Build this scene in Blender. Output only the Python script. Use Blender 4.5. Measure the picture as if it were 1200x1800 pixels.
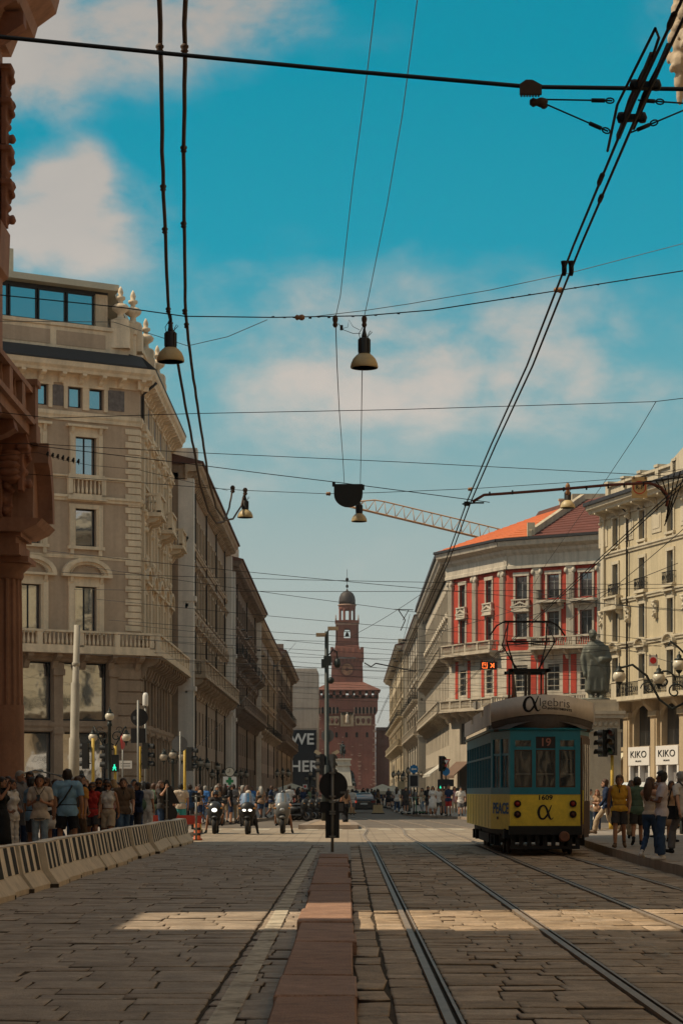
import bpy, bmesh, math, random
from mathutils import Vector, Matrix, Euler
random.seed(7)
R = math.radians
SC = bpy.context.scene
for o in list(bpy.data.objects): bpy.data.objects.remove(o)

# ------------------------------------------------------------------ camera
F, CX, HY, CH = 4000.0, 611.0, 1393.0, 1.5
cam_d = bpy.data.cameras.new('camera'); cam = bpy.data.objects.new('camera', cam_d); SC.collection.objects.link(cam)
cam.location = (0, 0, CH); cam.rotation_euler = (R(90), 0, 0)
cam_d.sensor_fit = 'VERTICAL'; cam_d.sensor_height = 36.0; cam_d.lens = F/1800*36
cam_d.shift_y = (HY-900)/1800; cam_d.shift_x = -(CX-600)/1800
cam_d.clip_start = 0.2; cam_d.clip_end = 6000
SC.camera = cam
SC.view_settings.view_transform = 'Standard'; SC.view_settings.look = 'None'
SC.view_settings.exposure = 0.26; SC.view_settings.gamma = 1.0
try: SC.view_settings.use_curve_mapping = False
except Exception: pass
SC.render.engine = 'CYCLES'; SC.cycles.use_denoising = True
SC.cycles.max_bounces = 6; SC.cycles.diffuse_bounces = 4; SC.cycles.glossy_bounces = 3; SC.cycles.transparent_max_bounces = 8
SC.cycles.caustics_reflective = False; SC.cycles.caustics_refractive = False

# ------------------------------------------------------------------ sun + sky
SUN_DIR = Vector((-1.0, -0.10, 0)).normalized(); SUN_EL = R(51)
sd = Vector((SUN_DIR.x*math.cos(SUN_EL), SUN_DIR.y*math.cos(SUN_EL), math.sin(SUN_EL)))
sun_d = bpy.data.lights.new('sun', 'SUN'); sun = bpy.data.objects.new('sun', sun_d); SC.collection.objects.link(sun)
sun_d.energy = 3.5; sun_d.angle = R(0.53); sun_d.color = (1.0, 0.84, 0.60)
sun.rotation_euler = sd.to_track_quat('Z', 'Y').to_euler()
sun.location = (0, -20, 80)

world = bpy.data.worlds.new('World'); SC.world = world; world.use_nodes = True
WN, WL = world.node_tree.nodes, world.node_tree.links
WN.clear()
def wn(t, **k):
    n = WN.new(t)
    for a, b in k.items(): setattr(n, a, b)
    return n
def wmath(op, a, b=None, c=None, clamp=False):
    n = WN.new('ShaderNodeMath'); n.operation = op; n.use_clamp = clamp
    for i, v in enumerate((a, b, c)):
        if v is None: continue
        if isinstance(v, (int, float)): n.inputs[i].default_value = v
        else: WL.new(v, n.inputs[i])
    return n.outputs[0]
wout = wn('ShaderNodeOutputWorld'); bg = wn('ShaderNodeBackground'); WL.new(bg.outputs[0], wout.inputs[0])
bg.inputs[1].default_value = 0.10
sky = wn('ShaderNodeTexSky'); sky.sky_type = 'NISHITA'; sky.sun_disc = False
sky.sun_elevation = SUN_EL; sky.sun_rotation = math.atan2(sd.x, sd.y)
sky.air_density = 1.0; sky.dust_density = 1.2; sky.ozone_density = 1.5
tc = wn('ShaderNodeTexCoord'); sep = wn('ShaderNodeSeparateXYZ'); WL.new(tc.outputs['Generated'], sep.inputs[0])
dx, dy, dz = sep.outputs
# the graded teal of the photograph: blue towards the zenith, greyer towards the horizon (the same all round)
ramp = wn('ShaderNodeValToRGB'); WL.new(wmath('MULTIPLY', dz, 2.0), ramp.inputs[0])
cr = ramp.color_ramp
SKYR = [(0.0, (.33, .315, .28)), (0.12, (.285, .305, .28)), (0.24, (.205, .285, .285)), (0.36, (.085, .268, .315)), (0.46, (.010, .238, .325)), (0.62, (.001, .225, .32)), (1.0, (.003, .21, .32))]
while len(cr.elements) < len(SKYR): cr.elements.new(0.5)
for e, (p, c) in zip(cr.elements, SKYR): e.position = p; e.color = (*c, 1)
# Nishita carries the brightness round the sky; its hue is pulled to the ramp
bw = wn('ShaderNodeRGBToBW'); WL.new(sky.outputs[0], bw.inputs[0])
lum = wmath('POWER', wmath('MULTIPLY', bw.outputs[0], 0.42), 0.45)
tint = wn('ShaderNodeVectorMath', operation='SCALE'); WL.new(ramp.outputs[0], tint.inputs[0]); WL.new(lum, tint.inputs['Scale'])
SKYK = 10.0
tk = wn('ShaderNodeVectorMath', operation='SCALE'); WL.new(tint.outputs[0], tk.inputs[0]); tk.inputs['Scale'].default_value = SKYK
# clouds
mp = wn('ShaderNodeMapping'); WL.new(tc.outputs['Generated'], mp.inputs[0]); mp.inputs['Scale'].default_value = (1, 1, 1.7); mp.inputs['Location'].default_value = (7.3, 0.4, 1.7)
n1 = wn('ShaderNodeTexNoise'); WL.new(mp.outputs[0], n1.inputs['Vector']); n1.inputs['Scale'].default_value = 19; n1.inputs['Detail'].default_value = 7; n1.inputs['Roughness'].default_value = .56; n1.inputs['Distortion'].default_value = .15
n2 = wn('ShaderNodeTexNoise'); WL.new(mp.outputs[0], n2.inputs['Vector']); n2.inputs['Scale'].default_value = 2.4; n2.inputs['Detail'].default_value = 3
ysafe = wmath('MAXIMUM', dy, 0.05)
u = wmath('DIVIDE', dx, ysafe); v = wmath('DIVIDE', dz, ysafe)
def blob(px, py, rx, ry, amp):
    a = wmath('POWER', wmath('ABSOLUTE', wmath('MULTIPLY', wmath('SUBTRACT', u, (px-CX)/F), F/rx)), 2)
    b = wmath('POWER', wmath('ABSOLUTE', wmath('MULTIPLY', wmath('SUBTRACT', v, (HY-py)/F), F/ry)), 2)
    g = wmath('POWER', 2.718, wmath('MULTIPLY', wmath('ADD', a, b), -1.0))
    return wmath('MULTIPLY', g, amp)
tot = None
for bl in [(80, 395, 185, 95, 1.05), (158, 300, 42, 52, .75), (85, 318, 40, 42, .55), (120, 60, 240, 95, .95), (420, 20, 150, 75, .8), (60, 150, 170, 80, .45),
           (890, 605, 430, 115, .46), (500, 710, 400, 210, .38), (1150, 60, 90, 120, .25), (950, 700, 380, 90, .32)]:
    g = blob(*bl); tot = g if tot is None else wmath('ADD', tot, g)
noise_c = wmath('MULTIPLY', wmath('SUBTRACT', n1.outputs[0], 0.5), 3.0)
gen = wmath('MULTIPLY', wmath('SUBTRACT', n2.outputs[0], 0.37), 6.0)      # cloud cover added outside the view to warm the ambient fill
clear = wmath('MULTIPLY', blob(700, 560, 1500, 1250, 1.9), wmath('GREATER_THAN', dy, 0.06)); clear = wmath('MINIMUM', clear, 1.0)   # the opening in the cover that the photograph looks into
gen = wmath('MULTIPLY', wmath('MINIMUM', wmath('MAXIMUM', gen, -0.25), 1.2), wmath('SUBTRACT', 1.0, clear))
dens = wmath('ADD', wmath('ADD', tot, wmath('MULTIPLY', noise_c, wmath('ADD', wmath('MULTIPLY', wmath('MAXIMUM', tot, 0.0), .9), .25))), gen)
mr = wn('ShaderNodeMapRange'); mr.interpolation_type = 'SMOOTHSTEP'; WL.new(dens, mr.inputs[0]); mr.inputs[1].default_value = 0.08; mr.inputs[2].default_value = 1.05
cl_col = wn('ShaderNodeMixRGB'); cl_col.inputs[1].default_value = (.37, .335, .31, 1); cl_col.inputs[2].default_value = (.48, .415, .36, 1)
WL.new(n1.outputs[0], cl_col.inputs[0])
cl_k = wn('ShaderNodeVectorMath', operation='SCALE'); WL.new(cl_col.outputs[0], cl_k.inputs[0]); WL.new(wmath('MULTIPLY', wmath('MINIMUM', wmath('MAXIMUM', wmath('ADD', wmath('MULTIPLY', lum, 1.7), -0.85), 0.88), 3.0), 10.0), cl_k.inputs['Scale'])   # clouds boosted towards the sun, out of view, to lift the shade fill
mixc = wn('ShaderNodeMixRGB'); WL.new(wmath('MULTIPLY', mr.outputs[0], 0.9), mixc.inputs[0]); WL.new(tk.outputs[0], mixc.inputs[1]); WL.new(cl_k.outputs[0], mixc.inputs[2])
WL.new(mixc.outputs[0], bg.inputs[0])

# ------------------------------------------------------------------ helpers
COL = SC.collection
def P(px, py, Y): return Vector(((px-CX)*Y/F, Y, CH+(HY-py)*Y/F))
def T(x=0, y=0, z=0, rz=0): return Matrix.Translation((x, y, z)) @ Matrix.Rotation(rz, 4, 'Z')

class MB:
    def __init__(s): s.v = []; s.f = []; s.m = []; s.s = []
    def add(s, vs, fs, mi=0, sm=False):
        o = len(s.v); s.v += [tuple(p) for p in vs]
        for f in fs: s.f.append([i+o for i in f]); s.m.append(mi); s.s.append(sm)
        return s
    def bx(s, x0, x1, y0, y1, z0, z1, mi=0):
        vs = [(x0,y0,z0),(x1,y0,z0),(x1,y1,z0),(x0,y1,z0),(x0,y0,z1),(x1,y0,z1),(x1,y1,z1),(x0,y1,z1)]
        return s.add(vs, [(3,2,1,0),(4,5,6,7),(0,1,5,4),(1,2,6,5),(2,3,7,6),(3,0,4,7)], mi)
    def box(s, c, d, mi=0, M=None):
        x, y, z = (d[0]/2, d[1]/2, d[2]/2)
        vs = [Vector((sx*x, sy*y, sz*z)) for sz in (-1,1) for sx, sy in ((-1,-1),(1,-1),(1,1),(-1,1))]
        if M is not None: vs = [M @ p for p in vs]
        vs = [(p[0]+c[0], p[1]+c[1], p[2]+c[2]) for p in vs]
        return s.add(vs, [(3,2,1,0),(4,5,6,7),(0,1,5,4),(1,2,6,5),(2,3,7,6),(3,0,4,7)], mi)
    def beam(s, a, b, w, h, mi=0):
        a, b = Vector(a), Vector(b); d = b-a; q = d.to_track_quat('X', 'Z').to_matrix()
        return s.box((a+b)/2, (d.length, w, h), mi, q)
    def tube(s, pts, r, n=6, mi=0, cap=True, sm=True):
        pts = [Vector(p) for p in pts]; k = len(pts); rs = r if isinstance(r, (list, tuple)) else [r]*k
        vs = []; up = None
        for i, p in enumerate(pts):
            d = (pts[min(i+1, k-1)] - pts[max(i-1, 0)])
            if d.length < 1e-9: d = Vector((0,0,1))
            d.normalize()
            if up is None: up = Vector((0,0,1)) if abs(d.z) < .9 else Vector((1,0,0))
            a = d.cross(up)
            if a.length < 1e-6: up = Vector((0,1,0)) if abs(d.y) < .9 else Vector((1,0,0)); a = d.cross(up)
            a.normalize(); b = a.cross(d); up = b
            for j in range(n):
                t = 2*math.pi*j/n; vs.append(p + (a*math.cos(t)+b*math.sin(t))*rs[i])
        fs = [(i*n+j, i*n+(j+1) % n, (i+1)*n+(j+1) % n, (i+1)*n+j) for i in range(k-1) for j in range(n)]
        s.add(vs, fs, mi, sm)
        if cap:
            o = len(s.v)-len(vs)
            s.f.append([o+j for j in range(n)][::-1]); s.m.append(mi); s.s.append(False)
            s.f.append([o+(k-1)*n+j for j in range(n)]); s.m.append(mi); s.s.append(False)
        return s
    def lathe(s, prof, n=12, c=(0,0,0), mi=0, sm=True, M=None, a0=0, a1=None):
        k = len(prof); full = a1 is None; a1 = 2*math.pi if full else a1; m = n if full else n+1
        vs = [Vector((r*math.cos(a0+(a1-a0)*j/n), r*math.sin(a0+(a1-a0)*j/n), z)) for r, z in prof for j in range(m)]
        if M is not None: vs = [M @ p for p in vs]
        vs = [p+Vector(c) for p in vs]
        fs = []
        for i in range(k-1):
            for j in range(n):
                j2 = (j+1) % m if full else j+1
                fs.append((i*m+j, i*m+j2, (i+1)*m+j2, (i+1)*m+j))
        s.add(vs, fs, mi, sm)
        o = len(s.v)-len(vs)
        if full:
            if prof[0][0] > 1e-4: s.f.append([o+j for j in range(n)][::-1]); s.m.append(mi); s.s.append(False)
            if prof[-1][0] > 1e-4: s.f.append([o+(k-1)*n+j for j in range(n)]); s.m.append(mi); s.s.append(False)
        return s
    def ell(s, c, r, n=10, k=6, mi=0, M=None):
        prof = [(math.sin(math.pi*i/k), -math.cos(math.pi*i/k)) for i in range(k+1)]
        S = Matrix.Diagonal((r[0], r[1], r[2])).to_3x3()
        MM = S if M is None else M @ S
        return s.lathe(prof, n, c, mi, True, MM)
    def prism(s, poly, a, b, ax='y', mi=0):
        n = len(poly)
        def q(p, t): return (p[0], t, p[1]) if ax == 'y' else ((t, p[0], p[1]) if ax == 'x' else (p[0], p[1], t))
        vs = [q(p, a) for p in poly]+[q(p, b) for p in poly]
        area = sum(poly[i][0]*poly[(i+1) % n][1]-poly[(i+1) % n][0]*poly[i][1] for i in range(n))
        fl = (area > 0) == (ax in ('x', 'z')); fl = fl if b > a else not fl
        fs = [tuple(range(n))[::-1] if fl else tuple(range(n)), tuple(range(n, 2*n)) if fl else tuple(range(n, 2*n))[::-1]]
        for i in range(n):
            j = (i+1) % n; fs.append((i, j, n+j, n+i) if fl else (j, i, n+i, n+j))
        return s.add(vs, fs, mi)
    def merge(s, o, M=None, mi=None):
        off = len(s.v); s.v += [tuple(M @ Vector(p)) if M is not None else p for p in o.v]
        for f, m, sm in zip(o.f, o.m, o.s): s.f.append([i+off for i in f]); s.m.append(m if mi is None else mi); s.s.append(sm)
        return s
    def mesh(s, name, mats):
        me = bpy.data.meshes.new(name); me.from_pydata(s.v, [], s.f)
        if not isinstance(mats, (list, tuple)): mats = [mats]
        for m in mats: me.materials.append(m)
        if len(mats) > 1: me.polygons.foreach_set('material_index', s.m)
        me.polygons.foreach_set('use_smooth', s.s)
        me.update()
        return me
    def build(s, name, mats, parent=None, M=None):
        return inst(name, s.mesh(name, mats), parent, M)
def inst(name, me, parent=None, M=None):
    o = bpy.data.objects.new(name, me); COL.objects.link(o)
    if parent is not None: o.parent = parent
    if M is not None: o.matrix_basis = M
    return o
def tag(o, label, cat, group=None):
    o['label'] = label; o['category'] = cat
    if group: o['group'] = group
    return o
def thing(name, label, cat, loc=(0,0,0), rz=0, group=None):
    o = bpy.data.objects.new(name, None); COL.objects.link(o); o.empty_display_size = .2
    o.location = loc; o.rotation_euler = (0, 0, rz)
    return tag(o, label, cat, group)
def struct(o): o['kind'] = 'structure'; return o
def stuff(o): o['kind'] = 'stuff'; return o
def dup(root, loc, rz=0, label=None, group=None):
    def rec(o, par):
        c = o.copy(); COL.objects.link(c); c.parent = par
        for ch in o.children: rec(ch, c)
        return c
    r = rec(root, None); r.location = loc; r.rotation_euler = (0, 0, rz)
    if label: r['label'] = label
    if group: r['group'] = group
    return r

# ------------------------------------------------------------------ materials
MATS = {}
def mat(name, col, rough=.75, var=.18, scale=1.5, bump=0.0, bscale=30, metal=0.0, spec=.35, emit=None, estr=1.0, rnd=0.0, streak=0.0, col2=None, mix2=0.0, dirt=0.0):
    if name in MATS: return MATS[name]
    m = bpy.data.materials.new(name); m.use_nodes = True; N, L = m.node_tree.nodes, m.node_tree.links
    b = N['Principled BSDF']; b.inputs['Roughness'].default_value = rough; b.inputs['Metallic'].default_value = metal
    b.inputs['Specular IOR Level'].default_value = spec
    g = N.new('ShaderNodeNewGeometry')
    def noise(sc, det=5, vec=None, dist=0):
        t = N.new('ShaderNodeTexNoise'); t.inputs['Scale'].default_value = sc; t.inputs['Detail'].default_value = det; t.inputs['Distortion'].default_value = dist
        L.new(vec or g.outputs['Position'], t.inputs['Vector']); return t.outputs[0]
    def mixrgb(fac, a, bb, mode='MIX'):
        x = N.new('ShaderNodeMixRGB'); x.blend_type = mode
        for i, q in ((0, fac), (1, a), (2, bb)):
            if isinstance(q, (int, float)): x.inputs[i].default_value = q
            elif isinstance(q, tuple): x.inputs[i].default_value = (*q[:3], 1)
            else: L.new(q, x.inputs[i])
        return x.outputs[0]
    def mr(val, a, bb, c, d):
        x = N.new('ShaderNodeMapRange'); L.new(val, x.inputs[0])
        for i, q in enumerate((a, bb, c, d)): x.inputs[i+1].default_value = q
        return x.outputs[0]
    c = col
    if col2 is not None: c = mixrgb(mr(noise(scale*.6, 4), .5-.25*(1-mix2)-.05, .6+.1*(1-mix2), 0, 1), col, col2)
    if var > 0:
        f = mr(noise(scale), .28, .72, 1-var, 1+var*.7)
        h = N.new('ShaderNodeHueSaturation'); h.inputs['Saturation'].default_value = 1
        if isinstance(c, tuple): h.inputs['Color'].default_value = (*c[:3], 1)
        else: L.new(c, h.inputs['Color'])
        L.new(f, h.inputs['Value']); c = h.outputs[0]
        f2 = mr(noise(scale*9, 3), .3, .7, 1-var*.5, 1+var*.4)
        h2 = N.new('ShaderNodeHueSaturation'); L.new(c, h2.inputs['Color']); L.new(f2, h2.inputs['Value']); c = h2.outputs[0]
    if streak > 0:
        mp = N.new('ShaderNodeMapping'); mp.inputs['Scale'].default_value = (2.2, 2.2, .12); L.new(g.outputs['Position'], mp.inputs[0])
        f = mr(noise(1.0, 5, mp.outputs[0]), .42, .7, 0, streak)
        c = mixrgb(f, c, tuple(q*.4 for q in col))
    if dirt > 0:
        f = mr(noise(scale*2.3, 6, None, .6), .5, .75, 0, dirt)
        c = mixrgb(f, c, tuple(q*.35 for q in col))
    if rnd > 0:
        oi = N.new('ShaderNodeObjectInfo'); ad = N.new('ShaderNodeMath'); ad.operation = 'ADD'
        L.new(oi.outputs['Random'], ad.inputs[0]); L.new(g.outputs['Random Per Island'], ad.inputs[1])
        fr = N.new('ShaderNodeMath'); fr.operation = 'FRACT'; L.new(ad.outputs[0], fr.inputs[0])
        h3 = N.new('ShaderNodeHueSaturation')
        if isinstance(c, tuple): h3.inputs['Color'].default_value = (*c[:3], 1)
        else: L.new(c, h3.inputs['Color'])
        L.new(mr(fr.outputs[0], 0, 1, 1-rnd, 1+rnd), h3.inputs['Value']); L.new(mr(fr.outputs[0], 0, 1, 1+rnd*.5, 1-rnd*.5), h3.inputs['Saturation']); c = h3.outputs[0]
    if isinstance(c, tuple): b.inputs['Base Color'].default_value = (*c[:3], 1)
    else: L.new(c, b.inputs['Base Color'])
    if bump > 0:
        bp = N.new('ShaderNodeBump'); bp.inputs['Strength'].default_value = min(1, bump); bp.inputs['Distance'].default_value = .02
        L.new(noise(bscale, 6), bp.inputs['Height']); L.new(bp.outputs[0], b.inputs['Normal'])
    if emit:
        b.inputs['Emission Color'].default_value = (*emit, 1); b.inputs['Emission Strength'].default_value = estr
    MATS[name] = m
    return m
def glass(name, col=(.02,.025,.03), refl=.35, rough=.03, transp=0.0):
    if name in MATS: return MATS[name]
    m = bpy.data.materials.new(name); m.use_nodes = True; N, L = m.node_tree.nodes, m.node_tree.links
    out = N['Material Output']; b = N['Principled BSDF']; b.inputs['Base Color'].default_value = (*col, 1); b.inputs['Roughness'].default_value = .3
    gl = N.new('ShaderNodeBsdfGlossy'); gl.inputs['Roughness'].default_value = rough; gl.inputs['Color'].default_value = (.95, .97, 1, 1)
    tn = N.new('ShaderNodeTexNoise'); tn.inputs['Scale'].default_value = .9; bp = N.new('ShaderNodeBump'); bp.inputs['Strength'].default_value = .06; bp.inputs['Distance'].default_value = .05
    g = N.new('ShaderNodeNewGeometry'); L.new(g.outputs['Position'], tn.inputs['Vector']); L.new(tn.outputs[0], bp.inputs['Height']); L.new(bp.outputs[0], gl.inputs['Normal'])
    lw = N.new('ShaderNodeLayerWeight'); lw.inputs[0].default_value = .25
    fm = N.new('ShaderNodeMapRange'); L.new(lw.outputs['Fresnel'], fm.inputs[0]); fm.inputs[3].default_value = refl; fm.inputs[4].default_value = min(1, refl+.5)
    base = b.outputs[0]
    if transp > 0:
        tr = N.new('ShaderNodeBsdfTransparent'); tr.inputs[0].default_value = (.75, .8, .8, 1); mx = N.new('ShaderNodeMixShader'); mx.inputs[0].default_value = transp
        L.new(b.outputs[0], mx.inputs[1]); L.new(tr.outputs[0], mx.inputs[2]); base = mx.outputs[0]
    ms = N.new('ShaderNodeMixShader'); L.new(fm.outputs[0], ms.inputs[0]); L.new(base, ms.inputs[1]); L.new(gl.outputs[0], ms.inputs[2]); L.new(ms.outputs[0], out.inputs[0])
    MATS[name] = m
    return m
_txt = {}
def text_mb(body, size=1.0, bold=0.0, depth=0.004, align='CENTER', sx=1.0):
    key = (body, size, bold, depth, align, sx)
    if key in _txt: return _txt[key]
    cu = bpy.data.curves.new('lettering', 'FONT'); cu.body = body; cu.size = size; cu.align_x = align; cu.align_y = 'CENTER'
    cu.offset = bold; cu.extrude = depth; cu.resolution_u = 4; cu.fill_mode = 'BOTH'
    o = bpy.data.objects.new('lettering', cu); COL.objects.link(o)
    dg = bpy.context.evaluated_depsgraph_get(); me = bpy.data.meshes.new_from_object(o.evaluated_get(dg))
    mb = MB()
    # text lies in x-y facing +z: stand it up, facing -y
    mb.add([(p.co.x*sx, -p.co.z, p.co.y) for p in me.vertices], [tuple(f.vertices) for f in me.polygons])
    bpy.data.objects.remove(o); bpy.data.curves.remove(cu); bpy.data.meshes.remove(me)
    _txt[key] = mb
    return mb
# ------------------------------------------------------------------ ground, roads, pavements
M_ASPH = mat('asphalt', (.15, .122, .098), .85, .25, .5, .35, 60, spec=.25)
M_JOINT = mat('joint_dirt', (.07, .053, .038), .95, .3, 3, spec=.1)
M_STONE = mat('grey_setts', (.39, .305, .23), .68, .3, 2.6, .8, 55, rnd=.11, spec=.3, dirt=.35)
M_STONE2 = mat('brown_setts', (.42, .305, .205), .7, .34, 2.6, .9, 45, rnd=.17, spec=.3, dirt=.5)
M_SIDE = mat('sett_side', (.10, .075, .055), .95, .2, 3, spec=.1)  # dirty sett sides, darkened further so the risers read as joint shade
M_RED = mat('red_granite', (.33, .185, .12), .7, .24, 3, .8, 60, rnd=.12, spec=.3, dirt=.5)
M_KERB = mat('kerb_granite', (.30, .23, .175), .65, .2, 2, .3, 60, rnd=.12, dirt=.3)
M_PAVE = mat('pavement_stone', (.27, .225, .185), .7, .2, .7, .3, 40, dirt=.2)
M_PAINT = mat('worn_road_paint', (.52, .46, .36), .8, .25, 2.5, .3, 40, col2=(.26, .21, .16), mix2=.55)
M_STEEL = mat('rail_steel', (.26, .20, .15), .5, .25, 3, metal=.0, spec=.25)
M_RUST = mat('rusty_steel', (.10, .065, .045), .7, .3, 4, metal=.3)

def plaza_mat():
    m = mat('plaza_stone', (.33, .255, .18), .7, .22, .4, .3, 20, dirt=.25)
    N, L = m.node_tree.nodes, m.node_tree.links
    b = N['Principled BSDF']; src = b.inputs['Base Color'].links[0].from_socket
    g = N.new('ShaderNodeNewGeometry'); br = N.new('ShaderNodeTexBrick'); L.new(g.outputs['Position'], br.inputs['Vector'])
    br.inputs['Scale'].default_value = 1; br.inputs['Brick Width'].default_value = .9; br.inputs['Row Height'].default_value = .55
    br.inputs['Mortar Size'].default_value = .02; br.inputs['Color1'].default_value = (1.1, 1.1, 1.1, 1); br.inputs['Color2'].default_value = (.8, .8, .8, 1); br.inputs['Mortar'].default_value = (.35, .3, .28, 1)
    x = N.new('ShaderNodeMixRGB'); x.blend_type = 'MULTIPLY'; x.inputs[0].default_value = .8
    L.new(src, x.inputs[1]); L.new(br.outputs[0], x.inputs[2]); L.new(x.outputs[0], b.inputs['Base Color'])
    return m
M_PLAZA = plaza_mat()

g = MB(); g.add([(-1500,-300,-.09),(1500,-300,-.09),(1500,3000,-.09),(-1500,3000,-.09)], [(0,1,2,3)]); struct(g.build('ground', M_ASPH))
g = MB(); g.add([(-60,96,-.012),(60,96,-.012),(60,140,-.012),(14,150,-.012),(14,900,-.012),(-14,900,-.012),(-14,140,-.012),(-60,130,-.012)], [tuple(range(8))]); struct(g.build('street', M_ASPH))
g = MB(); g.add([(-60,65,-.006),(60,65,-.006),(60,96.6,-.006),(-60,96.6,-.006)], [(0,1,2,3)]); plaza = struct(g.build('plaza', M_PLAZA))

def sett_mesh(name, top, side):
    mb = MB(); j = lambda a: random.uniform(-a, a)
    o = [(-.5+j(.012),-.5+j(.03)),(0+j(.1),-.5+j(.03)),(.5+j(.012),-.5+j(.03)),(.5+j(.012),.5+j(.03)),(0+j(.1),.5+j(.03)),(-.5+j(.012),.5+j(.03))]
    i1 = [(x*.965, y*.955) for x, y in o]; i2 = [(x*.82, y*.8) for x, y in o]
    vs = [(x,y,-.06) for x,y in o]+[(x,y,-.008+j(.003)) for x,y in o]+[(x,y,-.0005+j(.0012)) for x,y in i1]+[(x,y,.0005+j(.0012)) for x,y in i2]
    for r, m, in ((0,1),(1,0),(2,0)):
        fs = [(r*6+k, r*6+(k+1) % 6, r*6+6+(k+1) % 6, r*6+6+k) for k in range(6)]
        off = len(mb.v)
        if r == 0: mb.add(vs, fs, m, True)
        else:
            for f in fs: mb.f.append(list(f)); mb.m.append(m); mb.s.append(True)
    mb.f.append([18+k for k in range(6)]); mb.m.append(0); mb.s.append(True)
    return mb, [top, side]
def setts(bedname, bed_poly, zones, top, y0, y1, tilt=1.0, jz=.010):
    g = MB(); g.add([(x,y,-.018) for x,y in bed_poly], [tuple(range(len(bed_poly)))])
    bed = struct(g.build(bedname, M_JOINT))
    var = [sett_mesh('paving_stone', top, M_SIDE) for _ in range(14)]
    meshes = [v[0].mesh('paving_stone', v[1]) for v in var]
    items = []
    for (xa, xb, wx, dyy) in zones:
        y = y0
        while y < y1:
            d = dyy*random.uniform(.75, 1.3); n = max(1, round((xb-xa)/wx)); off = random.uniform(-.4, .4)*wx if n > 1 else 0
            cuts = [xa]+[xa+(k+1)*(xb-xa)/n+off*.8+random.uniform(-.16,.16)*wx for k in range(n-1)]+[xb]
            for k in range(n):
                if cuts[k+1]-cuts[k] > .1: items.append((y+d/2+.03*(cuts[k]-xa)+random.uniform(-.012,.012), (cuts[k]+cuts[k+1])/2, cuts[k+1]-cuts[k]-.012, d-.016))
            y += d
    items.sort()
    far = MB()
    for i, (cy, cx, w, d) in enumerate(items):
        M = Matrix.Translation((cx, cy, random.uniform(-jz, jz)-.002)) @ Euler((R(random.gauss(0, tilt)), R(random.gauss(0, .6*tilt)), R(random.gauss(0, 1.2)))).to_matrix().to_4x4() @ Matrix.Diagonal((w, d, 1, 1))
        if i < 300: inst('paving_stone', random.choice(meshes), bed, M)
        else: far.merge(random.choice(var)[0], M)
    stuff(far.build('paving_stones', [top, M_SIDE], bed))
    return bed
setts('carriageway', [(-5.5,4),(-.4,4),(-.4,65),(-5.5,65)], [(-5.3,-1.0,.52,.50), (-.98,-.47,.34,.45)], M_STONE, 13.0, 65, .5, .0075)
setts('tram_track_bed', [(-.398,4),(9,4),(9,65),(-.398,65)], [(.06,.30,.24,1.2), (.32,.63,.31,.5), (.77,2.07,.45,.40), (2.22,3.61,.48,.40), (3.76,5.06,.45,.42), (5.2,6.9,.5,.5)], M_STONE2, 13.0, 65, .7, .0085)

g = MB(); g.add([(-.64,50.5,-.001),(.08,50.5,-.001),(.08,65,-.001),(-.64,65,-.001)], [(0,1,2,3)]); struct(g.build('road_patch', M_STONE))
# worn painted lines (thin sheets over the stones)
def line(name, pts, w, z=.016):
    g = MB(); vs = []
    for x, y in pts: vs += [(x-w/2, y, z), (x+w/2, y, z)]
    g.add(vs, [(2*i, 2*i+1, 2*i+3, 2*i+2) for i in range(len(pts)-1)]); return struct(g.build(name, M_PAINT_W))
def worn_paint(nm='worn_line_paint', a0=.30, a1=.56, b0=.15, b1=.9):
    m = mat(nm, (.60, .53, .42), .8, .2, 2.5, .3, 40)
    N, L = m.node_tree.nodes, m.node_tree.links; b = N['Principled BSDF']
    g = N.new('ShaderNodeNewGeometry'); t = N.new('ShaderNodeTexNoise'); t.inputs['Scale'].default_value = 2.2; t.inputs['Detail'].default_value = 8; t.inputs['Roughness'].default_value = .7
    L.new(g.outputs['Position'], t.inputs['Vector']); r = N.new('ShaderNodeMapRange'); L.new(t.outputs[0], r.inputs[0]); r.inputs[1].default_value = a0; r.inputs[2].default_value = a1
    r.inputs[3].default_value = b0; r.inputs[4].default_value = b1
    L.new(r.outputs[0], b.inputs['Alpha'])
    return m
M_PAINT_W = worn_paint()
line('lane_marking', [(-.82,12),(-.82,22),(-.84,35),(-.86,60)], .17)
M_PAINT_W = worn_paint('faint_line_paint', .46, .68, .0, .55)
line('track_marking', [(2.90,12),(2.91,22),(2.96,35),(3.02,52),(3.02,62)], .13)
zb = MB()
for k in range(17): zb.bx(-6.6+k*.98, -6.1+k*.98, 90.2, 94.2, -.003, .0015)
struct(zb.build('zebra_crossing', M_PAINT))

# rails: head, groove and lip, each rail its own thing
def rail(pts, label):
    prof = [(-.035,-.05),(-.035,.008),(.028,.008),(.030,-.028),(.062,-.028),(.064,.004),(.088,.004),(.088,-.05)]
    mb = MB(); n = len(prof); vs = []
    for x, y in pts: vs += [(x+a, y, .006+b) for a, b in prof]
    for i in range(len(pts)-1):
        for j in range(n-1):
            a = i*n+j; mb.f.append([a, a+1, a+n+1, a+n]); mb.m.append(1 if j in (2,3,4) else 0); mb.s.append(False)
    mb.v = vs
    o = mb.build('tram_rail', [M_STEEL, M_RUST]); tag(o, label, 'tram rail', 'steel rails of the tram tracks'); return o
def track(off, far):
    return [(off,12),(off,20),(off,30),(off,40),(off,50),(off,58)]+far
lt = [(-.02,66),(-.10,74),(-.12,80),(.0,86),(.10,92),(.05,100),(-.25,110),(-.9,124),(-1.9,140)]
rt = [(.05,54),(.14,62),(.18,75),(.05,90),(-.3,105),(-.9,122)]
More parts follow.
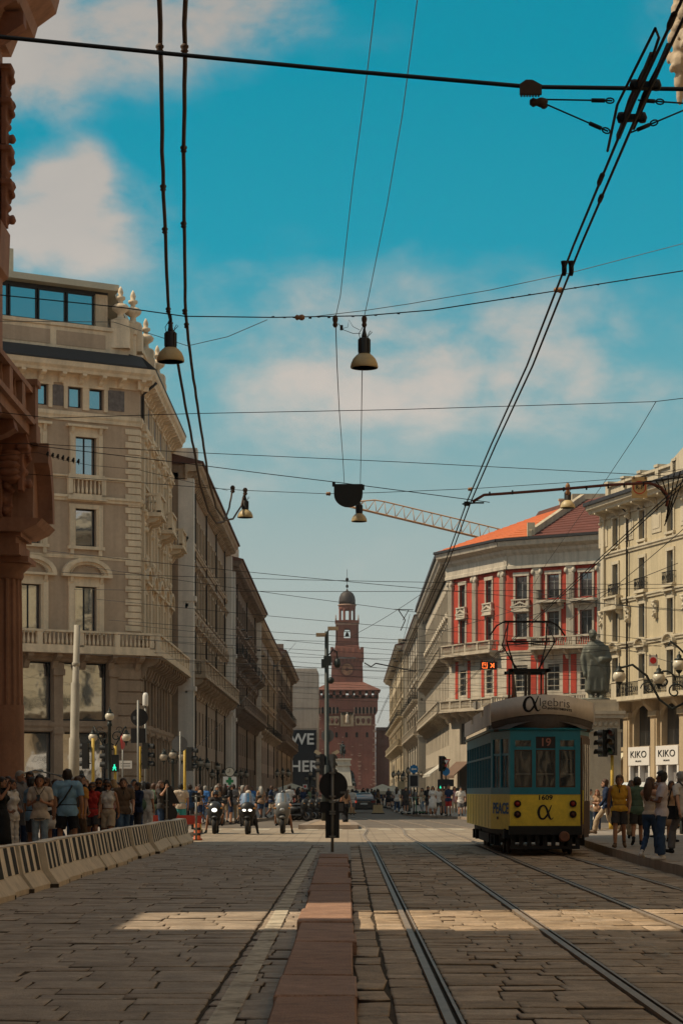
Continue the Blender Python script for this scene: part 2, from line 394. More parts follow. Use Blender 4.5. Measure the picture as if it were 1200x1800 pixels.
rail(track(.67, [(.67+a,b) for a,b in lt]), 'polished rail beside the red kerb island, first from the island')
rail(track(2.12, [(2.12+a,b) for a,b in lt]), 'polished rail in the middle of the stone roadway, second from the island')
rail([(3.66,12),(3.66,30),(3.67,42)]+[(3.66+a,b) for a,b in rt], 'dull rail running under the left wheels of the yellow tram')
rail([(5.105,12),(5.105,30),(5.11,42)]+[(5.105+a,b) for a,b in rt], 'dull rail nearest the right kerb, under the right wheels of the tram')

# red granite kerb island between carriageway and tracks
root = struct(inst('kerb_island', MB().bx(-.46,.0,12,50.6,-.05,.02).mesh('kerb_island', M_RED)))
y = 12.0
while y < 51.5:
    d = random.choice((1.7, 2.2, 2.6, 3.0, 1.2)); d = 51.8-y if 51.8-(y+d) < .8 else d
    ox = random.uniform(-.02,.02); a = .014; ym = y+d/2; w0, w1 = -.48-(ym-13.6)*.0038+ox, .06-(ym-13.6)*.0013+ox*.6+random.uniform(-.025,.025)
    t = .12+random.uniform(-.014,.014)
    b = MB(); x0, x1, ya, yb = w0, w1, y+.008, y+d-.008
    vs = [(x0,ya,-.03),(x1,ya,-.03),(x1,yb,-.03),(x0,yb,-.03),(x0,ya,t-a),(x1,ya,t-a),(x1,yb,t-a),(x0,yb,t-a),(x0+a,ya+a,t),(x1-a,ya+a,t),(x1-a,yb-a,t+random.uniform(-.012,.008)),(x0+a,yb-a,t)]
    b.add(vs, [(0,1,5,4),(1,2,6,5),(2,3,7,6),(3,0,4,7),(4,5,9,8),(5,6,10,9),(6,7,11,10),(7,4,8,11),(8,9,10,11)])
    b.build('kerb_stone', M_RED, root); y += d

def pavement(name, poly, z, kerb_idx, kw=.32, kl=1.6, m=None):
    g = MB(); n = len(poly)
    cx = sum(p[0] for p in poly)/n; cy = sum(p[1] for p in poly)/n
    g.prism(poly, -.06, z-.006, 'z'); root = struct(g.build(name, m or M_PAVE))
    for i in kerb_idx:
        a, b = Vector(poly[i]), Vector(poly[(i+1) % n]); d = b-a; L = d.length; k = max(1, round(L/kl)); d.normalize(); nn = Vector((-d.y, d.x))
        if nn.dot(Vector((cx, cy))-a) < 0: nn = -nn
        for j in range(k):
            p0 = a+d*(L*j/k+.006); p1 = a+d*(L*(j+1)/k-.006)
            q = [p0-nn*.02, p1-nn*.02, p1+nn*kw, p0+nn*kw]
            kb = MB(); zt = z+.004+random.uniform(-.004,.006)
            kb.prism([tuple(v) for v in q], -.05, zt, 'z'); kb.build('kerb_stone', M_KERB, root)
    return root
RP = [(5.95,24),(5.95,40),(6.05,48),(6.25,55),(6.5,62),(7.0,70),(8.2,78),(10,82),(26,82),(26,24)]
pavement('right_pavement', RP, .19, range(0,8))
pavement('left_pavement', [(-5.36,10),(-5.36,84),(-6.5,92),(-40,92),(-40,10)], .14, [0,1])
pavement('far_right_pavement', [(8.6,121),(6.6,126),(4.6,138),(3.7,150),(3.7,420),(10.2,420),(10.2,226),(24,205),(24,121)], .14, [0,1,2,3])
pavement('far_left_pavement', [(-5.9,104),(-5.0,112),(-3.6,132),(-3.0,150),(-3.0,420),(-10.6,420),(-11.8,130),(-30,114),(-30,104)], .14, [0,1,2,3])
pavement('island_kerb', [(-2.0,93),(.42,93),(.42,99),(.1,111),(-1.6,111)], .17, [0,1,2,3,4], m=mat('island_fill', (.34,.24,.16), .8, .3, 1, .3, 30))
# ------------------------------------------------------------------ building kit
M_FRAME = mat('dark_window_frame', (.018, .018, .02), .5, 0)
M_WFRAME = mat('pale_window_frame', (.30, .29, .27), .6, .1)
M_GLASS = glass('sky_glass', (.02,.028,.035), .42)
M_GLASSD = glass('dark_glass', (.015,.018,.02), .12)
M_IRON = mat('black_iron', (.016,.016,.017), .55, .1, 5, metal=.3)
M_PIPE = mat('dark_downpipe', (.035,.028,.024), .6, .2, 3)
M_ROOFT = mat('dark_roof_tiles', (.13,.06,.045), .8, .25, 1, .6, 12)
M_SLATE = mat('black_slate', (.025,.024,.025), .6, .2, 2, .4, 20)
_mc = {}
def cached(key, fn):
    if key not in _mc: _mc[key] = fn()
    return _mc[key]
class Fac:
    def __init__(s, root, M): s.root = root; s.M = M
    def put(s, name, me, x=0, y=0, z=0, rz=0, par=None):
        return inst(name, me, s.root, s.M @ T(x,y,z,rz))
    def add(s, name, mb, mats): return mb.build(name, mats, s.root, s.M)
def wall_mb(x0, x1, z0, z1, holes, depth=.3, mb=None, mi=0, y=0.0):
    """front wall with real openings; holes = (x0,x1,z0,z1)"""
    mb = mb or MB()
    holes = [h for h in holes if h[1] > x0 and h[0] < x1 and h[3] > z0 and h[2] < z1]
    xs = sorted({x0, x1} | {min(max(v, x0), x1) for h in holes for v in h[:2]}); zs = sorted({z0, z1} | {min(max(v, z0), z1) for h in holes for v in h[2:4]})
    for zi in range(len(zs)-1):
        run = None; zc = (zs[zi]+zs[zi+1])/2
        row = [h for h in holes if h[2] < zc < h[3]]
        for xi in range(len(xs)):
            solid = False
            if xi < len(xs)-1:
                xc = (xs[xi]+xs[xi+1])/2; solid = not any(h[0] < xc < h[1] for h in row)
            if solid and run is None: run = xs[xi]
            if not solid and run is not None:
                a, b = run, xs[xi]; mb.add([(a,y,zs[zi]),(b,y,zs[zi]),(b,y,zs[zi+1]),(a,y,zs[zi+1])], [(0,1,2,3)], mi); run = None
    for a, b, c, d in holes:
        e = y+depth
        mb.add([(a,y,c),(b,y,c),(b,y,d),(a,y,d),(a,e,c),(b,e,c),(b,e,d),(a,e,d)], [(0,4,5,1),(1,5,6,2),(2,6,7,3),(3,7,4,0)], mi)
    return mb
def window_me(w, h, kind):
    def mk():
        f = MB(); b = .06 if kind != 'shop' else .09
        f.bx(-w/2,-w/2+b,-.03,.05,0,h); f.bx(w/2-b,w/2,-.03,.05,0,h); f.bx(-w/2+b,w/2-b,-.03,.05,0,b); f.bx(-w/2+b,w/2-b,-.03,.05,h-b,h)
        if kind in ('casement', 'pale', 'cross'):
            f.bx(-.045,.045,-.025,.045,b,h-b)
        if kind in ('pale', 'cross'):
            f.bx(-w/2+b,-.045,-.02,.04,h*.7,h*.7+.05); f.bx(.045,w/2-b,-.02,.04,h*.7,h*.7+.05)
        if kind == 'shop3':
            for k in (-1,1): f.bx(k*w/6-.03,k*w/6+.03,-.02,.04,b,h-b)
            f.bx(-w/2+b,w/2-b,-.015,.035,h*.36,h*.36+.06)
        g = MB(); g.bx(-w/2+b*.5,w/2-b*.5,.0,.02,b*.5,h-b*.5)
        return f, g
    return cached(('win', w, h, kind), mk)
def win_pair(w, h, kind, fm, gm):
    def mk():
        f, g = window_me(w, h, kind); return f.mesh('window', fm), g.mesh('pane', gm)
    return cached(('winm', w, h, kind, fm.name, gm.name), mk)
def add_window(fac, x, z, w, h, kind='casement', y=.24, fm=None, gm=None):
    a, b = win_pair(round(w,2), round(h,2), kind, fm or M_FRAME, gm or M_GLASS)
    o = fac.put('window', a, x, y, z); inst('pane', b, o); return o
def surround_me(w, h, style, m, t=.2, big=0.0):
    def mk():
        s = MB()
        s.bx(-w/2-t,-w/2,-.10,.02,0,h); s.bx(w/2,w/2+t,-.10,.02,0,h); s.bx(-w/2-t-.02,w/2+t+.02,-.12,.02,h,h+.24)
        if t > .3:
            for k in (-1,1): s.bx(k*(w/2+t*.62)-t*.36,k*(w/2+t*.62)+t*.36,-.17,.02,0,h+.1)
        s.bx(-w/2-t-.1,w/2+t+.1,-.2,.02,-.18,0)
        for k in (-1,1): s.bx(k*(w/2+t*.6)-.1,k*(w/2+t*.6)+.1,-.16,.02,-.5,-.18)
        z = h+.24
        if style in ('flat','ped','arch'):
            s.bx(-w/2-t,w/2+t,-.09,.02,z,z+.28)
            for k in (-1,1): s.prism([(-.02,z-.25),(-.2,z+.02),(-.28,z+.28),(.02,z+.28)], k*(w/2+t*.6)-.09, k*(w/2+t*.6)+.09, 'x')
            W = w/2+t+.22+big; z += .28
            s.bx(-W,W,-.36,.02,z,z+.13); z += .13
            if style == 'ped':
                hgt = W*.42; s.prism([(-W+.14,z),(W-.14,z),(0,z+hgt-.1)], -.1, .02, 'y')
                for k in (-1,1): s.prism([(k*W,z),(0,z+hgt),(0,z+hgt-.15),(k*(W-.32),z)], -.38, .02, 'y')
            if style == 'arch':
                n = 10; ro = [(W*math.cos(math.pi*(1-i/n)), z+W*.62*math.sin(math.pi*i/n)) for i in range(n+1)]; ri = [(x*.82, z+(zz-z)*.78) for x, zz in ro]
                for i in range(n): s.prism([ro[i],ro[i+1],ri[i+1],ri[i]], -.36, .02, 'y')
                ri2 = [(x*.7, z+(zz-z)*.62) for x, zz in ro]
                if big:
                    for i in range(1,2*n): a_ = math.pi*i/(2*n); s.box((W*.64*math.cos(a_),-.16,z+W*.40*math.sin(a_)),(.07,.12,.07))
                for i in range(n): s.prism([ri[i],ri[i+1],ri2[i+1],ri2[i]], -.2, .02, 'y')
        return s.mesh('window_surround', m)
    return cached(('sur', round(w,2), round(h,2), style, m.name, t, big), mk)
def balcony_me(w, d, kind, m, rail=.95, brk=2):
    def mk():
        s = MB(); s.bx(-w/2,w/2,-d,.02,-.16,0); s.bx(-w/2-.06,w/2+.06,-d-.06,.02,-.24,-.16)
        return s.mesh('balcony', m)
    return cached(('bal', w, d, m.name), mk)
def balust_me(w, d, kind, m, rail=.95):
    def mk():
        s = MB()
        if kind == 'stone':
            for k in (-1,1):
                s.bx(k*(w/2-.13)-.13,k*(w/2-.13)+.13,-d+.02,-d+.28,0,rail)
            s.bx(-w/2-.02,w/2+.02,-d-.02,-d+.3,rail,rail+.12); s.bx(-w/2,w/2,-d+.02,-d+.26,0,.1)
            n = max(2, int((w-.6)/.24)); prof = [(.05,.1),(.085,.22),(.085,.32),(.045,.55),(.045,.68),(.07,rail)]
            for i in range(n): s.lathe(prof, 6, (-w/2+.38+(w-.76)*i/max(1,n-1), -d+.14, 0))
            if w > 4:
                for i in range(1, int(w/2.2)): xx = -w/2+w*i/int(w/2.2); s.bx(xx-.16,xx+.16,-d+.01,-d+.29,.1,rail)
            if d > .5:
                for k in (-1,1):
                    s.bx(k*(w/2-.13)-.13,k*(w/2-.13)+.13,-d+.28,0,rail,rail+.12)
                    for i in range(int((d-.4)/.24)): s.lathe(prof, 6, (k*(w/2-.13), -d+.45+i*.24, 0))
        else:
            n = int(w/.13); hh = rail
            for i in range(n+1): xx = -w/2+.02+(w-.04)*i/n; s.bx(xx-.011,xx+.011,-d+.02,-d+.04,0,hh)
            s.bx(-w/2,w/2,-d,-d+.05,hh,hh+.05); s.bx(-w/2,w/2,-d+.01,-d+.04,.12,.15)
            for k in (-1,1):
                s.bx(k*(w/2-.02)-.02,k*(w/2-.02)+.02,-d+.05,0,hh,hh+.05)
                for i in range(int(d/.14)): s.bx(k*(w/2-.02)-.01,k*(w/2-.02)+.01,-d+.1+i*.14,-d+.12+i*.14,0,hh)
            if kind == 'ornate':
                for i in range(max(1, int(w/.42))):
                    xx = -w/2+.22+i*.42
                    pts = [(xx+.15*math.cos(t*.7), -d+.03, .48+.22*math.sin(t*.7)) for t in range(10)]
                    s.tube(pts, .022, 4)
        return s.mesh('balustrade', m)
    return cached(('bst', w, d, kind, m.name, rail), mk)
def bracket_me(d, h, w, m):
    def mk():
        s = MB(); s.prism([(.02,0),(-d,0),(-d,-h*.22),(-d*.72,-h*.42),(-d*.42,-h*.5),(-d*.3,-h*.8),(-d*.16,-h),(.02,-h)], -w/2, w/2, 'x'); return s.mesh('bracket', m)
    return cached(('brk', d, h, w, m.name), mk)
def add_balcony(fac, x, z, w, d, kind, m, mrail=None, nb=2, rail=.95, bh=.7):
    o = fac.put('balcony', balcony_me(w, d, kind, m), x, 0, z)
    inst('balustrade', balust_me(w, d, kind, mrail or m, rail), o)
    bm_ = bracket_me(round(d*.85,2), bh, .26, m)
    for i in range(nb): inst('bracket', bm_, o, T(-w/2+.3+(w-.6)*i/max(1,nb-1), 0, -.24))
    return o
def strip(fac, name, prof, x0, x1, m, mitre0=0.0, mitre1=0.0):
    """moulding extruded along x; prof (y,z) from bottom to top, y negative = outwards"""
    mb = MB(); n = len(prof)
    vs = [(x0+mitre0*p[0], p[0], p[1]) for p in prof]+[(x1-mitre1*p[0], p[0], p[1]) for p in prof]
    fs = [(i, n+i, n+i+1, i+1) for i in range(n-1)]+[(n-1, 2*n-1, n, 0)]+[tuple(range(n)), tuple(range(n, 2*n))[::-1]]
    mb.add(vs, fs); return fac.add(name, mb, m)
def band(fac, z, x0, x1, m, d=.14, h=.3, name='string_course', mit0=0, mit1=0):
    return strip(fac, name, [(.02,z),(-d*.5,z),(-d*.6,z+h*.35),(-d,z+h*.6),(-d,z+h),(.02,z+h+.02)], x0, x1, m, mit0, mit1)
def cornice(fac, z, x0, x1, m, d=.9, h=.75, nb=0, mit0=0, mit1=0, bm_=None):
    strip(fac, 'cornice', [(.02,z-.5),(-.12,z-.5),(-.12,z-.1),(-.2,z),(-d*.75,z+.02),(-d*.8,z+h*.3),(-d*.95,z+h*.55),(-d,z+h),(.02,z+h+.06)], x0, x1, m, mit0, mit1)
    if nb:
        me = bracket_me(round(d*.7,2), .5, .26, bm_ or m)
        for i in range(nb): fac.put('bracket', me, x0+(x1-x0)*(i+.5)/nb, -.1, z+.01)
def body(root, pts, z1, m, roofm, z0=-.05, name='wall', setback=0.0):
    """closed prism of the block behind the facades (world-oriented local polygon)"""
    mb = MB(); n = len(pts); mb.prism(pts, z0, z1, 'z'); return mb.build(name, m, root)
def fuse(mb, voxel, smooth=2):
    """weld overlapping closed shapes into one continuous skin"""
    me = bpy.data.meshes.new('tmp'); me.from_pydata(mb.v, [], mb.f)
    bm = bmesh.new(); bm.from_mesh(me); bmesh.ops.recalc_face_normals(bm, faces=bm.faces); bm.to_mesh(me); bm.free()
    o = bpy.data.objects.new('tmp', me); COL.objects.link(o)
    m = o.modifiers.new('r', 'REMESH'); m.mode = 'VOXEL'; m.voxel_size = voxel; m.use_smooth_shade = True
    if smooth: q = o.modifiers.new('s', 'SMOOTH'); q.iterations = smooth; q.factor = .5
    dg = bpy.context.evaluated_depsgraph_get(); r = bpy.data.meshes.new_from_object(o.evaluated_get(dg))
    bpy.data.objects.remove(o); bpy.data.meshes.remove(me)
    return r
# ------------------------------------------------------------------ buildings
M_PL1 = mat('plaster_taupe', (.50,.355,.245), .85, .12, .5, .25, 14, streak=.25)
M_TR1 = mat('stone_trim_warm', (.80,.62,.43), .8, .14, .8, .25, 12, streak=.4)
M_DK1 = mat('stone_base_warm', (.36,.25,.17), .8, .2, .8, .3, 8, streak=.4)
M_PANEL = mat('grey_painted_panel', (.17,.14,.13), .8, .35, 5)
M_SHEET = mat('pale_metal_roof', (.50,.44,.33), .5, .1, 1)
LEFT = R(90); RIGHT = R(-90)

# ---- corner building on the left, facing the square
def corner_building():
    cx, cy = -11.8, 129.0
    root = thing('corner_building', 'tall beige corner palazzo on the left with glass penthouse, balustraded balconies and quoined corner', 'building', (cx, cy, 0))
    ang = math.atan2(5, 8)
    A = Fac(root, Matrix.Rotation(ang, 4, 'Z')); B = Fac(root, Matrix.Rotation(LEFT, 4, 'Z'))
    LA, LB = 34.0, 24.0
    baysA = [-3.35-3.4*i for i in range(9)]; baysB = [3.3+4.35*i for i in range(5)]
    for fc, bays, xa, xb, side in ((A, baysA, -LA, 0, 0), (B, baysB, 0, LB, 1)):
        holes = []
        for b in bays:
            holes += [(b-1.42,b+1.42,1.7,4.85), (b-1.42,b+1.42,5.5,8.75), (b-.66,b+.66,10.5,13.0), (b-.64,b+.64,15.25,17.35), (b-.64,b+.64,19.25,21.35)]
            for k in (-.66,.66): holes.append((b+k-.44,b+k+.44,22.95,24.1))
        w = wall_mb(xa, xb, 9.2, 25.0, [h for h in holes if h[2] > 9], .3); fc.add('wall', w, M_PL1)
        w = wall_mb(xa, xb, -.05, 9.2, [h for h in holes if h[2] < 9], .45); fc.add('base_wall', w, M_DK1)
        for b in bays:
            for z, h in ((1.7,3.15),(5.5,3.25)): add_window(fc, b, z, 2.84, h, 'shop', .38, gm=M_GLASS if side == 0 else M_GLASSD)
            add_window(fc, b, 10.5, 1.32, 2.5, 'casement'); add_window(fc, b, 15.25, 1.28, 2.1, 'shop'); add_window(fc, b, 19.25, 1.28, 2.1, 'casement')
            for k in (-.66,.66): add_window(fc, b+k, 22.95, .88, 1.15, 'shop')
            fc.put('window_surround', surround_me(1.32,2.5,'arch',M_TR1,.42,.22), b, 0, 10.5)
            fc.put('window_surround', surround_me(1.28,2.1,'plain',M_TR1,.38), b, 0, 15.25)
            fc.put('window_surround', surround_me(1.28,2.1,'flat',M_TR1,.36), b, 0, 19.25)
            def att():
                s = MB()
                for x0 in (-1.35,-.2,1.12): s.bx(x0,x0+.23 if x0 != -.2 else x0+.4,-.09,.02,-.1,1.3)
                s.bx(-1.4,1.4,-.12,.02,1.15,1.4); return s.mesh('window_surround', M_TR1)
            fc.put('window_surround', cached('attic_sur', att), b, 0, 22.95)
            def pan():
                s = MB(); s.bx(-.5,.5,-.03,.02,0,1.15); return s.mesh('wall_panel', M_PANEL)
            fc.put('wall_panel', cached('attic_pan', pan), b-1.95 if side else b+1.9, 0, 22.98)
            if side == 0:
                o = fc.put('balcony', balcony_me(2.3,.30,'stone',M_TR1), b, 0, 18.05); inst('balustrade', balust_me(2.3,.30,'stone',M_TR1,.9), o)
            else:
                if bays.index(b) in (0,2,4): add_balcony(fc, b, 17.6, 3.3, 1.1, 'stone', M_TR1, nb=3)
            # shop pier with capital
            pm = cached('pier1', lambda: MB().bx(-.27,.27,-.14,.02,0,8.7).bx(-.33,.33,-.2,.02,4.75,5.0).bx(-.35,.35,-.26,.02,8.0,8.35).bx(-.31,.31,-.2,.02,8.35,8.7).bx(-.33,.33,-.22,.02,0,.7).mesh('pier', M_DK1))
            fc.put('pier', pm, b+1.7 if fc is A else b-2.1, 0, 0)
        # belts
        mits = dict(mit0=0, mit1=0)
        band(fc, 4.9, xa, xb, M_DK1, .16, .5); band(fc, 8.8, xa, xb, M_DK1, .3, .4)
        band(fc, 14.55, xa, xb, M_TR1, .06, .18) ; band(fc, 17.75, xa, xb, M_TR1, .22, .32); band(fc, 19.0, xa, xb, M_TR1, .14, .18)
        band(fc, 22.2, xa, xb, M_TR1, .18, .5)
        cornice(fc, 24.75, xa-(.9 if fc is A else 0.55), xb+(.55 if fc is A else .0), M_TR1, .95, .6, nb=int((xb-xa)/1.15))
        # continuous first floor balcony
        if side == 0:
            bl = fc.add('balcony', MB().bx(xa, .5, -1.0, .02, 9.3, 9.55).bx(xa,.55,-1.06,.02,9.2,9.3), M_TR1)
            for i in range(7): inst('balustrade', balust_me(4.6,1.0,'stone',M_TR1,.8), bl, T(.5-2.35-4.7*i,0,9.55))
            bm_ = bracket_me(.85,.85,.3,M_DK1)
            for i in range(20): inst('bracket', bm_, bl, T(-.2-1.7*i, 0, 9.2))
        else:
            bl = fc.add('balcony', MB().bx(-.5, xb, -1.25, .02, 9.3, 9.55).bx(-.5,xb,-1.32,.02,9.2,9.3), M_TR1)
            for i in range(5): inst('balustrade', balust_me(4.7,1.25,'stone',M_TR1,.8), bl, T(1.9+4.75*i,0,9.55))
            bm_ = bracket_me(1.05,1.2,.4,M_DK1)
            for i in range(14): inst('bracket', bm_, bl, T(.3+1.75*i, 0, 9.2))
        # gutter roof and parapet
        strip(fc, 'gutter_roof', [(-.98,25.36),(-.98,25.46),(-.2,26.15),(.6,26.35),(.6,25.3)], xa, xb, M_SLATE)
        strip(fc, 'parapet', [(.35,26.0),(.35,27.45),(.25,27.5),(.25,27.7),(1.0,27.7),(1.0,26)], xa, xb, M_TR1)
        pp = cached('par_panel', lambda: MB().bx(-1.5,1.5,-.05,.02,0,.8).mesh('parapet_panel', M_PL1))
        for b in bays: fc.put('parapet_panel', pp, b-.1, .37, 26.45)
    # quoins at the corner
    for k in range(40):
        z = 10.6+k*.37
        if z > 21.9: break
        big = k % 2 == 0
        q = cached(('quoin', big), lambda: MB().prism([(-.9 if big else -.72,-.07),(.03,-.07),(.03,.02),(-.9 if big else -.72,.02)], .02, .33, 'z').mesh('quoin', M_TR1))
        A.put('quoin', q, 0, 0, z)
        q2 = cached(('quoin2', big), lambda: MB().bx(-.03,.72 if big else .55,-.07,.02,.02,.33).mesh('quoin', M_TR1)); B.put('quoin', q2, 0, 0, z)
    for k in range(12):
        z = .4+k*.68
        q = cached('quoin_b', lambda: MB().bx(-1.5,.05,-.12,.02,.02,.62).mesh('quoin', M_DK1)); A.put('quoin', q, 0, 0, z)
        q = cached('quoin_b2', lambda: MB().bx(-.05,1.3,-.12,.02,.02,.62).mesh('quoin', M_DK1)); B.put('quoin', q, 0, 0, z)
    # clustered corner pilaster with carved capitals on the street side
    cm = cached('carved', lambda: carved_me(M_TR1))
    for b in baysB:
        for zz in (14.2, 17.0, 21.2): B.put('carved_ornament', cm, b-2.15, -.05, zz)
        B.put('pilaster', cached('pil1', lambda: MB().bx(-.3,.3,-.22,.02,0,12.2).bx(-.42,.42,-.34,.02,11.9,12.3).bx(-.4,.4,-.3,.02,-.02,.4).mesh('pilaster', M_TR1)), b-2.15, 0, 10.2)
    B.add('downpipe', MB().tube([(1.0,-.12,9.6),(1.0,-.12,24.2),(1.0,-.9,24.9)], .08, 6), M_PIPE)
    # penthouse
    c, s_ = math.cos(ang), math.sin(ang)
    def la(x, y): return (x*c-y*s_, x*s_+y*c)
    pts = [la(-LA,1.6), la(-1.2,1.6), (-2.2,2.0), (-2.2,LB-1), (-11,LB-1), (-30,LB-8)]
    body(root, [la(-LA,.5), la(-.45,.5), (-.5,.4), (-.5,LB), (-14,LB), (-30,12)], 26.1, M_PL1, None)
    m = MB(); m.prism(pts, 26.0, 27.9, 'z'); m.build('penthouse_wall', M_TR1, root)
    x = -LA+.1; gm = None
    f = MB(); f.bx(-LA,-1.2,1.55,1.75,27.75,27.95); f.bx(-LA,-1.2,1.55,1.75,29.75,30.0); pf = A.add('penthouse_frame', f, M_FRAME)
    i = 0; x = -1.25
    while x > -LA+2:
        wd = 1.75 if i else .55
        if i: add_window(A, x-wd/2, 27.95, wd-.08, 1.8, 'shop', 1.62, M_FRAME, M_GLASS)
        else: A.add('corner_post', MB().bx(x-.75,x,1.5,1.8,27.9,29.8), M_TR1); wd = .8
        x -= wd; i += 1
    m = MB(); m.prism([la(-LA,1.9), la(-1.4,1.9), (-2.5,2.4), (-2.5,LB-1.5), (-11,LB-1.5), (-30,LB-8)], 27.9, 29.9, 'z'); m.build('penthouse_core', M_GLASSD, root)
    m = MB(); rp = [la(-LA,.75), la(-.9,.75), (-1.5,1.2), (-1.5,LB-.5), (-11,LB-.5), (-30,LB-8)]; m.prism(rp, 29.95, 30.3, 'z'); m.build('penthouse_roof', M_SHEET, root)
    m = MB(); m.prism([la(-LA,2.5), la(-6.6,2.5), la(-6.2,4.5), la(-LA,4.5)], 30.3, 32.0, 'z'); m.build('roof_box', M_SHEET, root)
    # stone finials on the parapet corners
    prof = [(.42,0),(.42,.12),(.2,.2),(.16,.42),(.44,.62),(.5,.78),(.36,.95),(.15,1.0),(.13,1.15),(.27,1.25),(.27,1.38),(.12,1.45),(.17,1.62),(.1,1.85),(.02,1.98)]
    fm_ = cached('finial', lambda: MB().lathe(prof, 12).bx(-.5,.5,-.5,.5,-.5,0).mesh('finial', M_TR1))
    ped = cached('finped', lambda: MB().bx(-.55,.55,-.55,.55,-1.6,-.5).mesh('pedestal', M_TR1))
    for xx, yy in [la(-.9,.55), (-.45,1.0), (-.4,8.7), (-.4,17.0), la(-1.6,2.4)]:
        o = inst('finial', fm_, root, T(xx,yy,28.2)); inst('pedestal', ped, o, T(0,0,0))
def carved_me(m):
    s = MB(); rr = random.Random(3)
    for i in range(16):
        s.ell((rr.uniform(-.3,.3), rr.uniform(-.3,.0), rr.uniform(-.5,.5)), (rr.uniform(.08,.16),)*3, 6, 4)
    s.bx(-.36,.36,-.34,.02,.5,.66); s.bx(-.25,.25,-.15,.02,-.7,.5)
    me = fuse(s, .05, 2); me.materials.append(m); me.name = 'carved_ornament'; return me

# ---- generic street building
def street_building(label, side, X, Ya, Yb, floors, wallm, trimm, H, bay=3.6, frame=None, glassm=None, endpil=None, roofm=None, eaves=1.0, cat='building', pipes=1, depth=14, name='street_building', basem=None, basez=0, overh=None, surr=True):
    L = Yb-Ya
    root = thing(name, label, cat, (X, Ya if side < 0 else Yb, 0))
    fc = Fac(root, Matrix.Rotation(LEFT if side < 0 else RIGHT, 4, 'Z'))
    nb = max(1, int((L-1.6)/bay)); m0 = (L-nb*bay)/2; bays = [m0+bay*(i+.5) for i in range(nb)]
    holes = []
    for fl in floors:
        for b in bays: holes.append((b-fl['w']/2, b+fl['w']/2, fl['z'], fl['z']+fl['h']))
    if basez:
        fc.add('base_wall', wall_mb(0, L, -.05, basez, [h for h in holes if h[2] < basez], .3), basem or trimm)
        fc.add('wall', wall_mb(0, L, basez, H, [h for h in holes if h[2] >= basez], .3), wallm)
    else: fc.add('wall', wall_mb(0, L, -.05, H, holes, .3), wallm)
    for fl in floors:
        for i, b in enumerate(bays):
            add_window(fc, b, fl['z'], fl['w'], fl['h'], fl.get('kind','casement'), .22, frame or M_FRAME, glassm or M_GLASSD)
            if fl.get('sur'): fc.put('window_surround', surround_me(fl['w'],fl['h'],fl['sur'],trimm), b, 0, fl['z'])
            bk = fl.get('bal')
            if bk and (i % fl.get('every',1) == fl.get('ph',0)):
                add_balcony(fc, b, fl['z']-.05, fl.get('bw',2.6), fl.get('bd',1.1), bk, trimm, M_IRON if bk != 'stone' else trimm, 2, .9, fl.get('bh',.8))
        if fl.get('band'): band(fc, fl['z']+fl['band'], 0, L, trimm, fl.get('bandd',.2), .32)
    cornice(fc, H-.1, -.25, L+.25, trimm, eaves, .55, nb=min(60, int(L/1.0)))
    for e in (0, 1):
        w = .9 if endpil else .5
        x0 = 0 if e == 0 else L-w
        fc.add('end_pilaster', MB().bx(x0, x0+w, -.16 if not endpil else -.55, .5, 0, H-.55).bx(x0-.06,x0+w+.06,-.3 if not endpil else -.7,.5,H*.62,H*.62+.35).bx(x0-.06,x0+w+.06,-.3 if not endpil else -.7,.5,H*.36,H*.36+.3), endpil or trimm)
    fc.add('roof_parapet', MB().bx(0 if side < 0 else L-1.3, 1.3 if side < 0 else L, -eaves*.7, 3.0, H+.5, H+1.5), endpil or trimm)
    fc.add('roof_wall', MB().bx(.0, L, .03, 3.0, H-.62, H+.5), wallm)
    for i in range(pipes):
        x = L*(i+.6)/max(1,pipes)
        fc.add('downpipe', MB().tube([(x,-.14,3.5),(x,-.14,H-.6),(x,-eaves*.8,H+.3)], .07, 5), M_PIPE)
    body(root, [(-.5 if side < 0 else .5, 0), (-.5 if side < 0 else .5, (L if side < 0 else -L)), ((-depth if side < 0 else depth), (L if side < 0 else -L)), ((-depth if side < 0 else depth), 0)], H-.15, wallm, None, name='rear_wall')
    strip(fc, 'roof', [(-eaves-.12,H+.42),(-eaves-.12,H+.56),(depth*.5,H+2.6),(depth,H+.5),(depth,H+.3)], -.3, L+.3, roofm or M_ROOFT)
    return root, fc, bays
M_PL2 = mat('plaster_brown', (.37,.26,.18), .85, .15, .4, .3, 10, streak=.45)
M_TR2 = mat('trim_brown', (.50,.365,.25), .82, .18, .7, .3, 10, streak=.5)
M_PIL = mat('white_pilaster', (.78,.69,.60), .75, .1, .6, .2, 10, streak=.35)
M_PL3 = mat('plaster_dark', (.22,.155,.115), .85, .2, .4, .3, 10, streak=.5)
M_TR3 = mat('trim_dark', (.28,.20,.15), .85, .2, .7, .3, 10, streak=.5)
M_PL4 = mat('plaster_pink_grey', (.36,.27,.225), .85, .15, .4, .3, 10, streak=.45)
corner_building()
fl2 = [dict(z=1.0,h=3.0,w=2.2,kind='shop'), dict(z=5.0,h=2.4,w=1.5,kind='cross',band=3.2), dict(z=9.6,h=3.0,w=1.35,sur='arch',bal='stone',bw=3.2,bd=1.25,bh=1.1,band=-.6), dict(z=14.6,h=2.3,w=1.3,sur='flat',band=-.7), dict(z=19.0,h=1.9,w=1.2,sur='plain',band=-.6)]
street_building('brown palazzo with white end pilasters behind the beige corner building', -1, -10.9, 153.2, 204.6, fl2, M_PL2, M_TR2, 23.2, 3.75, endpil=M_PIL, pipes=4, eaves=1.1)
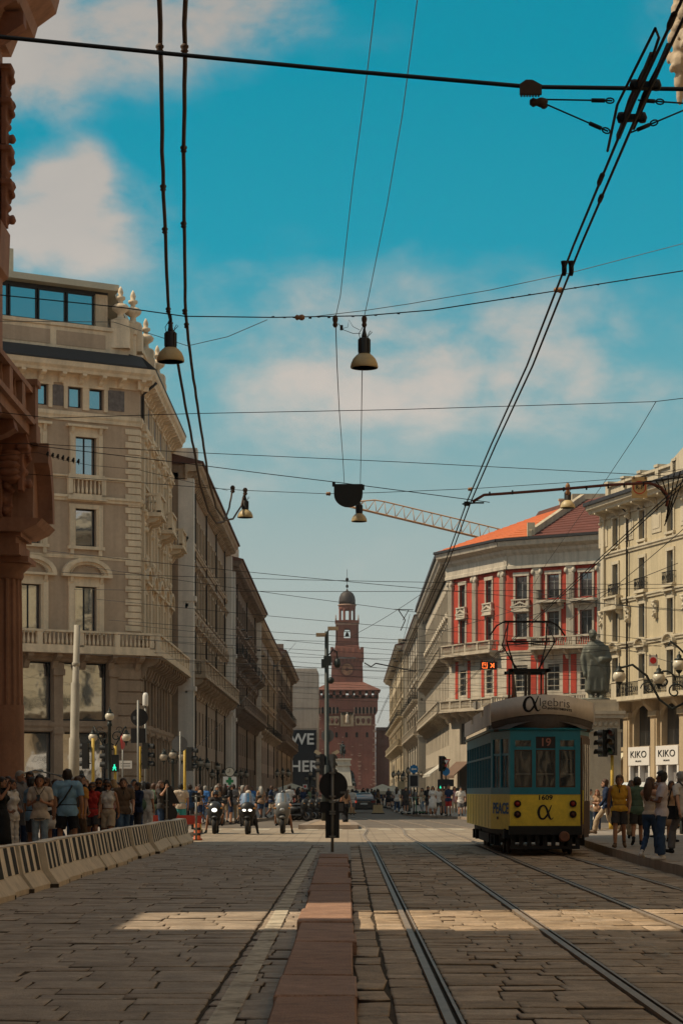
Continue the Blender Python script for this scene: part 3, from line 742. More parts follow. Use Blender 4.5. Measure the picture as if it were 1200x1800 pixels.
fl3 = [dict(z=1.0,h=3.0,w=2.0,kind='shop'), dict(z=5.2,h=2.2,w=1.4), dict(z=9.4,h=2.8,w=1.3,sur='ped',bal='stone',bw=2.8,bd=1.3,bh=1.1,band=-.6), dict(z=14.2,h=2.2,w=1.25,sur='flat',bal='iron',every=2,band=-.6), dict(z=18.2,h=1.9,w=1.2,sur='plain')]
street_building('dark brown palazzo with a pale end pillar, third along the left side of the street', -1, -10.7, 205.4, 268, fl3, M_PL3, M_TR3, 22.0, 3.9, endpil=M_PIL, pipes=3, eaves=1.2)
fl4 = [dict(z=1.0,h=3.0,w=2.0,kind='shop'), dict(z=5.2,h=2.2,w=1.4), dict(z=9.2,h=2.6,w=1.3,sur='flat',bal='iron',every=2,bd=1.1,band=-.6), dict(z=13.6,h=2.2,w=1.25,sur='flat',band=-.6), dict(z=17.6,h=1.9,w=1.2,sur='plain')]
street_building('pinkish grey palazzo, fourth along the left side of the street', -1, -10.9, 269, 342, fl4, M_PL4, M_TR2, 21.4, 4.1, pipes=3, eaves=1.0)
street_building('brown palazzo with stone balconies at the far end of the left side of the street', -1, -10.6, 343, 432, fl3, M_PL2, M_TR3, 22.4, 4.2, pipes=3, eaves=1.3)

# ---- building wrapped in scaffold sheeting with the banner
def wrapped_building():
    M_SH = mat('scaffold_sheeting', (.42,.36,.31), .9, .12, .12, .4, 1.2, streak=.35)
    root = thing('wrapped_building', 'building wrapped in pale grey scaffold sheeting with a dark WE HER banner', 'building', (-5.9, 452, 0))
    MB().bx(-14,0,0,16,0,25.6).build('sheeting', M_SH, root)
    MB().bx(-10,-.25,1,15,25.6,26.2).build('roof', M_SH, root)
    for i in range(5): MB().bx(-14,-.02,-.035,.0,6+i*4.1,6.06+i*4.1).build('sheeting_seam', mat('seam', (.3,.25,.22), .9), root)
    bn = MB().bx(-6.2,-.35,-.14,-.04,2.4,13.9).build('banner', mat('banner_navy', (.012,.016,.024), .7, .05, 1), root)
    W = mat('banner_letters', (.52,.55,.58), .7, .05)
    for tx, z in (('WE', 12.0), ('HER', 6.6)):
        t = text_mb(tx, 3.1, .06, .01, 'LEFT'); t.build('lettering', W, bn, T(-5.55, -.17, z))
wrapped_building()

# ---- right side of the street: far cream palazzo, pale palazzo, red corner building, cream palazzo
M_CR = mat('plaster_cream', (.50,.40,.265), .85, .14, .4, .25, 10, streak=.35)
M_TRC = mat('trim_cream', (.52,.43,.30), .82, .16, .7, .3, 10, streak=.45)
M_WH = mat('plaster_white', (.53,.465,.375), .85, .14, .6, .2, 10, streak=.5)
M_TRW = mat('trim_white', (.50,.425,.33), .8, .14, .7, .25, 10, streak=.4)
M_REDW = mat('red_plaster', (.46,.058,.034), .85, .2, .8, .2, 10, streak=.35)
M_GREYW = mat('grey_window_frame', (.20,.20,.19), .6, .1)
flr = [dict(z=1.0,h=3.2,w=2.2,kind='shop'), dict(z=5.4,h=2.2,w=1.4), dict(z=9.5,h=2.9,w=1.3,sur='arch',bal='stone',bw=2.8,bd=1.1,bh=1.0,band=-.6), dict(z=14.3,h=2.4,w=1.25,sur='flat',bal='iron',every=2,band=-.6), dict(z=18.7,h=2.2,w=1.2,sur='plain'), dict(z=22.3,h=1.6,w=1.1)]
street_building('cream palazzo with heavy eaves at the far end of the right side', 1, 9.3, 376, 500, flr, M_CR, M_TRC, 25.4, 4.4, pipes=3, eaves=1.4)
street_building('pale palazzo with dark downpipes between the cream palazzo and the red corner building', 1, 9.9, 303, 375, [dict(d) for d in flr], M_WH, M_TRW, 24.6, 4.2, pipes=6, eaves=1.0, endpil=M_WH)

def red_building():
    p = [(10.3,230.5),(15.4,219.0),(24.0,213.0)]
    root = thing('red_corner_building', 'red and white curved corner palazzo with giant pilasters and an orange tiled roof', 'building', (p[0][0], p[0][1], 0))
    def frame(a, b):
        d = Vector((b[0]-a[0], b[1]-a[1])); return Fac(root, Matrix.Translation((a[0]-p[0][0], a[1]-p[0][1], 0)) @ Matrix.Rotation(math.atan2(d.y, d.x), 4, 'Z')), d.length
    A, LA = frame(p[0], p[1]); Bf, LB = frame(p[1], p[2])
    S = Fac(root, Matrix.Translation((0, 70, 0)) @ Matrix.Rotation(RIGHT, 4, 'Z')); LS = 70.0
    defs = [(A, LA, [3.0, 8.7], [.5, 5.8, 11.6]), (Bf, LB, [.95+.6, 5.6, 9.1], [3.3, 7.35, 10.35])]
    defs[1] = (Bf, LB, [1.5, 5.0, 8.55], [3.3, 6.9, 10.2])
    frz = 22.9
    for fc, L, wins, pils in defs:
        holes = []
        for x in wins: holes += [(x-.65,x+.65,20.0,22.2),(x-.65,x+.65,16.4,18.7),(x-.65,x+.65,11.2,13.7),(x-.7,x+.7,6.3,8.4),(x-1.3,x+1.3,.6,4.6)]
        fc.add('wall', wall_mb(0,L,15.1,23.6,[h for h in holes if h[2]>15],.3), M_REDW)
        fc.add('rusticated_wall', wall_mb(0,L,9.6,15.1,[h for h in holes if 9.6<h[2]<15],.3), M_WH)
        fc.add('base_wall', wall_mb(0,L,-.05,9.6,[h for h in holes if h[2]<9],.4), M_TRW)
        for i, x in enumerate(wins):
            for z, h in ((20.0,2.2),(16.4,2.3),(11.2,2.5)): add_window(fc, x, z, 1.3, h, 'pale', .2, M_GREYW, M_GLASSD)
            add_window(fc, x, 6.3, 1.4, 2.1, 'cross', .25, M_FRAME, M_GLASSD); add_window(fc, x, .6, 2.6, 4.0, 'shop', .3, M_FRAME, M_GLASSD)
            sm_ = cached('redsur', lambda: MB().bx(-.85,-.65,-.1,.02,-.1,2.35).bx(.65,.85,-.1,.02,-.1,2.35).bx(-.9,.9,-.14,.02,2.25,2.6).mesh('window_surround', M_WH))
            fc.put('window_surround', sm_, x, 0, 20.0)
            fc.put('window_surround', surround_me(1.3,2.3,'ped',M_WH), x, 0, 16.4)
            if fc is A:
                o = fc.put('balcony', balcony_me(1.9,.35,'stone',M_WH), x, 0, 19.05); inst('balustrade', balust_me(1.9,.35,'stone',M_WH,.85), o)
            elif i > 0:
                add_balcony(fc, x, 19.75, 2.6, 1.0, 'iron', M_WH, M_IRON, 2, .9, .6)
            else:
                o = fc.put('balcony', balcony_me(1.9,.35,'stone',M_WH), x, 0, 19.05); inst('balustrade', balust_me(1.9,.35,'stone',M_WH,.85), o)
            rp = cached('redpanel', lambda: MB().bx(-.3,.3,-.05,.02,0,3.7).mesh('red_panel', M_REDW))
            for k in (-1,1): fc.put('red_panel', rp, x+k*1.35, 0, 10.9)
            aw = cached('awning_r', lambda: MB().prism([(.0,4.9),(-1.7,3.5),(-1.7,3.2),(-1.64,3.2),(-1.64,3.44),(.0,4.8)], -1.4,1.4,'x').mesh('awning', mat('awning_brown', (.16,.10,.07), .9, .1)))
            fc.put('awning', aw, x, -.05, -.3)
        pm = cached('ionic', lambda: ionic_me(M_WH))
        for x in pils: inst('giant_pilaster', pm, root, fc.M @ T(x,0,15.2) @ Matrix.Diagonal((.74,1,1,1)))
        band(fc, 14.7, 0, L, M_TRW, .15, .4); band(fc, 9.0, 0, L, M_TRW, .2, .5)
        strip(fc, 'entablature', [(.02,22.95),(-.42,22.95),(-.42,23.25),(-.34,23.3),(-.34,24.2),(-.6,24.5),(-.62,24.75),(-1.35,25.05),(-1.5,25.5),(.02,25.7)], -.3, L+.3, M_WH)
        strip(fc, 'gutter', [(-1.52,25.5),(-1.66,25.55),(-1.66,25.78),(.02,25.9)], -.4, L+.4, M_FRAME)
        for z in (11.0+.62*i for i in range(6)): fc.add('joint_course', MB().bx(0,L,-.02,.01,z,z+.05), M_TRW)
    # balconies that run along the curved front
    for fc, xm, w in ((A, 5.5, 10.6), (Bf, 2.2, .0), (Bf, 6.6, 7.4)):
        if w: 
            add_balcony(fc, xm, 15.3, w, 1.1, 'stone', M_TRW, None, 5, .85, .9)
    for fc, xm, w in ((A, 5.8, 11.4), (Bf, 5.2, 10.2)): add_balcony(fc, xm, 9.75, w, 1.2, 'stone', M_TRW, None, 7, .85, 1.0)
    # street side
    nb = 17; bays = [2.4+4.05*i for i in range(nb)]
    holes = []
    for b in bays: holes += [(b-.65,b+.65,20.0,22.2),(b-.65,b+.65,16.4,18.7),(b-.65,b+.65,11.2,13.7),(b-.7,b+.7,6.3,8.4),(b-1.3,b+1.3,.6,4.6)]
    S.add('wall', wall_mb(0,LS,-.05,23.6,holes,.3), M_TRW)
    for i, b in enumerate(bays):
        for z, h in ((20.0,2.2),(16.4,2.3),(11.2,2.5)): add_window(S, b, z, 1.3, h, 'pale', .2, M_GREYW, M_GLASSD)
        add_window(S, b, 6.3, 1.4, 2.1, 'cross', .25, M_FRAME, M_GLASSD); add_window(S, b, .6, 2.6, 4.0, 'shop', .25, M_FRAME, M_GLASSD)
        S.put('window_surround', surround_me(1.3,2.3,'ped',M_WH), b, 0, 16.4); S.put('window_surround', surround_me(1.3,2.2,'plain',M_WH), b, 0, 20.0)
        add_balcony(S, b, 15.3, 3.6, 1.1, 'stone', M_TRW, None, 2, .85, .9); add_balcony(S, b, 9.75, 4.0, 1.25, 'stone', M_TRW, None, 2, .85, 1.1)
        if i > 10: S.put('awning', cached('awning_w', lambda: MB().prism([(.0,4.9),(-1.9,3.6),(-1.9,3.35),(-1.84,3.35),(-1.84,3.54),(.0,4.8)], -1.4,1.4,'x').mesh('awning', mat('awning_pale', (.62,.58,.5), .9, .1))), b, -.05, -.2)
    cornice(S, 24.6, -.2, LS+.2, M_WH, 1.3, .7, nb=50)
    strip(S, 'gutter', [(-1.32,25.3),(-1.46,25.36),(-1.46,25.6),(.02,25.8)], -.4, LS+.4, M_FRAME)
    # body and hipped roof
    q = [(.5,70),(.5,.6),(5.4,-10.9),(13.9,-16.9),(30,-6),(30,70)]
    body(root, q, 25.4, M_TRW, None, name='rear_wall')
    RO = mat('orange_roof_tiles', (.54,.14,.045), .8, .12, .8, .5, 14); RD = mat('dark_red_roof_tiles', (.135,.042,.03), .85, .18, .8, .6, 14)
    e0, e1, e2 = (-1.4,.4), (4.6,-12.6), (13.9,-18.6)
    r0, r1, r2 = (9.5,6.0), (12.2,-3.0), (16.0,-6.0)
    zt, ze = 30.3, 25.85
    def slope(name, quad, m, rows=14):
        a, b, c, d = [Vector(v) for v in quad]; mb = MB()
        for i in range(rows):
            t0, t1 = i/rows, (i+1)/rows
            l0, l1, r0_, r1_ = a.lerp(d, t0), a.lerp(d, t1), b.lerp(c, t0), b.lerp(c, t1)
            up = Vector((0,0,.06)); mb.add([l0+up, r0_+up, r1_, l1, l0, r0_], [(0,1,2,3),(4,5,1,0)])
        return mb.build(name, m, root)
    v = lambda p2, z: (p2[0], p2[1], z)
    mid_e = (10.1,-16.4); mid_r = (14.3,-4.6)
    slope('roof', [v(e0,ze), v(e1,ze), v(r1,zt), v(r0,zt)], RO); slope('roof', [v(e1,ze), v((6.9,-14.2),ze), v((13.0,-3.6),zt), v(r1,zt)], RO)
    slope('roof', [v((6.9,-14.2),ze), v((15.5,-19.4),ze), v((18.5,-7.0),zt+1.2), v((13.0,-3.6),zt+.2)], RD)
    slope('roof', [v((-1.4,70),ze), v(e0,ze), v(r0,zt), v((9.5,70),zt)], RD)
    MB().prism([(6.75,-14.25),(7.15,-14.5),(13.3,-3.9),(12.9,-3.6)], 0, 1, 'z')
    pr = MB(); a, b = Vector((7.0,-14.3,ze-.1)), Vector((13.1,-3.7,zt+.1)); pr.beam(a+Vector((0,0,.3)), b+Vector((0,0,.45)), .45, .75); pr.box(a+Vector((.1,.3,.75)), (.7,.7,1.3)); pr.build('fire_wall', M_TRC, root)
    MB().prism([(9.5,60),(9.5,6),(12.2,-3),(13.6,-3.9),(20,-6),(30,0),(30,60)], 29.0, 30.7, 'z').build('roof_terrace', M_ROOFT, root)
    MB().bx(12.5,24,1,5,30.6,31.9).build('roof_hut', M_TRC, root)
    for xx, yy in ((11.6,1.0),(16.8,-6.2)): MB().bx(xx-.4,xx+.4,yy-.35,yy+.35,30.2,31.2).bx(xx-.5,xx+.5,yy-.45,yy+.45,31.2,31.35).build('chimney', M_TRC, root)
def ionic_me(m):
    s = MB(); s.bx(-.52,.52,-.24,.02,.5,7.1); s.bx(-.62,.62,-.32,.02,0,.5); s.bx(-.6,.6,-.3,.02,7.55,7.75)
    s.bx(-.5,.5,-.26,.02,7.1,7.55)
    for k in (-1,1):
        s.lathe([(.0,-.02),(.25,-.02),(.25,.34),(.0,.34)], 10, (k*.55,-.33,7.32), 0, True, Matrix.Rotation(R(-90),3,'X'))
    for i in range(5): s.bx(-.4+i*.2-.03,-.4+i*.2+.03,-.27,-.2,.6,7.0)
    return s.mesh('giant_pilaster', m)
red_building()

def cream_building():
    a, b = (20.2,180.2), (53,60)
    root = thing('cream_palazzo', 'ornate cream palazzo on the right with iron balconies above a white cosmetics shop', 'building', (a[0], a[1], 0))
    d = Vector((b[0]-a[0], b[1]-a[1])); L = d.length; fc = Fac(root, Matrix.Rotation(math.atan2(d.y, d.x), 4, 'Z'))
    bays = [2.7+5.35*i for i in range(23)]
    M_C = mat('plaster_pale_yellow', (.53,.44,.29), .85, .1, .5, .2, 10, streak=.25); M_T = mat('trim_pale_yellow', (.56,.48,.35), .8, .12, .8, .25, 10, streak=.35)
    M_B = mat('stone_tan', (.46,.35,.22), .8, .15, .8, .25, 10, streak=.3)
    holes = []
    for x in bays: holes += [(x-.55,x+.55,20.7,22.9),(x-.55,x+.55,16.9,19.3),(x-.55,x+.55,13.2,15.8),(x-.6,x+.6,9.2,12.0),(x-1.75,x+1.75,5.0,8.1),(x-1.75,x+1.75,.4,4.7)]
    fc.add('wall', wall_mb(0,L,8.6,24,[h for h in holes if h[2]>8.6],.35), M_C)
    fc.add('base_wall', wall_mb(0,L,-.05,8.6,[h for h in holes if h[2]<8.6],.7), M_B)
    for i, x in enumerate(bays):
        for z, h, w in ((20.7,2.2,1.1),(16.9,2.4,1.1),(13.2,2.6,1.1),(9.2,2.8,1.2)): add_window(fc, x, z, w, h, 'pale', .25, M_WFRAME if z > 16 else M_GREYW, M_GLASSD)
        add_window(fc, x, 5.0, 3.5, 3.1, 'shop3', .5, mat('grey_oriel_frame', (.10,.09,.085), .6, .1), M_GLASSD)
        for z, h, st in ((20.7,2.2,'plain'),(16.9,2.4,'plain'),(13.2,2.6,'flat'),(9.2,2.8,'arch')): fc.put('window_surround', surround_me(1.1 if z < 9 or z > 10 else 1.2, h, st, M_T), x, 0, z)
        o = fc.put('balcony', balcony_me(1.9,.35,'iron',M_T), x, 0, 16.85); inst('balustrade', balust_me(1.9,.35,'ornate',M_IRON,.85), o)
        fc.put('window_panel', cached('wp', lambda: MB().bx(-.9,.9,-.06,.02,0,1.6).bx(-.65,.65,-.09,.02,.3,1.3).mesh('wall_panel', M_T)), x-2.65, 0, 20.9)
        if i in (0,): add_balcony(fc, x, 15.95, 2.8, .6, 'stone', M_T, None, 2, .7, .7)
        for zz in (23.2, 15.2): fc.put('carved_ornament', cached('carved2', lambda: carved_me(M_T)), x-2.66, -.05, zz)
        # shop front and arched spandrel
        sp = cached('spand', lambda: spandrel(M_B)); fc.put('arch_spandrel', sp, x, .02, 6.5)
        if i > 0:
            sh = fc.put('shop_front', cached('shopf', lambda: MB().bx(-2.05,2.05,-.35,-.1,3.55,4.95).bx(-2.05,-1.75,-.3,.3,.2,3.55).bx(-.14,.14,-.3,.3,.2,3.55).bx(1.75,2.05,-.3,.3,.2,3.55).bx(-1.75,1.75,.0,.3,.2,.55).mesh('shop_front', mat('white_shop_front', (.74,.70,.66), .5, .03))), x, 0, 0)
            inst('pane', cached('shopg', lambda: MB().bx(-1.75,1.75,.1,.12,.5,3.6).mesh('pane', glass('shop_glass', (.25,.23,.22), .12))), sh)
            text_mb('KIKO', .72, 0, .01, 'CENTER', 1.9).build('lettering', M_IRON, sh, T(-.0, -.37, 4.36)); text_mb('MILANO', .16, 0, .01, 'CENTER', 1.9).build('lettering', M_IRON, sh, T(0, -.37, 3.86))
        else:
            fc.put('awning', cached('aw_c', lambda: MB().prism([(.2,4.7),(-1.3,3.0),(-1.3,2.45),(-1.25,2.45),(-1.25,2.95),(.2,4.5)], -1.8,1.8,'x').mesh('awning', mat('awning_cream', (.58,.52,.38), .9, .08))), x, 0, 0)
        fc.put('pier', cached('pier_c', lambda: MB().bx(-.62,.62,-.25,.02,0,7.6).bx(-.75,.75,-.4,.02,7.2,7.6).bx(-.35,.35,-.32,-.2,1.2,7.0).bx(-.72,.72,-.38,.02,0,.9).prism([(.02,8.5),(-1.1,8.5),(-1.0,8.1),(-.5,7.6),(.02,7.6)],-.35,.35,'x').mesh('pier', M_B)), x-2.68, 0, 0)
    # long iron balcony
    bl = fc.add('balcony', MB().bx(-.3,L,-1.3,.02,8.55,8.8).bx(-.3,L,-1.38,.02,8.45,8.55), M_T)
    for x in bays:
        inst('balustrade', balust_me(4.2,1.3,'ornate',M_IRON,1.0), bl, T(x,0,8.8)); inst('balustrade_post', cached('bpost', lambda: MB().bx(-.5,.5,-1.3,-.95,0,1.1).bx(-.55,.55,-1.36,-.9,1.1,1.2).mesh('balustrade_post', M_T)), bl, T(x-2.66,0,8.8))
    for z in (12.75,16.2,20.0): band(fc, z, 0, L, M_T, .2, .35)
    cornice(fc, 23.5, -.5, L, M_T, 1.35, .6, nb=50)
    strip(fc, 'gutter', [(-1.37,24.1),(-1.5,24.14),(-1.5,24.4),(.02,24.55)], -.6, L, M_FRAME)
    strip(fc, 'attic', [(.1,24.4),(.1,25.4),(-.08,25.5),(-.08,25.7),(.7,25.7),(.7,24.4)], 1.0, L, M_T)
    for i in range(21): fc.put('attic_post', cached('attp', lambda: MB().bx(-.3,.3,-.1,.8,0,1.5).bx(-.37,.37,-.17,.87,1.35,1.55).mesh('attic_post', M_T)), 1.0+3.3*i, 0, 24.4)
    fc.add('attic_gable', MB().prism([(13.5,24.4),(20.5,24.4),(20.5,25.9),(17,26.9),(13.5,25.8)], -.1,.9,'y'), M_T)
    fc.add('downpipe', MB().tube([(5.35,-.18,1.5),(5.35,-.18,23),(5.35,-1.2,23.9)], .09, 6), M_PIPE)
    fc.add('end_wall', MB().bx(-.02,.5,0,1.0,0,24).bx(-.1,.55,-.2,.02,8.7,23.4), M_T)
    c, s_ = math.cos(math.atan2(d.y, d.x)), math.sin(math.atan2(d.y, d.x))
    la = lambda x, y: (x*c-y*s_, x*s_+y*c)
    body(root, [la(0,.75), la(L,.75), la(L,20), la(0,20)], 24.5, M_T, None, name='rear_wall')
def spandrel(m):
    s = MB(); n = 10; W, H0 = 1.9, 0.35
    arc = [(W*math.cos(math.pi*(1-i/n))*.92, H0+1.25*math.sin(math.pi*i/n)) for i in range(n+1)]
    top = 2.0
    for i in range(n): s.prism([arc[i], arc[i+1], (arc[i+1][0], top), (arc[i][0], top)], -.16, .1, 'y')
    return s.mesh('arch_spandrel', m)
cream_building()
# ------------------------------------------------------------------ near buildings either side of the camera
M_L0 = mat('red_sandstone', (.33,.165,.10), .8, .2, .8, .35, 12, streak=.4)
M_L0D = mat('red_sandstone_dark', (.25,.105,.06), .8, .2, .8, .35, 12, streak=.5)
def near_left():
    X = -10.6
    root = thing('sandstone_palazzo', 'reddish sandstone palazzo at the left edge with fluted corner column and balustraded balcony', 'building', (X, 0, 0))
    Bf = Fac(root, Matrix.Rotation(LEFT, 4, 'Z'))
    bays = [-48+4.7*i for i in range(14)]+[31.5+4.7*i for i in range(7)]
    bays = [b for b in bays if b < 20] + [b for b in bays if b > 30]
    for (xa, xb, H) in ((-60, 22.9, 24.3), (27.7, 65.0, 24.3)):
        holes = []
        bb = [b for b in bays if xa+1.5 < b < xb-1.5]
        for b in bb: holes += [(b-1.3,b+1.3,1.2,5.2),(b-.8,b+.8,7.6,10.6),(b-.75,b+.75,13.3,16.2),(b-.7,b+.7,18.6,21)]
        Bf.add('wall', wall_mb(xa, xb, -.05, H, holes, .3), M_L0)
        for b in bb:
            for z, h, w in ((1.2,4,2.6),(7.6,3,1.6),(13.3,2.9,1.5),(18.6,2.4,1.4)): add_window(Bf, b, z, w, h, 'casement', .22, M_FRAME, M_GLASSD)
            Bf.put('window_surround', surround_me(1.5,2.9,'arch',M_L0), b, 0, 13.3)
        cornice(Bf, 24.0, xa, xb, M_L0, 1.6, .9, nb=int((xb-xa)/1.6))
        x0, x1 = xa, xb
        MB().prism([(-.5,x0+.1),(-.5,x1-.02),(-12,x1-.02),(-12,x0+.1)], -.05, 24.6, 'z').build('rear_wall', M_L0D, root)
    # low wing in the gap
    MB().prism([(-.3,22.7),(-.3,27.9),(-12,27.9),(-12,22.7)], -.05, 10.4, 'z').build('low_wing', M_L0D, root)
    # corner end wall towards the square
    MB().bx(-12,.05,65.0,65.5,0,24.0).build('end_wall', M_L0, root)
    # balcony, px 0-70 / 620-760
    bl = Bf.add('balcony', MB().bx(56,67.2,-1.30,.02,11.95,12.25).bx(56,67.35,-1.45,.02,12.25,12.42).bx(66.6,67.4,-1.5,.0,11.75,12.3), M_L0)
    bs = MB(); prof = [(.06,.1),(.1,.25),(.1,.36),(.05,.6),(.05,.68),(.08,.8)]
    bs.bx(56,67.2,-1.34,-1.04,12.42,12.55).bx(56,67.3,-1.38,-1.0,13.2,13.36)
    for c in (58.6, 62.6, 65.0): bs.bx(c-.3,c+.3,-1.36,-1.02,12.42,13.2)
    bs.bx(66.75,67.35,-1.45,-.95,12.42,13.45).bx(66.68,67.42,-1.52,-.88,13.45,13.62).bx(66.9,67.2,-.95,0,13.2,13.36)
    yy = 56.3
    while yy < 66.6:
        if all(abs(yy-c) > .42 for c in (58.6, 62.6, 65.0)): bs.lathe([(r*.62,z) for r,z in prof], 7, (yy,-1.19,12.42))
        yy += .5
    inst('balustrade', bs.mesh('balustrade', M_L0), bl)
    br = MB().prism([(.02,0),(-1.25,0),(-1.3,-.25),(-1.0,-.42),(-.75,-.5),(-.62,-.85),(-.35,-1.05),(-.3,-1.6),(.02,-1.9)], -.35,.35,'x').mesh('bracket', M_L0D)
    for c in (58.0, 61.0, 64.0, 66.6): inst('bracket', br, bl, T(c,0,11.95))
    cm = carved_me(M_L0D); inst('carved_ornament', cm, bl, T(66.5,-1.0,11.0))
    # portal: fluted column, capital, entablature, broken segmental pediment
    po = inst('portal', MB().bx(-.95,.0,66.0,67.9,.0,9.0).bx(-.3,.15,66.2,69.2,8.0,9.1).mesh('portal', M_L0D), root)
    cc = (.32, 68.0, 0)
    col = MB(); n = 64
    for (z0, z1, r, fl) in ((1.95,4.1,.62,0),(4.1,7.9,.60,1)):
        vs = []
        for z in (z0, z1):
            for k in range(n):
                a = 2*math.pi*k/n; rr = r - (.05 if (fl and k % 4 in (1,2)) else 0) - (.05 if (z > 5) else 0)
                vs.append((cc[0]+rr*math.cos(a), cc[1]+rr*math.sin(a), z))
        col.add(vs, [(k, (k+1) % n, n+(k+1) % n, n+k) for k in range(n)], 0)
    inst('column', col.mesh('column', M_L0), po)
    inst('pedestal', MB().bx(cc[0]-.85,cc[0]+.8,cc[1]-.8,cc[1]+.8,0,1.6).lathe([(.8,1.6),(.82,1.75),(.68,1.95)],24,(cc[0],cc[1],0)).mesh('pedestal', M_L0D), po)
    inst('capital', MB().lathe([(.57,7.85),(.62,7.95),(.6,8.05),(.78,8.22),(.82,8.32)],24,(cc[0],cc[1],0)).bx(cc[0]-.86,cc[0]+.86,cc[1]-.86,cc[1]+.86,8.32,8.48).mesh('capital', M_L0), po)
    inst('entablature', MB().bx(-.7,1.0,66.6,68.8,8.48,8.8).bx(-.7,.9,66.6,68.75,8.8,9.0).bx(-.7,1.05,66.55,68.85,9.0,9.12).prism([(-.7,9.12),(1.15,9.12),(1.55,9.3),(1.72,9.48),(-.7,9.55)],66.2,69.2,'y').mesh('entablature', M_L0), po)
    # scroll of the pediment (arc in the plane of the facade = y-z), thick in x
    ar = MB(); ro, ri = 2.35, 1.75; cy, cz = 66.9, 9.5
    pts = [(cy+ro*math.cos(a)*.72, cz+ro*math.sin(a)) for a in [R(2+13*i) for i in range(7)]]; pin = [(cy+ri*math.cos(a)*.72, cz+ri*math.sin(a)) for a in [R(2+13*i) for i in range(7)]]
    for i in range(6): ar.prism([pts[i],pts[i+1],pin[i+1],pin[i]], -.3, 1.78, 'x')
    for i in range(6): ar.prism([pin[i],pin[i+1],(cy,cz)], -.3, 1.35, 'x')
    inst('pediment', ar.mesh('pediment', M_L0), po)
    sc = MB()
    for i in range(20):
        a = i*.5; rr = .55-.022*i; sc.ell((.75, 66.4+rr*math.cos(a), 10.95+rr*math.sin(a)), (.36,.13,.13), 6, 4)
    inst('scroll', sc.mesh('scroll', M_L0D), po)
    inst('carved_ornament', cm, po, T(.55,66.6,10.2))
    inst('impost_block', MB().bx(-.3,.55,66,68.4,9.5,11.6).mesh('impost_block', M_L0D), po)
    # upper cornice end and carved window frame at the corner
    MB().prism([(-.5,23.6),(.5,23.6),(.7,24.1),(1.2,24.15),(1.3,24.5),(1.85,24.9),(1.95,25.3),(-.5,25.4)], 59, 68.4, 'y').build('cornice', M_L0, root)
    for yy in (61.0,63.5,66.0): MB().prism([(.1,24.05),(1.25,24.05),(1.25,23.7),(.5,23.2),(.1,23.0)], yy-.3, yy+.3, 'y').build('bracket', M_L0D, root)
    MB().bx(-.3,.3,66.2,68.0,13.7,23.7).build('corner_pilaster', M_L0, root)
    for zz in (22.4, 21.4, 20.0, 19.0): inst('carved_ornament', cm, root, T(.35,67.6,zz,R(90)))
    MB().prism([(.0,16.6),(.45,16.9),(.5,18.2),(.3,18.4),(.0,18.4)], 66.4, 68.2, 'y').build('carved_block', M_L0, root)
near_left()
def near_right():
    M_R0 = mat('tan_carved_stone', (.50,.39,.27), .8, .2, .8, .35, 12, streak=.35)
    root = thing('carved_stone_palazzo', 'tan stone palazzo at the right edge with carved cornice figures', 'building', (11.0, 74, 0))
    S = Fac(root, Matrix.Rotation(RIGHT, 4, 'Z'))
    holes = []; bays = [2.6+4.6*i for i in range(28)]
    for b in bays: holes += [(b-1.4,b+1.4,.8,5.0),(b-.8,b+.8,7.6,10.4),(b-.8,b+.8,13,15.8),(b-.7,b+.7,18.4,21)]
    S.add('wall', wall_mb(0, 134, -.05, 24.5, holes, .3), M_R0)
    for b in bays:
        for z, h, w in ((.8,4.2,2.8),(7.6,2.8,1.6),(13,2.8,1.6),(18.4,2.6,1.4)): add_window(S, b, z, w, h, 'casement', .22, M_FRAME, M_GLASSD)
    MB().prism([(.45,0),(.45,-134),(13,-134),(13,0)], -.05, 24.6, 'z').build('rear_wall', M_R0, root)
    cornice(S, 27.6, -.4, 134, M_R0, 1.0, .8, nb=40)
    MB().bx(0,12,-133,.0,24.6,28.3).build('attic', M_R0, root)
    fig = MB(); rr = random.Random(5)
    prof = [(0,-2.0,.14),(0,-1.6,.22),(.02,-1.0,.32),(0,-.4,.28),(-.02,.2,.36),(0,.7,.34),(0,1.1,.26),(0,1.5,.2)]
    for a, z, r in prof: fig.ell((a, -.22, z), (r, r*.9, .38), 8, 5)
    for i in range(26): fig.ell((rr.uniform(-.3,.3), rr.uniform(-.55,-.05), rr.uniform(-1.2,1.5)), (rr.uniform(.08,.17),rr.uniform(.08,.17),rr.uniform(.1,.3)), 6, 4)
    fm = fuse(fig, .045, 2); fm.materials.append(M_R0); fm.name = 'carved_figure'
    for i in range(6): S.put('carved_figure', fm, .35+2.3*i, -.05, 26.1)
    for i in range(1,4): S.put('corbel', cached('crb', lambda: MB().prism([(.02,.6),(-.6,.6),(-.5,0),(-.2,-.5),(.02,-.6)],-.3,.3,'x').mesh('corbel', M_R0)), .4+4.6*i, 0, 21.9)
near_right()

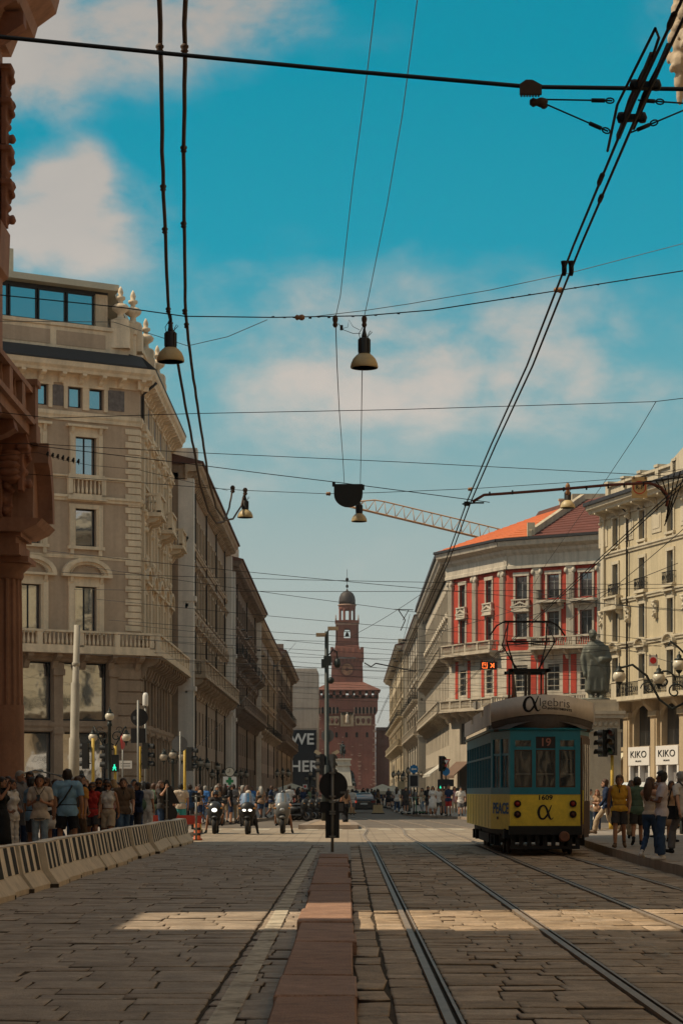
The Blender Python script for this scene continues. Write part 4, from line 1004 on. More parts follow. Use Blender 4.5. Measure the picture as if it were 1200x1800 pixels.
# ------------------------------------------------------------------ castle gate tower at the end of the street
M_BR = mat('castle_brick', (.225,.082,.058), .88, .16, .25, .4, 3, streak=.25)
M_BRD = mat('castle_brick_dark', (.145,.056,.042), .88, .16, .25, .4, 3, streak=.25)
M_PUT = mat('putlog_stone', (.36,.22,.16), .85, .2, 1)
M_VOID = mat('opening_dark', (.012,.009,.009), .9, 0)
def castle():
    Y0 = 700.0; S = Y0/F
    zz = lambda py: CH+(HY-py)*S
    root = thing('castle_tower', 'tall stepped red brick castle gate tower with clock and domed lantern', 'castle tower', (-.2, Y0, 0))
    def frus(name, z0, z1, w0, w1, m, d=None, y0=0.0):
        mb = MB(); d0 = w0; 
        vs = [(-w0,0+y0,z0),(w0,y0,z0),(w0,2*w0+y0,z0),(-w0,2*w0+y0,z0),(-w1,(w0-w1)+y0,z1),(w1,(w0-w1)+y0,z1),(w1,w0+w1+y0,z1),(-w1,w0+w1+y0,z1)]
        mb.add(vs, [(3,2,1,0),(4,5,6,7),(0,1,5,4),(1,2,6,5),(2,3,7,6),(3,0,4,7)]); return mb.build(name, m, root)
    frus('lower_wall', 0, zz(1256), 8.75, 8.6, M_BR)
    # corbelled arcade
    frus('corbel_course', zz(1256), zz(1250), 8.6, 9.35, M_BR, y0=0)
    a = Fac(root, Matrix.Translation((0,-.75,0)))
    hl = [(-9.2+i*1.14+.22, -9.2+i*1.14+.92, zz(1254), zz(1243)) for i in range(16) if not (6 <= i <= 9)]
    ob = MB()
    wall_mb(-9.4, 9.4, zz(1250), zz(1222), hl, .5, ob); up = a.add('gallery_wall', ob, M_BR)
    MB().bx(-9.35,9.35,-.2,17.5,zz(1250),zz(1222)).build('gallery_core', M_BR, root)
    for h in hl:
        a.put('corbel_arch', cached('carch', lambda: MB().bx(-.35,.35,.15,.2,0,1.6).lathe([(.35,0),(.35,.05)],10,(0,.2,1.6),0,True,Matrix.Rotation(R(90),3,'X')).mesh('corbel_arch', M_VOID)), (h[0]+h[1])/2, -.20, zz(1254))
        a.put('corbel', cached('ccorb', lambda: MB().prism([(0,2.2),(-.35,2.2),(-.2,1.0),(0,0)],-.16,.16,'x').mesh('corbel', M_PUT)), h[0]-.22, .1, zz(1256))
    # open loggia under the skirt roof, windows with sky seen through at the ends
    lh = []
    for i in range(9):
        x = -7.95+i*1.99; lh.append((x-.42, x+.42, zz(1226.3), zz(1214.6)))
    for (yy, nm) in ((-.75,'loggia_wall'), (17.6,'loggia_wall')):
        Fac(root, Matrix.Translation((0,yy,0))).add(nm, wall_mb(-9.4,9.4,zz(1228),zz(1212),lh,.5), M_BR)
    for k in (-1,1): MB().bx(k*9.4-.25,k*9.4+.25,-.75,18,zz(1228),zz(1212)).build('loggia_wall', M_BR, root)
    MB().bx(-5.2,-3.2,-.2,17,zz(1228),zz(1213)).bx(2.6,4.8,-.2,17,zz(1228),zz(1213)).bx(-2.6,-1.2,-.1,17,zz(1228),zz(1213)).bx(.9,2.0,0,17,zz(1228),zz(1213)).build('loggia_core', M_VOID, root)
    MB().bx(-9.35,9.35,-.3,17.5,zz(1229),zz(1227)).build('loggia_floor', M_BRD, root)
    # skirt roof
    mb = MB(); e, t = 10.3, 5.1; z0, z1 = zz(1212.5), zz(1198); c = 8.7
    mb.add([(-e,c-e,z0),(e,c-e,z0),(e,c+e,z0),(-e,c+e,z0),(-t,c-t,z1),(t,c-t,z1),(t,c+t,z1),(-t,c+t,z1),(-e,c-e,z0-.2),(e,c-e,z0-.2),(e,c+e,z0-.2),(-e,c+e,z0-.2)], [(0,1,5,4),(1,2,6,5),(2,3,7,6),(3,0,4,7),(8,9,1,0),(9,10,2,1),(11,8,0,3),(11,10,9,8)]); mb.build('skirt_roof', mat('castle_roof_tiles', (.165,.065,.046), .85, .2, .6, .6, 4), root)
    c = 8.7
    def blk(name, z0, z1, w0, w1, m, extra=0): 
        mb = MB(); mb.add([(-w0,c-w0,z0),(w0,c-w0,z0),(w0,c+w0,z0),(-w0,c+w0,z0),(-w1,c-w1,z1),(w1,c-w1,z1),(w1,c+w1,z1),(-w1,c+w1,z1)], [(3,2,1,0),(4,5,6,7),(0,1,5,4),(1,2,6,5),(2,3,7,6),(3,0,4,7)]); return mb.build(name, m, root)
    blk('clock_stage', zz(1199), zz(1160), 4.95, 4.75, M_BR)
    blk('battlement_stage', zz(1160), zz(1147), 5.15, 5.15, M_BR)
    for i in range(9): MB().bx(-5.1+i*1.18,-4.6+i*1.18,c-5.3,c-5.1,zz(1162),zz(1154)).build('corbel', M_BRD, root)
    MB().bx(-2.6,2.6,c-5.35,c-5.1,zz(1156.5),zz(1154)).build('clock_canopy', mat('lead_grey',(.2,.19,.18),.6,.1), root)
    ml = MB().prism([(-.5,0),(.5,0),(.5,1.75),(.28,1.75),(0,1.25),(-.28,1.75),(-.5,1.75)],0,.6,'y').mesh('merlon', M_BR)
    for i in range(6):
        inst('merlon', ml, root, T(-4.5+i*1.8, c-5.1, zz(1147))); inst('merlon', ml, root, T(-4.5+i*1.8, c+4.5, zz(1147)))
    for k in (-1,1):
        MB().bx(k*4.7-.42,k*4.7+.42,c-5.15,c-4.2,zz(1148),zz(1136)).build('corner_merlon', M_BR, root)
    # clock
    ck = inst('clock', MB().lathe([(2.15,0),(2.15,.22),(1.75,.22),(1.75,.08)],32,(0,c-4.9,zz(1175.5)),0,True,Matrix.Rotation(R(90),3,'X')).mesh('clock', M_BRD), root)
    inst('clock_face', MB().lathe([(1.75,0),(1.75,.1)],32,(0,c-4.95,zz(1175.5)),0,True,Matrix.Rotation(R(90),3,'X')).mesh('clock_face', mat('clock_face_brown',(.30,.145,.075),.6,.35,.8)), ck)
    inst('clock_boss', MB().lathe([(.55,0),(.5,.2)],16,(0,c-5.05,zz(1175.5)),0,True,Matrix.Rotation(R(90),3,'X')).mesh('clock_boss', M_BRD), ck)
    inst('clock_hand', MB().beam((0,c-5.2,zz(1175.5)),(.9,c-5.2,zz(1175.5)+.9),.08,.12).beam((0,c-5.2,zz(1175.5)),(-.3,c-5.2,zz(1175.5)-1.3),.08,.1).mesh('clock_hand', M_PUT), ck)
    # bell stage
    blk('sloping_roof', zz(1147), zz(1131), 4.3, 3.55, M_BR)
    blk('string_course', zz(1131), zz(1128), 3.65, 3.65, M_BRD)
    bw = 3.3
    for yy in (c-bw-.0, c+bw-.5):
        Fac(root, Matrix.Translation((0,yy,0))).add('bell_wall', wall_mb(-bw,bw,zz(1128),zz(1091),[(-1.0,1.0,zz(1119.5),zz(1104.5)),(-.75,.75,zz(1104.5),zz(1102.5))],.5), M_BR)
    for k in (-1,1): MB().bx(k*bw-.25,k*bw+.25,c-bw,c+bw,zz(1128),zz(1091)).build('bell_wall', M_BR, root)
    MB().lathe([(.75,0),(.6,.25),(.42,.9),(.2,1.2),(.06,1.3)],12,(0,c,zz(1115))).tube([(-1.2,c,zz(1107)),(1.2,c,zz(1107))],.12,6).build('bell', mat('bell_bronze',(.04,.035,.03),.5,.2,2,metal=.6), root)
    blk('ledge', zz(1092), zz(1088), 3.75, 3.75, M_BR)
    blk('ledge', zz(1096), zz(1092), 3.5, 3.5, M_PUT)
    for k in (-1,1):
        for q in (-1,1): MB().lathe([(.18,0),(.24,.5),(.1,.9),(.16,1.3),(.02,1.8)],8,(k*3.5,c+q*3.5,zz(1088))).build('finial', M_PUT, root)
    # lantern: eight piers, arches, then drum and dome
    for k in range(8):
        a_ = R(22.5+45*k); MB().box((2.35*math.cos(a_), c+2.35*math.sin(a_), (zz(1088)+zz(1066))/2), (.55,.62,zz(1066)-zz(1088)), 0, Matrix.Rotation(a_,3,'Z')).build('lantern_pier', M_BR, root)
    MB().lathe([(2.4,zz(1069)),(2.62,zz(1066)),(2.62,zz(1061))],8,(0,c,0),0,False).build('lantern_drum', M_BR, root)
    MB().lathe([(2.45,0),(2.45,.4),(2.5,.4)],8,(0,c,zz(1089)),0,False).build('lantern_sill', M_BR, root)
    MB().lathe([(2.85,zz(1061)),(2.95,zz(1059.5)),(2.6,zz(1058.5))],16,(0,c,0)).build('dome_cornice', M_PUT, root)
    MB().lathe([(2.55,zz(1058.5)),(2.6,zz(1052)),(2.4,zz(1045)),(1.9,zz(1039)),(1.1,zz(1035.5)),(.4,zz(1034)),(.15,zz(1031))],16,(0,c,0)).build('dome', mat('lead_dome',(.045,.032,.03),.6,.25,.5), root)
    MB().tube([(0,c,zz(1031)),(0,c,zz(996))],.07,5).ell((0,c,zz(1026)),(.45,.45,.55),8,6).ell((0,c,zz(1014)),(.5,.5,.6),8,6).build('spire_finial', M_VOID, root)
    # niche with saint, coat-of-arms panels, small windows, putlog stones
    MRB = mat('castle_marble', (.42,.30,.19), .8, .2, .8)
    ni = inst('niche', MB().bx(-2.05,2.05,-.5,-.0,zz(1277),zz(1249)).lathe([(2.05,0),(2.05,.5)],20,(0,0,zz(1249)),0,True,Matrix.Rotation(R(90),3,'X')).mesh('niche', MRB), root)
    inst('niche_recess', MB().bx(-1.1,1.1,-.56,-.5,zz(1273),zz(1252)).lathe([(1.1,.5),(1.1,.56)],16,(0,0,zz(1252)),0,True,Matrix.Rotation(R(90),3,'X')).mesh('niche_recess', mat('niche_gold',(.28,.175,.09),.8,.3,1)), ni)
    inst('niche_statue', MB().lathe([(.55,0),(.62,.6),(.5,1.6),(.62,2.3),(.4,2.8),(.2,2.9),(.28,3.15),(.2,3.45),(.02,3.5)],10,(0,-.75,zz(1272)),0,True).mesh('niche_statue', mat('saint_marble',(.52,.42,.32),.7,.15,2)), ni)
    for x0, x1 in ((-6.6,-2.5),(2.5,7.4)):
        pn = inst('heraldic_panel', MB().bx(x0,x1,-.35,-.0,zz(1275),zz(1259)).mesh('heraldic_panel', MRB), root)
        n = 3
        for i in range(n):
            xx = x0+(x1-x0)*(i+.5)/n
            inst('coat_of_arms', MB().lathe([(.02,0),(.4,.45),(.52,1.1),(.45,1.6),(.1,1.75)],8,(xx,-.38,zz(1272.5))).mesh('coat_of_arms', M_BRD), pn)
    for px in (569, 591.5, 609, 627, 645):
        x = (px-610)*S; MB().bx(x-.36,x+.36,-.06,.1,zz(1296),zz(1289)).lathe([(.36,-.1),(.36,.06)],10,(x,0,zz(1289)),0,True,Matrix.Rotation(R(90),3,'X')).build('small_window', M_VOID, root)
    rr = random.Random(9); pm = MB().bx(-.25,.25,-.06,.05,0,.3).mesh('putlog_stone', M_PUT)
    for i in range(70):
        zc = 2+rr.random()**1.6*26; xc = rr.choice((-8.3,8.3,rr.uniform(-8.4,8.4),3.8,rr.uniform(-8.4,8.4)))
        inst('putlog_stone', pm, root, T(xc, .02, zc) @ Matrix.Diagonal((rr.uniform(.7,2.2),1,rr.uniform(.7,1.3),1)))
    for i in range(11): inst('putlog_stone', pm, root, T(8.35+rr.uniform(-.15,.15), .0, 2.0+i*2.0) @ Matrix.Diagonal((2.0,1,1.6,1)))
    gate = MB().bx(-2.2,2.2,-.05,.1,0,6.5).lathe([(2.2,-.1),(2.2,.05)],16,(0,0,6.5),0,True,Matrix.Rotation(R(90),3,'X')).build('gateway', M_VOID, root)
    # curtain wall
    cw = thing('castle_wall', 'dark brick castle curtain wall beside the gate tower', 'wall', (0, 706, 0))
    for k in (-1,1):
        x0, x1 = (8.7, 95) if k > 0 else (-95, -8.9)
        MB().bx(x0,x1,.05,4,0,zz(1303)).build('curtain_wall', M_BRD, cw)
        hs = [(x0+1.0+i*1.95, x0+1.9+i*1.95, zz(1297), zz(1287)) for i in range(42)]
        Fac(cw, Matrix.Translation((0,-.6,0))).add('walkway_wall', wall_mb(x0,x1,zz(1309),zz(1283),hs,.5), M_BRD)
        MB().bx(x0,x1,.0,.06,zz(1303),zz(1283)).build('walkway_back', M_BR, cw)
        MB().prism([(-1.4,zz(1284)),(-1.4,zz(1282.5)),(2,zz(1277)),(5,zz(1283))],x0,x1,'x').build('walkway_roof', mat('castle_wall_roof',(.075,.03,.024),.85,.2,.6), cw)
        for i in range(30): MB().prism([(0,2.6),(-.6,2.6),(-.3,.8),(0,0)],x0+.4+i*1.5,x0+.85+i*1.5,'x').build('corbel', M_BRD, cw)
castle()

# ------------------------------------------------------------------ equestrian monument before the castle
def equestrian():
    Y = 520.0; s = Y/F
    M_MB = mat('pale_marble', (.60,.55,.46), .7, .15, 1, streak=.3); M_BZ = mat('dark_bronze', (.028,.035,.034), .45, .25, 2, metal=.3)
    root = thing('equestrian_monument', 'dark bronze horse and rider on a tall pale marble pedestal before the castle', 'monument', ((602-CX)*s, Y, 0))
    ped = MB()
    for w, z0, z1 in ((3.9,0,1.0),(3.3,1.0,1.9),(2.7,1.9,3.0)): ped.bx(-w,w,-w*.6,w*.6,z0,z1)
    ped.add([(-2.2,-1.9,3),(2.2,-1.9,3),(2.2,1.9,3),(-2.2,1.9,3),(-1.6,-1.3,7.6),(1.6,-1.3,7.6),(1.6,1.3,7.6),(-1.6,1.3,7.6)], [(0,1,5,4),(1,2,6,5),(2,3,7,6),(3,0,4,7)])
    ped.bx(-1.95,1.95,-1.6,1.6,7.6,8.0).bx(-1.75,1.75,-1.4,1.4,8.0,8.9).bx(-2.05,2.05,-1.7,1.7,8.9,9.25)
    ped.build('pedestal', M_MB, root)
    for k in (-1,1):
        f = MB(); f.ell((k*2.3,-1.2,4.0),(.55,.6,.9),8,6).ell((k*2.15,-1.2,5.1),(.45,.4,.7),8,6).ell((k*2.1,-1.25,5.95),(.24,.24,.3),8,6).tube([(k*2.3,-1.5,4.0),(k*2.8,-2.0,3.5),(k*3.0,-2.1,2.9)],[.3,.25,.16],6); f.build('seated_figure', M_BZ, root)
    h = MB(); z = 9.25
    # horse seen from the front, turned slightly
    h.ell((0,.2,z+1.75),(.48,1.15,.55),12,8).ell((0,-.75,z+1.8),(.46,.5,.6),10,6).tube([(0,-.9,z+2.0),(.05,-1.35,z+2.6),(.1,-1.5,z+2.95)],[.36,.26,.2],8).ell((.1,-1.75,z+2.75),(.16,.36,.2),8,6)
    for kx, ky, b in ((-.28,-.85,.1),(.28,-.8,-.25),(-.3,1.0,0),(.3,1.1,.15)):
        h.tube([(kx,ky,z+1.5),(kx,ky+b-.05,z+.8),(kx,ky+b+.03,z+.15),(kx,ky+b-.1,z+.02)],[.22,.12,.09,.12],6)
    h.tube([(0,1.3,z+1.9),(0,1.6,z+1.5),(0,1.6,z+.8)],[.12,.14,.05],6)
    h.ell((.0,.1,z+2.9),(.36,.26,.55),10,6).ell((0,.05,z+3.75),(.17,.19,.22),8,6).tube([(-.35,.1,z+3.15),(-.55,-.2,z+2.7),(-.2,-.6,z+2.5)],[.14,.12,.09],6).tube([(.35,.1,z+3.15),(.55,-.15,z+2.75),(.2,-.6,z+2.5)],[.14,.12,.09],6)
    for k in (-1,1): h.tube([(k*.25,.1,z+2.4),(k*.55,-.25,z+1.8),(k*.52,-.1,z+1.1)],[.22,.17,.12],6)
    h.ell((0,.3,z+2.5),(.5,.5,.5),8,6)
    h.build('horse_and_rider', M_BZ, root)
equestrian()

# ------------------------------------------------------------------ tower crane behind the red building
def crane():
    Y = 440.0; MC = mat('crane_orange', (.50,.27,.13), .6, .1, 1)
    a = P(612, 890, Y); b = P(1010, 985, Y); root = thing('tower_crane', 'orange lattice crane jib rising behind the red corner building', 'crane', (b.x, b.y, 0))
    A = Vector((a.x-b.x, 0, a.z)); B = Vector((0, 0, b.z)); n = 24
    mb = MB(); d = (B-A).normalized(); up = Vector((-d.z, 0, d.x)); hgt = 2.5
    if up.z < 0: up = -up
    lo = [[A+(B-A)*i/n+Vector((0,k*.8,0)) for i in range(n+1)] for k in (-1,1)]
    top = [A+(B-A)*(i+.5)/n+up*hgt*min(1, .45+i*.25) for i in range(n)]
    for l in lo:
        mb.tube(l, .12, 4)
    mb.tube(top, .13, 4)
    for i in range(n):
        for l in lo: mb.tube([l[i], top[i]], .055, 4); mb.tube([top[i], l[i+1]], .055, 4)
        mb.tube([lo[0][i], lo[1][i+1]], .05, 4)
    mb.build('jib', MC, root)
    m = MB()
    for sx in (-.9,.9):
        for sy in (-.9,.9): m.tube([(sx,sy,0),(sx,sy,b.z+6)],.1,4)
    for i in range(26):
        z0, z1 = i*2.0, i*2.0+2.0
        for s in (-.9,.9): m.tube([(-.9,s,z0),(.9,s,z1)],.05,4); m.tube([(s,-.9,z0),(s,.9,z1)],.05,4)
    m.build('mast', MC, root)
    MB().bx(.2,10,-.6,.6,b.z-.1,b.z+.5).bx(7,10,-.8,.8,b.z-2,b.z).build('counter_jib', MC, root)
crane()

# ------------------------------------------------------------------ poet statue on its pedestal, behind the tram
def poet_statue():
    Y = 116.0; s = Y/F; x0 = (1046-CX)*s
    M_V = mat('green_bronze', (.135,.137,.11), .6, .3, 2.2, .3, 20, metal=.15, streak=.5); M_P = mat('pedestal_stone', (.42,.345,.25), .8, .12, 1, .25, 12, streak=.35)
    root = thing('poet_statue', 'green bronze statue of a robed man looking down on a stone pedestal', 'statue', (x0, Y, 0))
    pd = MB(); pd.bx(-1.7,1.7,-1.7,1.7,0,.5).bx(-1.5,1.5,-1.5,1.5,.5,1.1).bx(-1.35,1.35,-1.35,1.35,1.1,1.35).bx(-1.15,1.15,-1.15,1.15,1.35,4.6).bx(-1.22,1.22,-1.22,1.22,4.55,4.68).bx(-1.1,1.1,-1.1,1.1,4.68,5.25).bx(-1.3,1.3,-1.3,1.3,5.25,5.45).bx(-1.36,1.36,-1.36,1.36,5.45,5.62).bx(-1.05,1.05,-1.05,1.05,5.62,6.05).bx(-.95,.95,-.95,.95,6.05,6.2)
    for i in range(8): pd.ell((-.95+i*.27,-1.12,4.95),(.12,.06,.14),8,6)
    pd.build('pedestal', M_P, root)
    b = MB(); z = 6.2
    # feet, robe, torso, shoulders, arms, bowed head: blobs to be fused into one body
    for k in (-1,1): b.ell((k*.25,-.28,z+.12),(.15,.34,.14),8,6); b.tube([(k*.24,-.05,z+.1),(k*.24,0,z+.9)],[.15,.2],8)
    b.lathe([(.46,z+.38),(.56,z+.45),(.55,z+.9),(.52,z+1.5),(.50,z+1.9),(.58,z+2.3),(.56,z+2.7),(.40,z+2.95),(.2,z+3.05)],14,(0,0,0),0,True,Matrix.Diagonal((1,.72,1)))
    b.tube([(.08,0,z+.4),(.5,.1,z+.5)],[.2,.2],6)
    b.tube([(-.44,0,z+2.75),(-.66,-.02,z+2.1),(-.6,-.14,z+1.45)],[.2,.16,.11],8).ell((-.58,-.2,z+1.3),(.1,.1,.17),8,6)
    b.tube([(.44,0,z+2.75),(.66,-.1,z+2.1),(.2,-.5,z+2.05)],[.22,.2,.13],8)
    b.tube([(-.08,0,z+2.95),(-.14,-.16,z+3.15)],[.17,.15],8).ell((-.16,-.22,z+3.32),(.2,.24,.27),10,8).ell((-.16,-.1,z+3.38),(.23,.24,.24),10,8).ell((-.16,-.45,z+3.28),(.04,.06,.05),6,4)
    for i in range(9): 
        x = -.45+i*.11; b.tube([(x,-.33-.05*math.sin(i*2),z+.45),(x*.95,-.36,z+1.2),(x*.85+.1,-.34,z+2.0)],[.05,.045,.03],5)
    b.tube([(.5,.1,z+2.7),(.62,.05,z+1.5),(.55,.05,z+.42)],[.22,.17,.14],8)
    b.tube([(-.4,-.3,z+2.5),(.1,-.42,z+1.9),(.5,-.35,z+1.3)],[.07,.08,.06],6)
    me = fuse(b, .05, 3); 
    for p in me.polygons: p.use_smooth = True
    me.materials.append(M_V); me.name = 'statue_figure'; inst('statue_figure', me, root)
    inst('base_plinth', MB().lathe([(.75,6.2),(.72,6.3)],16).mesh('base_plinth', M_V), root)
poet_statue()
# ------------------------------------------------------------------ tram
def alpha_mb(size, depth=.003):
    """a lower case alpha drawn as a pen stroke of changing width"""
    pts = [(.44,.50,.05),(.36,.30,.07),(.24,.02,.10),(.06,-.30,.13),(-.14,-.46,.12),(-.36,-.36,.15),(-.46,-.02,.20),(-.36,.34,.16),(-.12,.48,.10),(.06,.34,.12),(.18,.02,.17),(.27,-.28,.16),(.38,-.46,.10),(.50,-.44,.05),(.55,-.34,.03)]
    P2 = [Vector(p[:2]) for p in pts]; fine = []
    for i in range(len(P2)-1):
        p0, p1, p2, p3 = P2[max(0,i-1)], P2[i], P2[i+1], P2[min(len(P2)-1,i+2)]
        for k in range(5):
            t = k/5; fine.append((.5*((2*p1)+(p2-p0)*t+(2*p0-5*p1+4*p2-p3)*t*t+(3*p1-p0-3*p2+p3)*t**3), pts[i][2]*(1-t)+pts[i+1][2]*t))
    fine.append((P2[-1], pts[-1][2])); mb = MB(); vs = []
    for i, (p, w) in enumerate(fine):
        d = (fine[min(i+1,len(fine)-1)][0]-fine[max(0,i-1)][0]).normalized(); n = Vector((-d.y,d.x))*w*.5
        for q in (p+n, p-n): vs += [(q.x*size,-depth-.0002*i*size,q.y*size),(q.x*size,0,q.y*size)]
    for i in range(len(fine)-1):
        a, b = i*4, i*4+4; mb.f += [[a,a+2,b+2,b],[a+1,b+1,b+3,a+3],[a,b,b+1,a+1],[a+2,a+3,b+3,b+2]]
    mb.m = [0]*len(mb.f); mb.s = [False]*len(mb.f); mb.v = vs; return mb
def tram():
    TE = mat('tram_teal_paint', (.004,.20,.275), .42, .12, 1.2, .12, 8, spec=.5, dirt=.25); YE = mat('tram_yellow_paint', (.80,.58,.04), .42, .14, 1.8, .12, 8, spec=.5, dirt=.28)
    GR = mat('tram_grey_board', (.74,.66,.57), .6, .1, 1, spec=.3, streak=.2); RF = mat('tram_roof', (.09,.075,.065), .7, .25, 2); BK = mat('tram_black', (.014,.013,.013), .7, .2, 3)
    BN = mat('tram_brown_door', (.075,.035,.02), .5, .2, 2); GL = glass('tram_glass', (.02,.022,.024), .05, .02, .55); INT = mat('tram_interior', (.15,.10,.065), .7, .2, 2)
    root = thing('tram', 'old teal and yellow tram with curved advertising board, coming towards the camera', 'tram', (4.66, 53.8, 0))
    W = 1.19; YB = 12.6; FW = .83; yc = 1.5
    plan = [(-W,YB),(-W,yc),(-FW,0),(FW,0),(W,yc),(W,YB),(FW,YB+1.3),(-FW,YB+1.3)]
    def wallseg(name, a, b, z0, z1, t, m, par=root, holes=()):
        a, b = Vector(a), Vector(b); d = b-a; L = d.length
        M = Matrix.Translation((a.x, a.y, 0)) @ Matrix.Rotation(math.atan2(d.y, d.x), 4, 'Z')
        mb = MB()
        xs = sorted({0, L}|{v for h in holes for v in h[:2]}); zs = sorted({z0, z1}|{v for h in holes for v in h[2:]})
        for i in range(len(xs)-1):
            for j in range(len(zs)-1):
                xm, zm = (xs[i]+xs[i+1])/2, (zs[j]+zs[j+1])/2
                if not any(h[0]<xm<h[1] and h[2]<zm<h[3] for h in holes): mb.bx(xs[i],xs[i+1],0,t,zs[j],zs[j+1])
        o = mb.build(name, m, par, M); return o, M, L
    def pane(par, M, x0, x1, z0, z1, name='pane', m=None):
        return inst(name, MB().bx(x0,x1,.03,.04,z0,z1).mesh(name, m or GL), par)
    # yellow lower panels
    segs = [(plan[2],plan[3]),(plan[1],plan[2]),(plan[0],plan[1]),(plan[4],plan[5]),(plan[5],plan[6]),(plan[6],plan[7]),(plan[7],plan[0])]
    for i, (a, b) in enumerate(segs):
        o, M, L = wallseg('lower_panel', a, b, .70 if i == 0 else .62, 1.46, .05, YE)
        if i == 2:
            for k in range(8): inst('panel_joint', MB().bx(.7+k*1.35,.715+k*1.35,-.006,.0,.64,1.44).mesh('panel_joint', BK), o)
        if i == 1:
            sx = 1.2; t = text_mb('PEACE', .36, .01, .003, 'CENTER', sx); inst('lettering', t.mesh('lettering', mat('tram_lettering_blue', (.02,.10,.22), .5, .05)), o, T(L*.53,-.008,1.11))
    # front windows
    fr, M, L = wallseg('front_wall', plan[2], plan[3], 1.46, 2.99, .07, TE, holes=[(.10,.52,1.62,2.51),(.10,.52,2.56,2.76),(.61,1.07,1.62,2.51),(.61,1.07,2.54,2.82),(1.16,1.54,1.62,2.51),(1.16,1.54,2.56,2.76)])
    for h in [(.10,.52,1.62,2.51),(.61,1.07,1.62,2.51),(1.16,1.54,1.62,2.51),(.10,.52,2.56,2.76),(1.16,1.54,2.56,2.76)]:
        w = inst('window', MB().bx(h[0],h[0]+.025,.0,.06,h[2],h[3]).bx(h[1]-.025,h[1],.0,.06,h[2],h[3]).bx(h[0],h[1],.0,.06,h[2],h[2]+.025).bx(h[0],h[1],.0,.06,h[3]-.025,h[3]).mesh('window', TE if h[2] > 2.5 else BN), fr)
        inst('pane', MB().bx(h[0],h[1],.03,.04,h[2],h[3]).mesh('pane', GL), fr)
    inst('window_rail', MB().bx(.10,.52,.035,.06,1.92,1.95).bx(.61,1.07,.035,.06,1.92,1.95).bx(1.16,1.54,.035,.06,1.92,1.95).mesh('window_rail', GR), fr)
    ds = inst('destination_box', MB().bx(.61,1.07,.02,.06,2.54,2.82).mesh('destination_box', mat('display_black', (.02,.012,.012), .4, .1)), fr)
    inst('lettering', text_mb('19', .27, .004, .003, 'CENTER', 1.0).mesh('lettering', mat('display_digits', (.36,.15,.11), .6, .1)), fr, T(.84, .012, 2.68))
    inst('beading', MB().bx(0,1.66,-.012,.0,1.455,1.49).bx(0,1.66,-.012,.0,2.96,3.0).mesh('beading', TE), fr)
    inst('lettering', text_mb('1609', .155, .004, .003, 'CENTER', 1.15).mesh('lettering', BK), root, T(0,-.006,1.375))
    inst('emblem', alpha_mb(.34).mesh('emblem', BK), root, T(.0,-.006,1.03))
    for k in (-1,1):
        for z, nm, m in ((1.235,'tail_lamp',mat('tail_lamp_red',(.30,.02,.012),.25,.1)),(.985,'tail_lamp',mat('tail_lamp_dark',(.07,.02,.012),.25,.1))):
            lm = inst('tail_lamp_housing', MB().lathe([(.085,-.02),(.085,.05),(.065,.06),(.062,.03)],16,(0,0,0),0,True,Matrix.Rotation(R(90),3,'X')).mesh('tail_lamp_housing', BK), root, T(k*.655,0,z))
            inst('lens', MB().lathe([(.064,.02),(.05,.05),(.02,.06)],14,(0,0,0),0,True,Matrix.Rotation(R(90),3,'X')).mesh('lens', m), lm)
    # left chamfer with two windows, right chamfer with the folding door
    L = (Vector(plan[2])-Vector(plan[1])).length
    hs = [(.16,.70,1.62,2.78),(.82,1.40,1.62,2.78)]
    ch, M, _ = wallseg('chamfer_wall', plan[1], plan[2], 1.46, 2.99, .07, TE, holes=hs)
    for h in hs: inst('pane', MB().bx(h[0],h[1],.03,.04,h[2],h[3]).mesh('pane', GL), ch); inst('glazing_bar', MB().bx(h[0],h[1],.02,.06,2.38,2.43).bx((h[0]+h[1])/2-.012,(h[0]+h[1])/2+.012,.02,.06,h[2],2.38).mesh('glazing_bar', TE), ch)
    do, M, L = wallseg('door', plan[3], plan[4], .42, 2.86, .06, BN)
    for k in range(4): inst('door_leaf', MB().bx(.06+k*.37,.38+k*.37,-.03,.0,.5,2.8).mesh('door_leaf', BN), do); inst('pane', MB().bx(.12+k*.37,.32+k*.37,-.036,-.03,1.3,2.65).mesh('pane', GL), do)
    wallseg('door_header', plan[3], plan[4], 2.86, 2.99, .07, TE)
    inst('grab_rail', MB().tube([(FW+.06,-.04,.75),(FW+.06,-.04,1.55)],.015,5).mesh('grab_rail', YE), root)
    # side walls
    for (a, b) in ((plan[0],plan[1]),(plan[4],plan[5])):
        L = YB-yc; n = 9; wd = L/n; hs = [(i*wd+.09,(i+1)*wd-.09,1.62,2.72) for i in range(n)]
        sw, M, _ = wallseg('side_wall', a, b, 1.46, 2.99, .06, TE, holes=hs)
        gp = MB().bx(0,wd-.18,.02,.03,0,1.1).mesh('pane', GL); sb = MB().bx(0,wd-.18,-.0,.05,.72,.77).bx((wd-.18)/2-.02,(wd-.18)/2+.02,0,.05,0,1.1).mesh('window', TE)
        for h in hs: w = inst('window', sb, sw, T(h[0],0,1.62)); inst('pane', gp, sw, T(h[0],0,1.62))
    for a, b in ((plan[5],plan[6]),(plan[6],plan[7]),(plan[7],plan[0])): wallseg('rear_wall', a, b, 1.46, 2.99, .06, TE)
    # roof, hood, sides of the advertising board
    def roofprof(t): return [(x, 3.0+.30*(1-(x/W)**2)) for x in [W*(-1+2*i/10) for i in range(11)]]
    rf = MB(); ys = [(-.10,.72),(.35,.88),(.95,1.04),(yc,1.06),(YB,1.06),(YB+.7,.9),(YB+1.35,.7)]
    vs = []
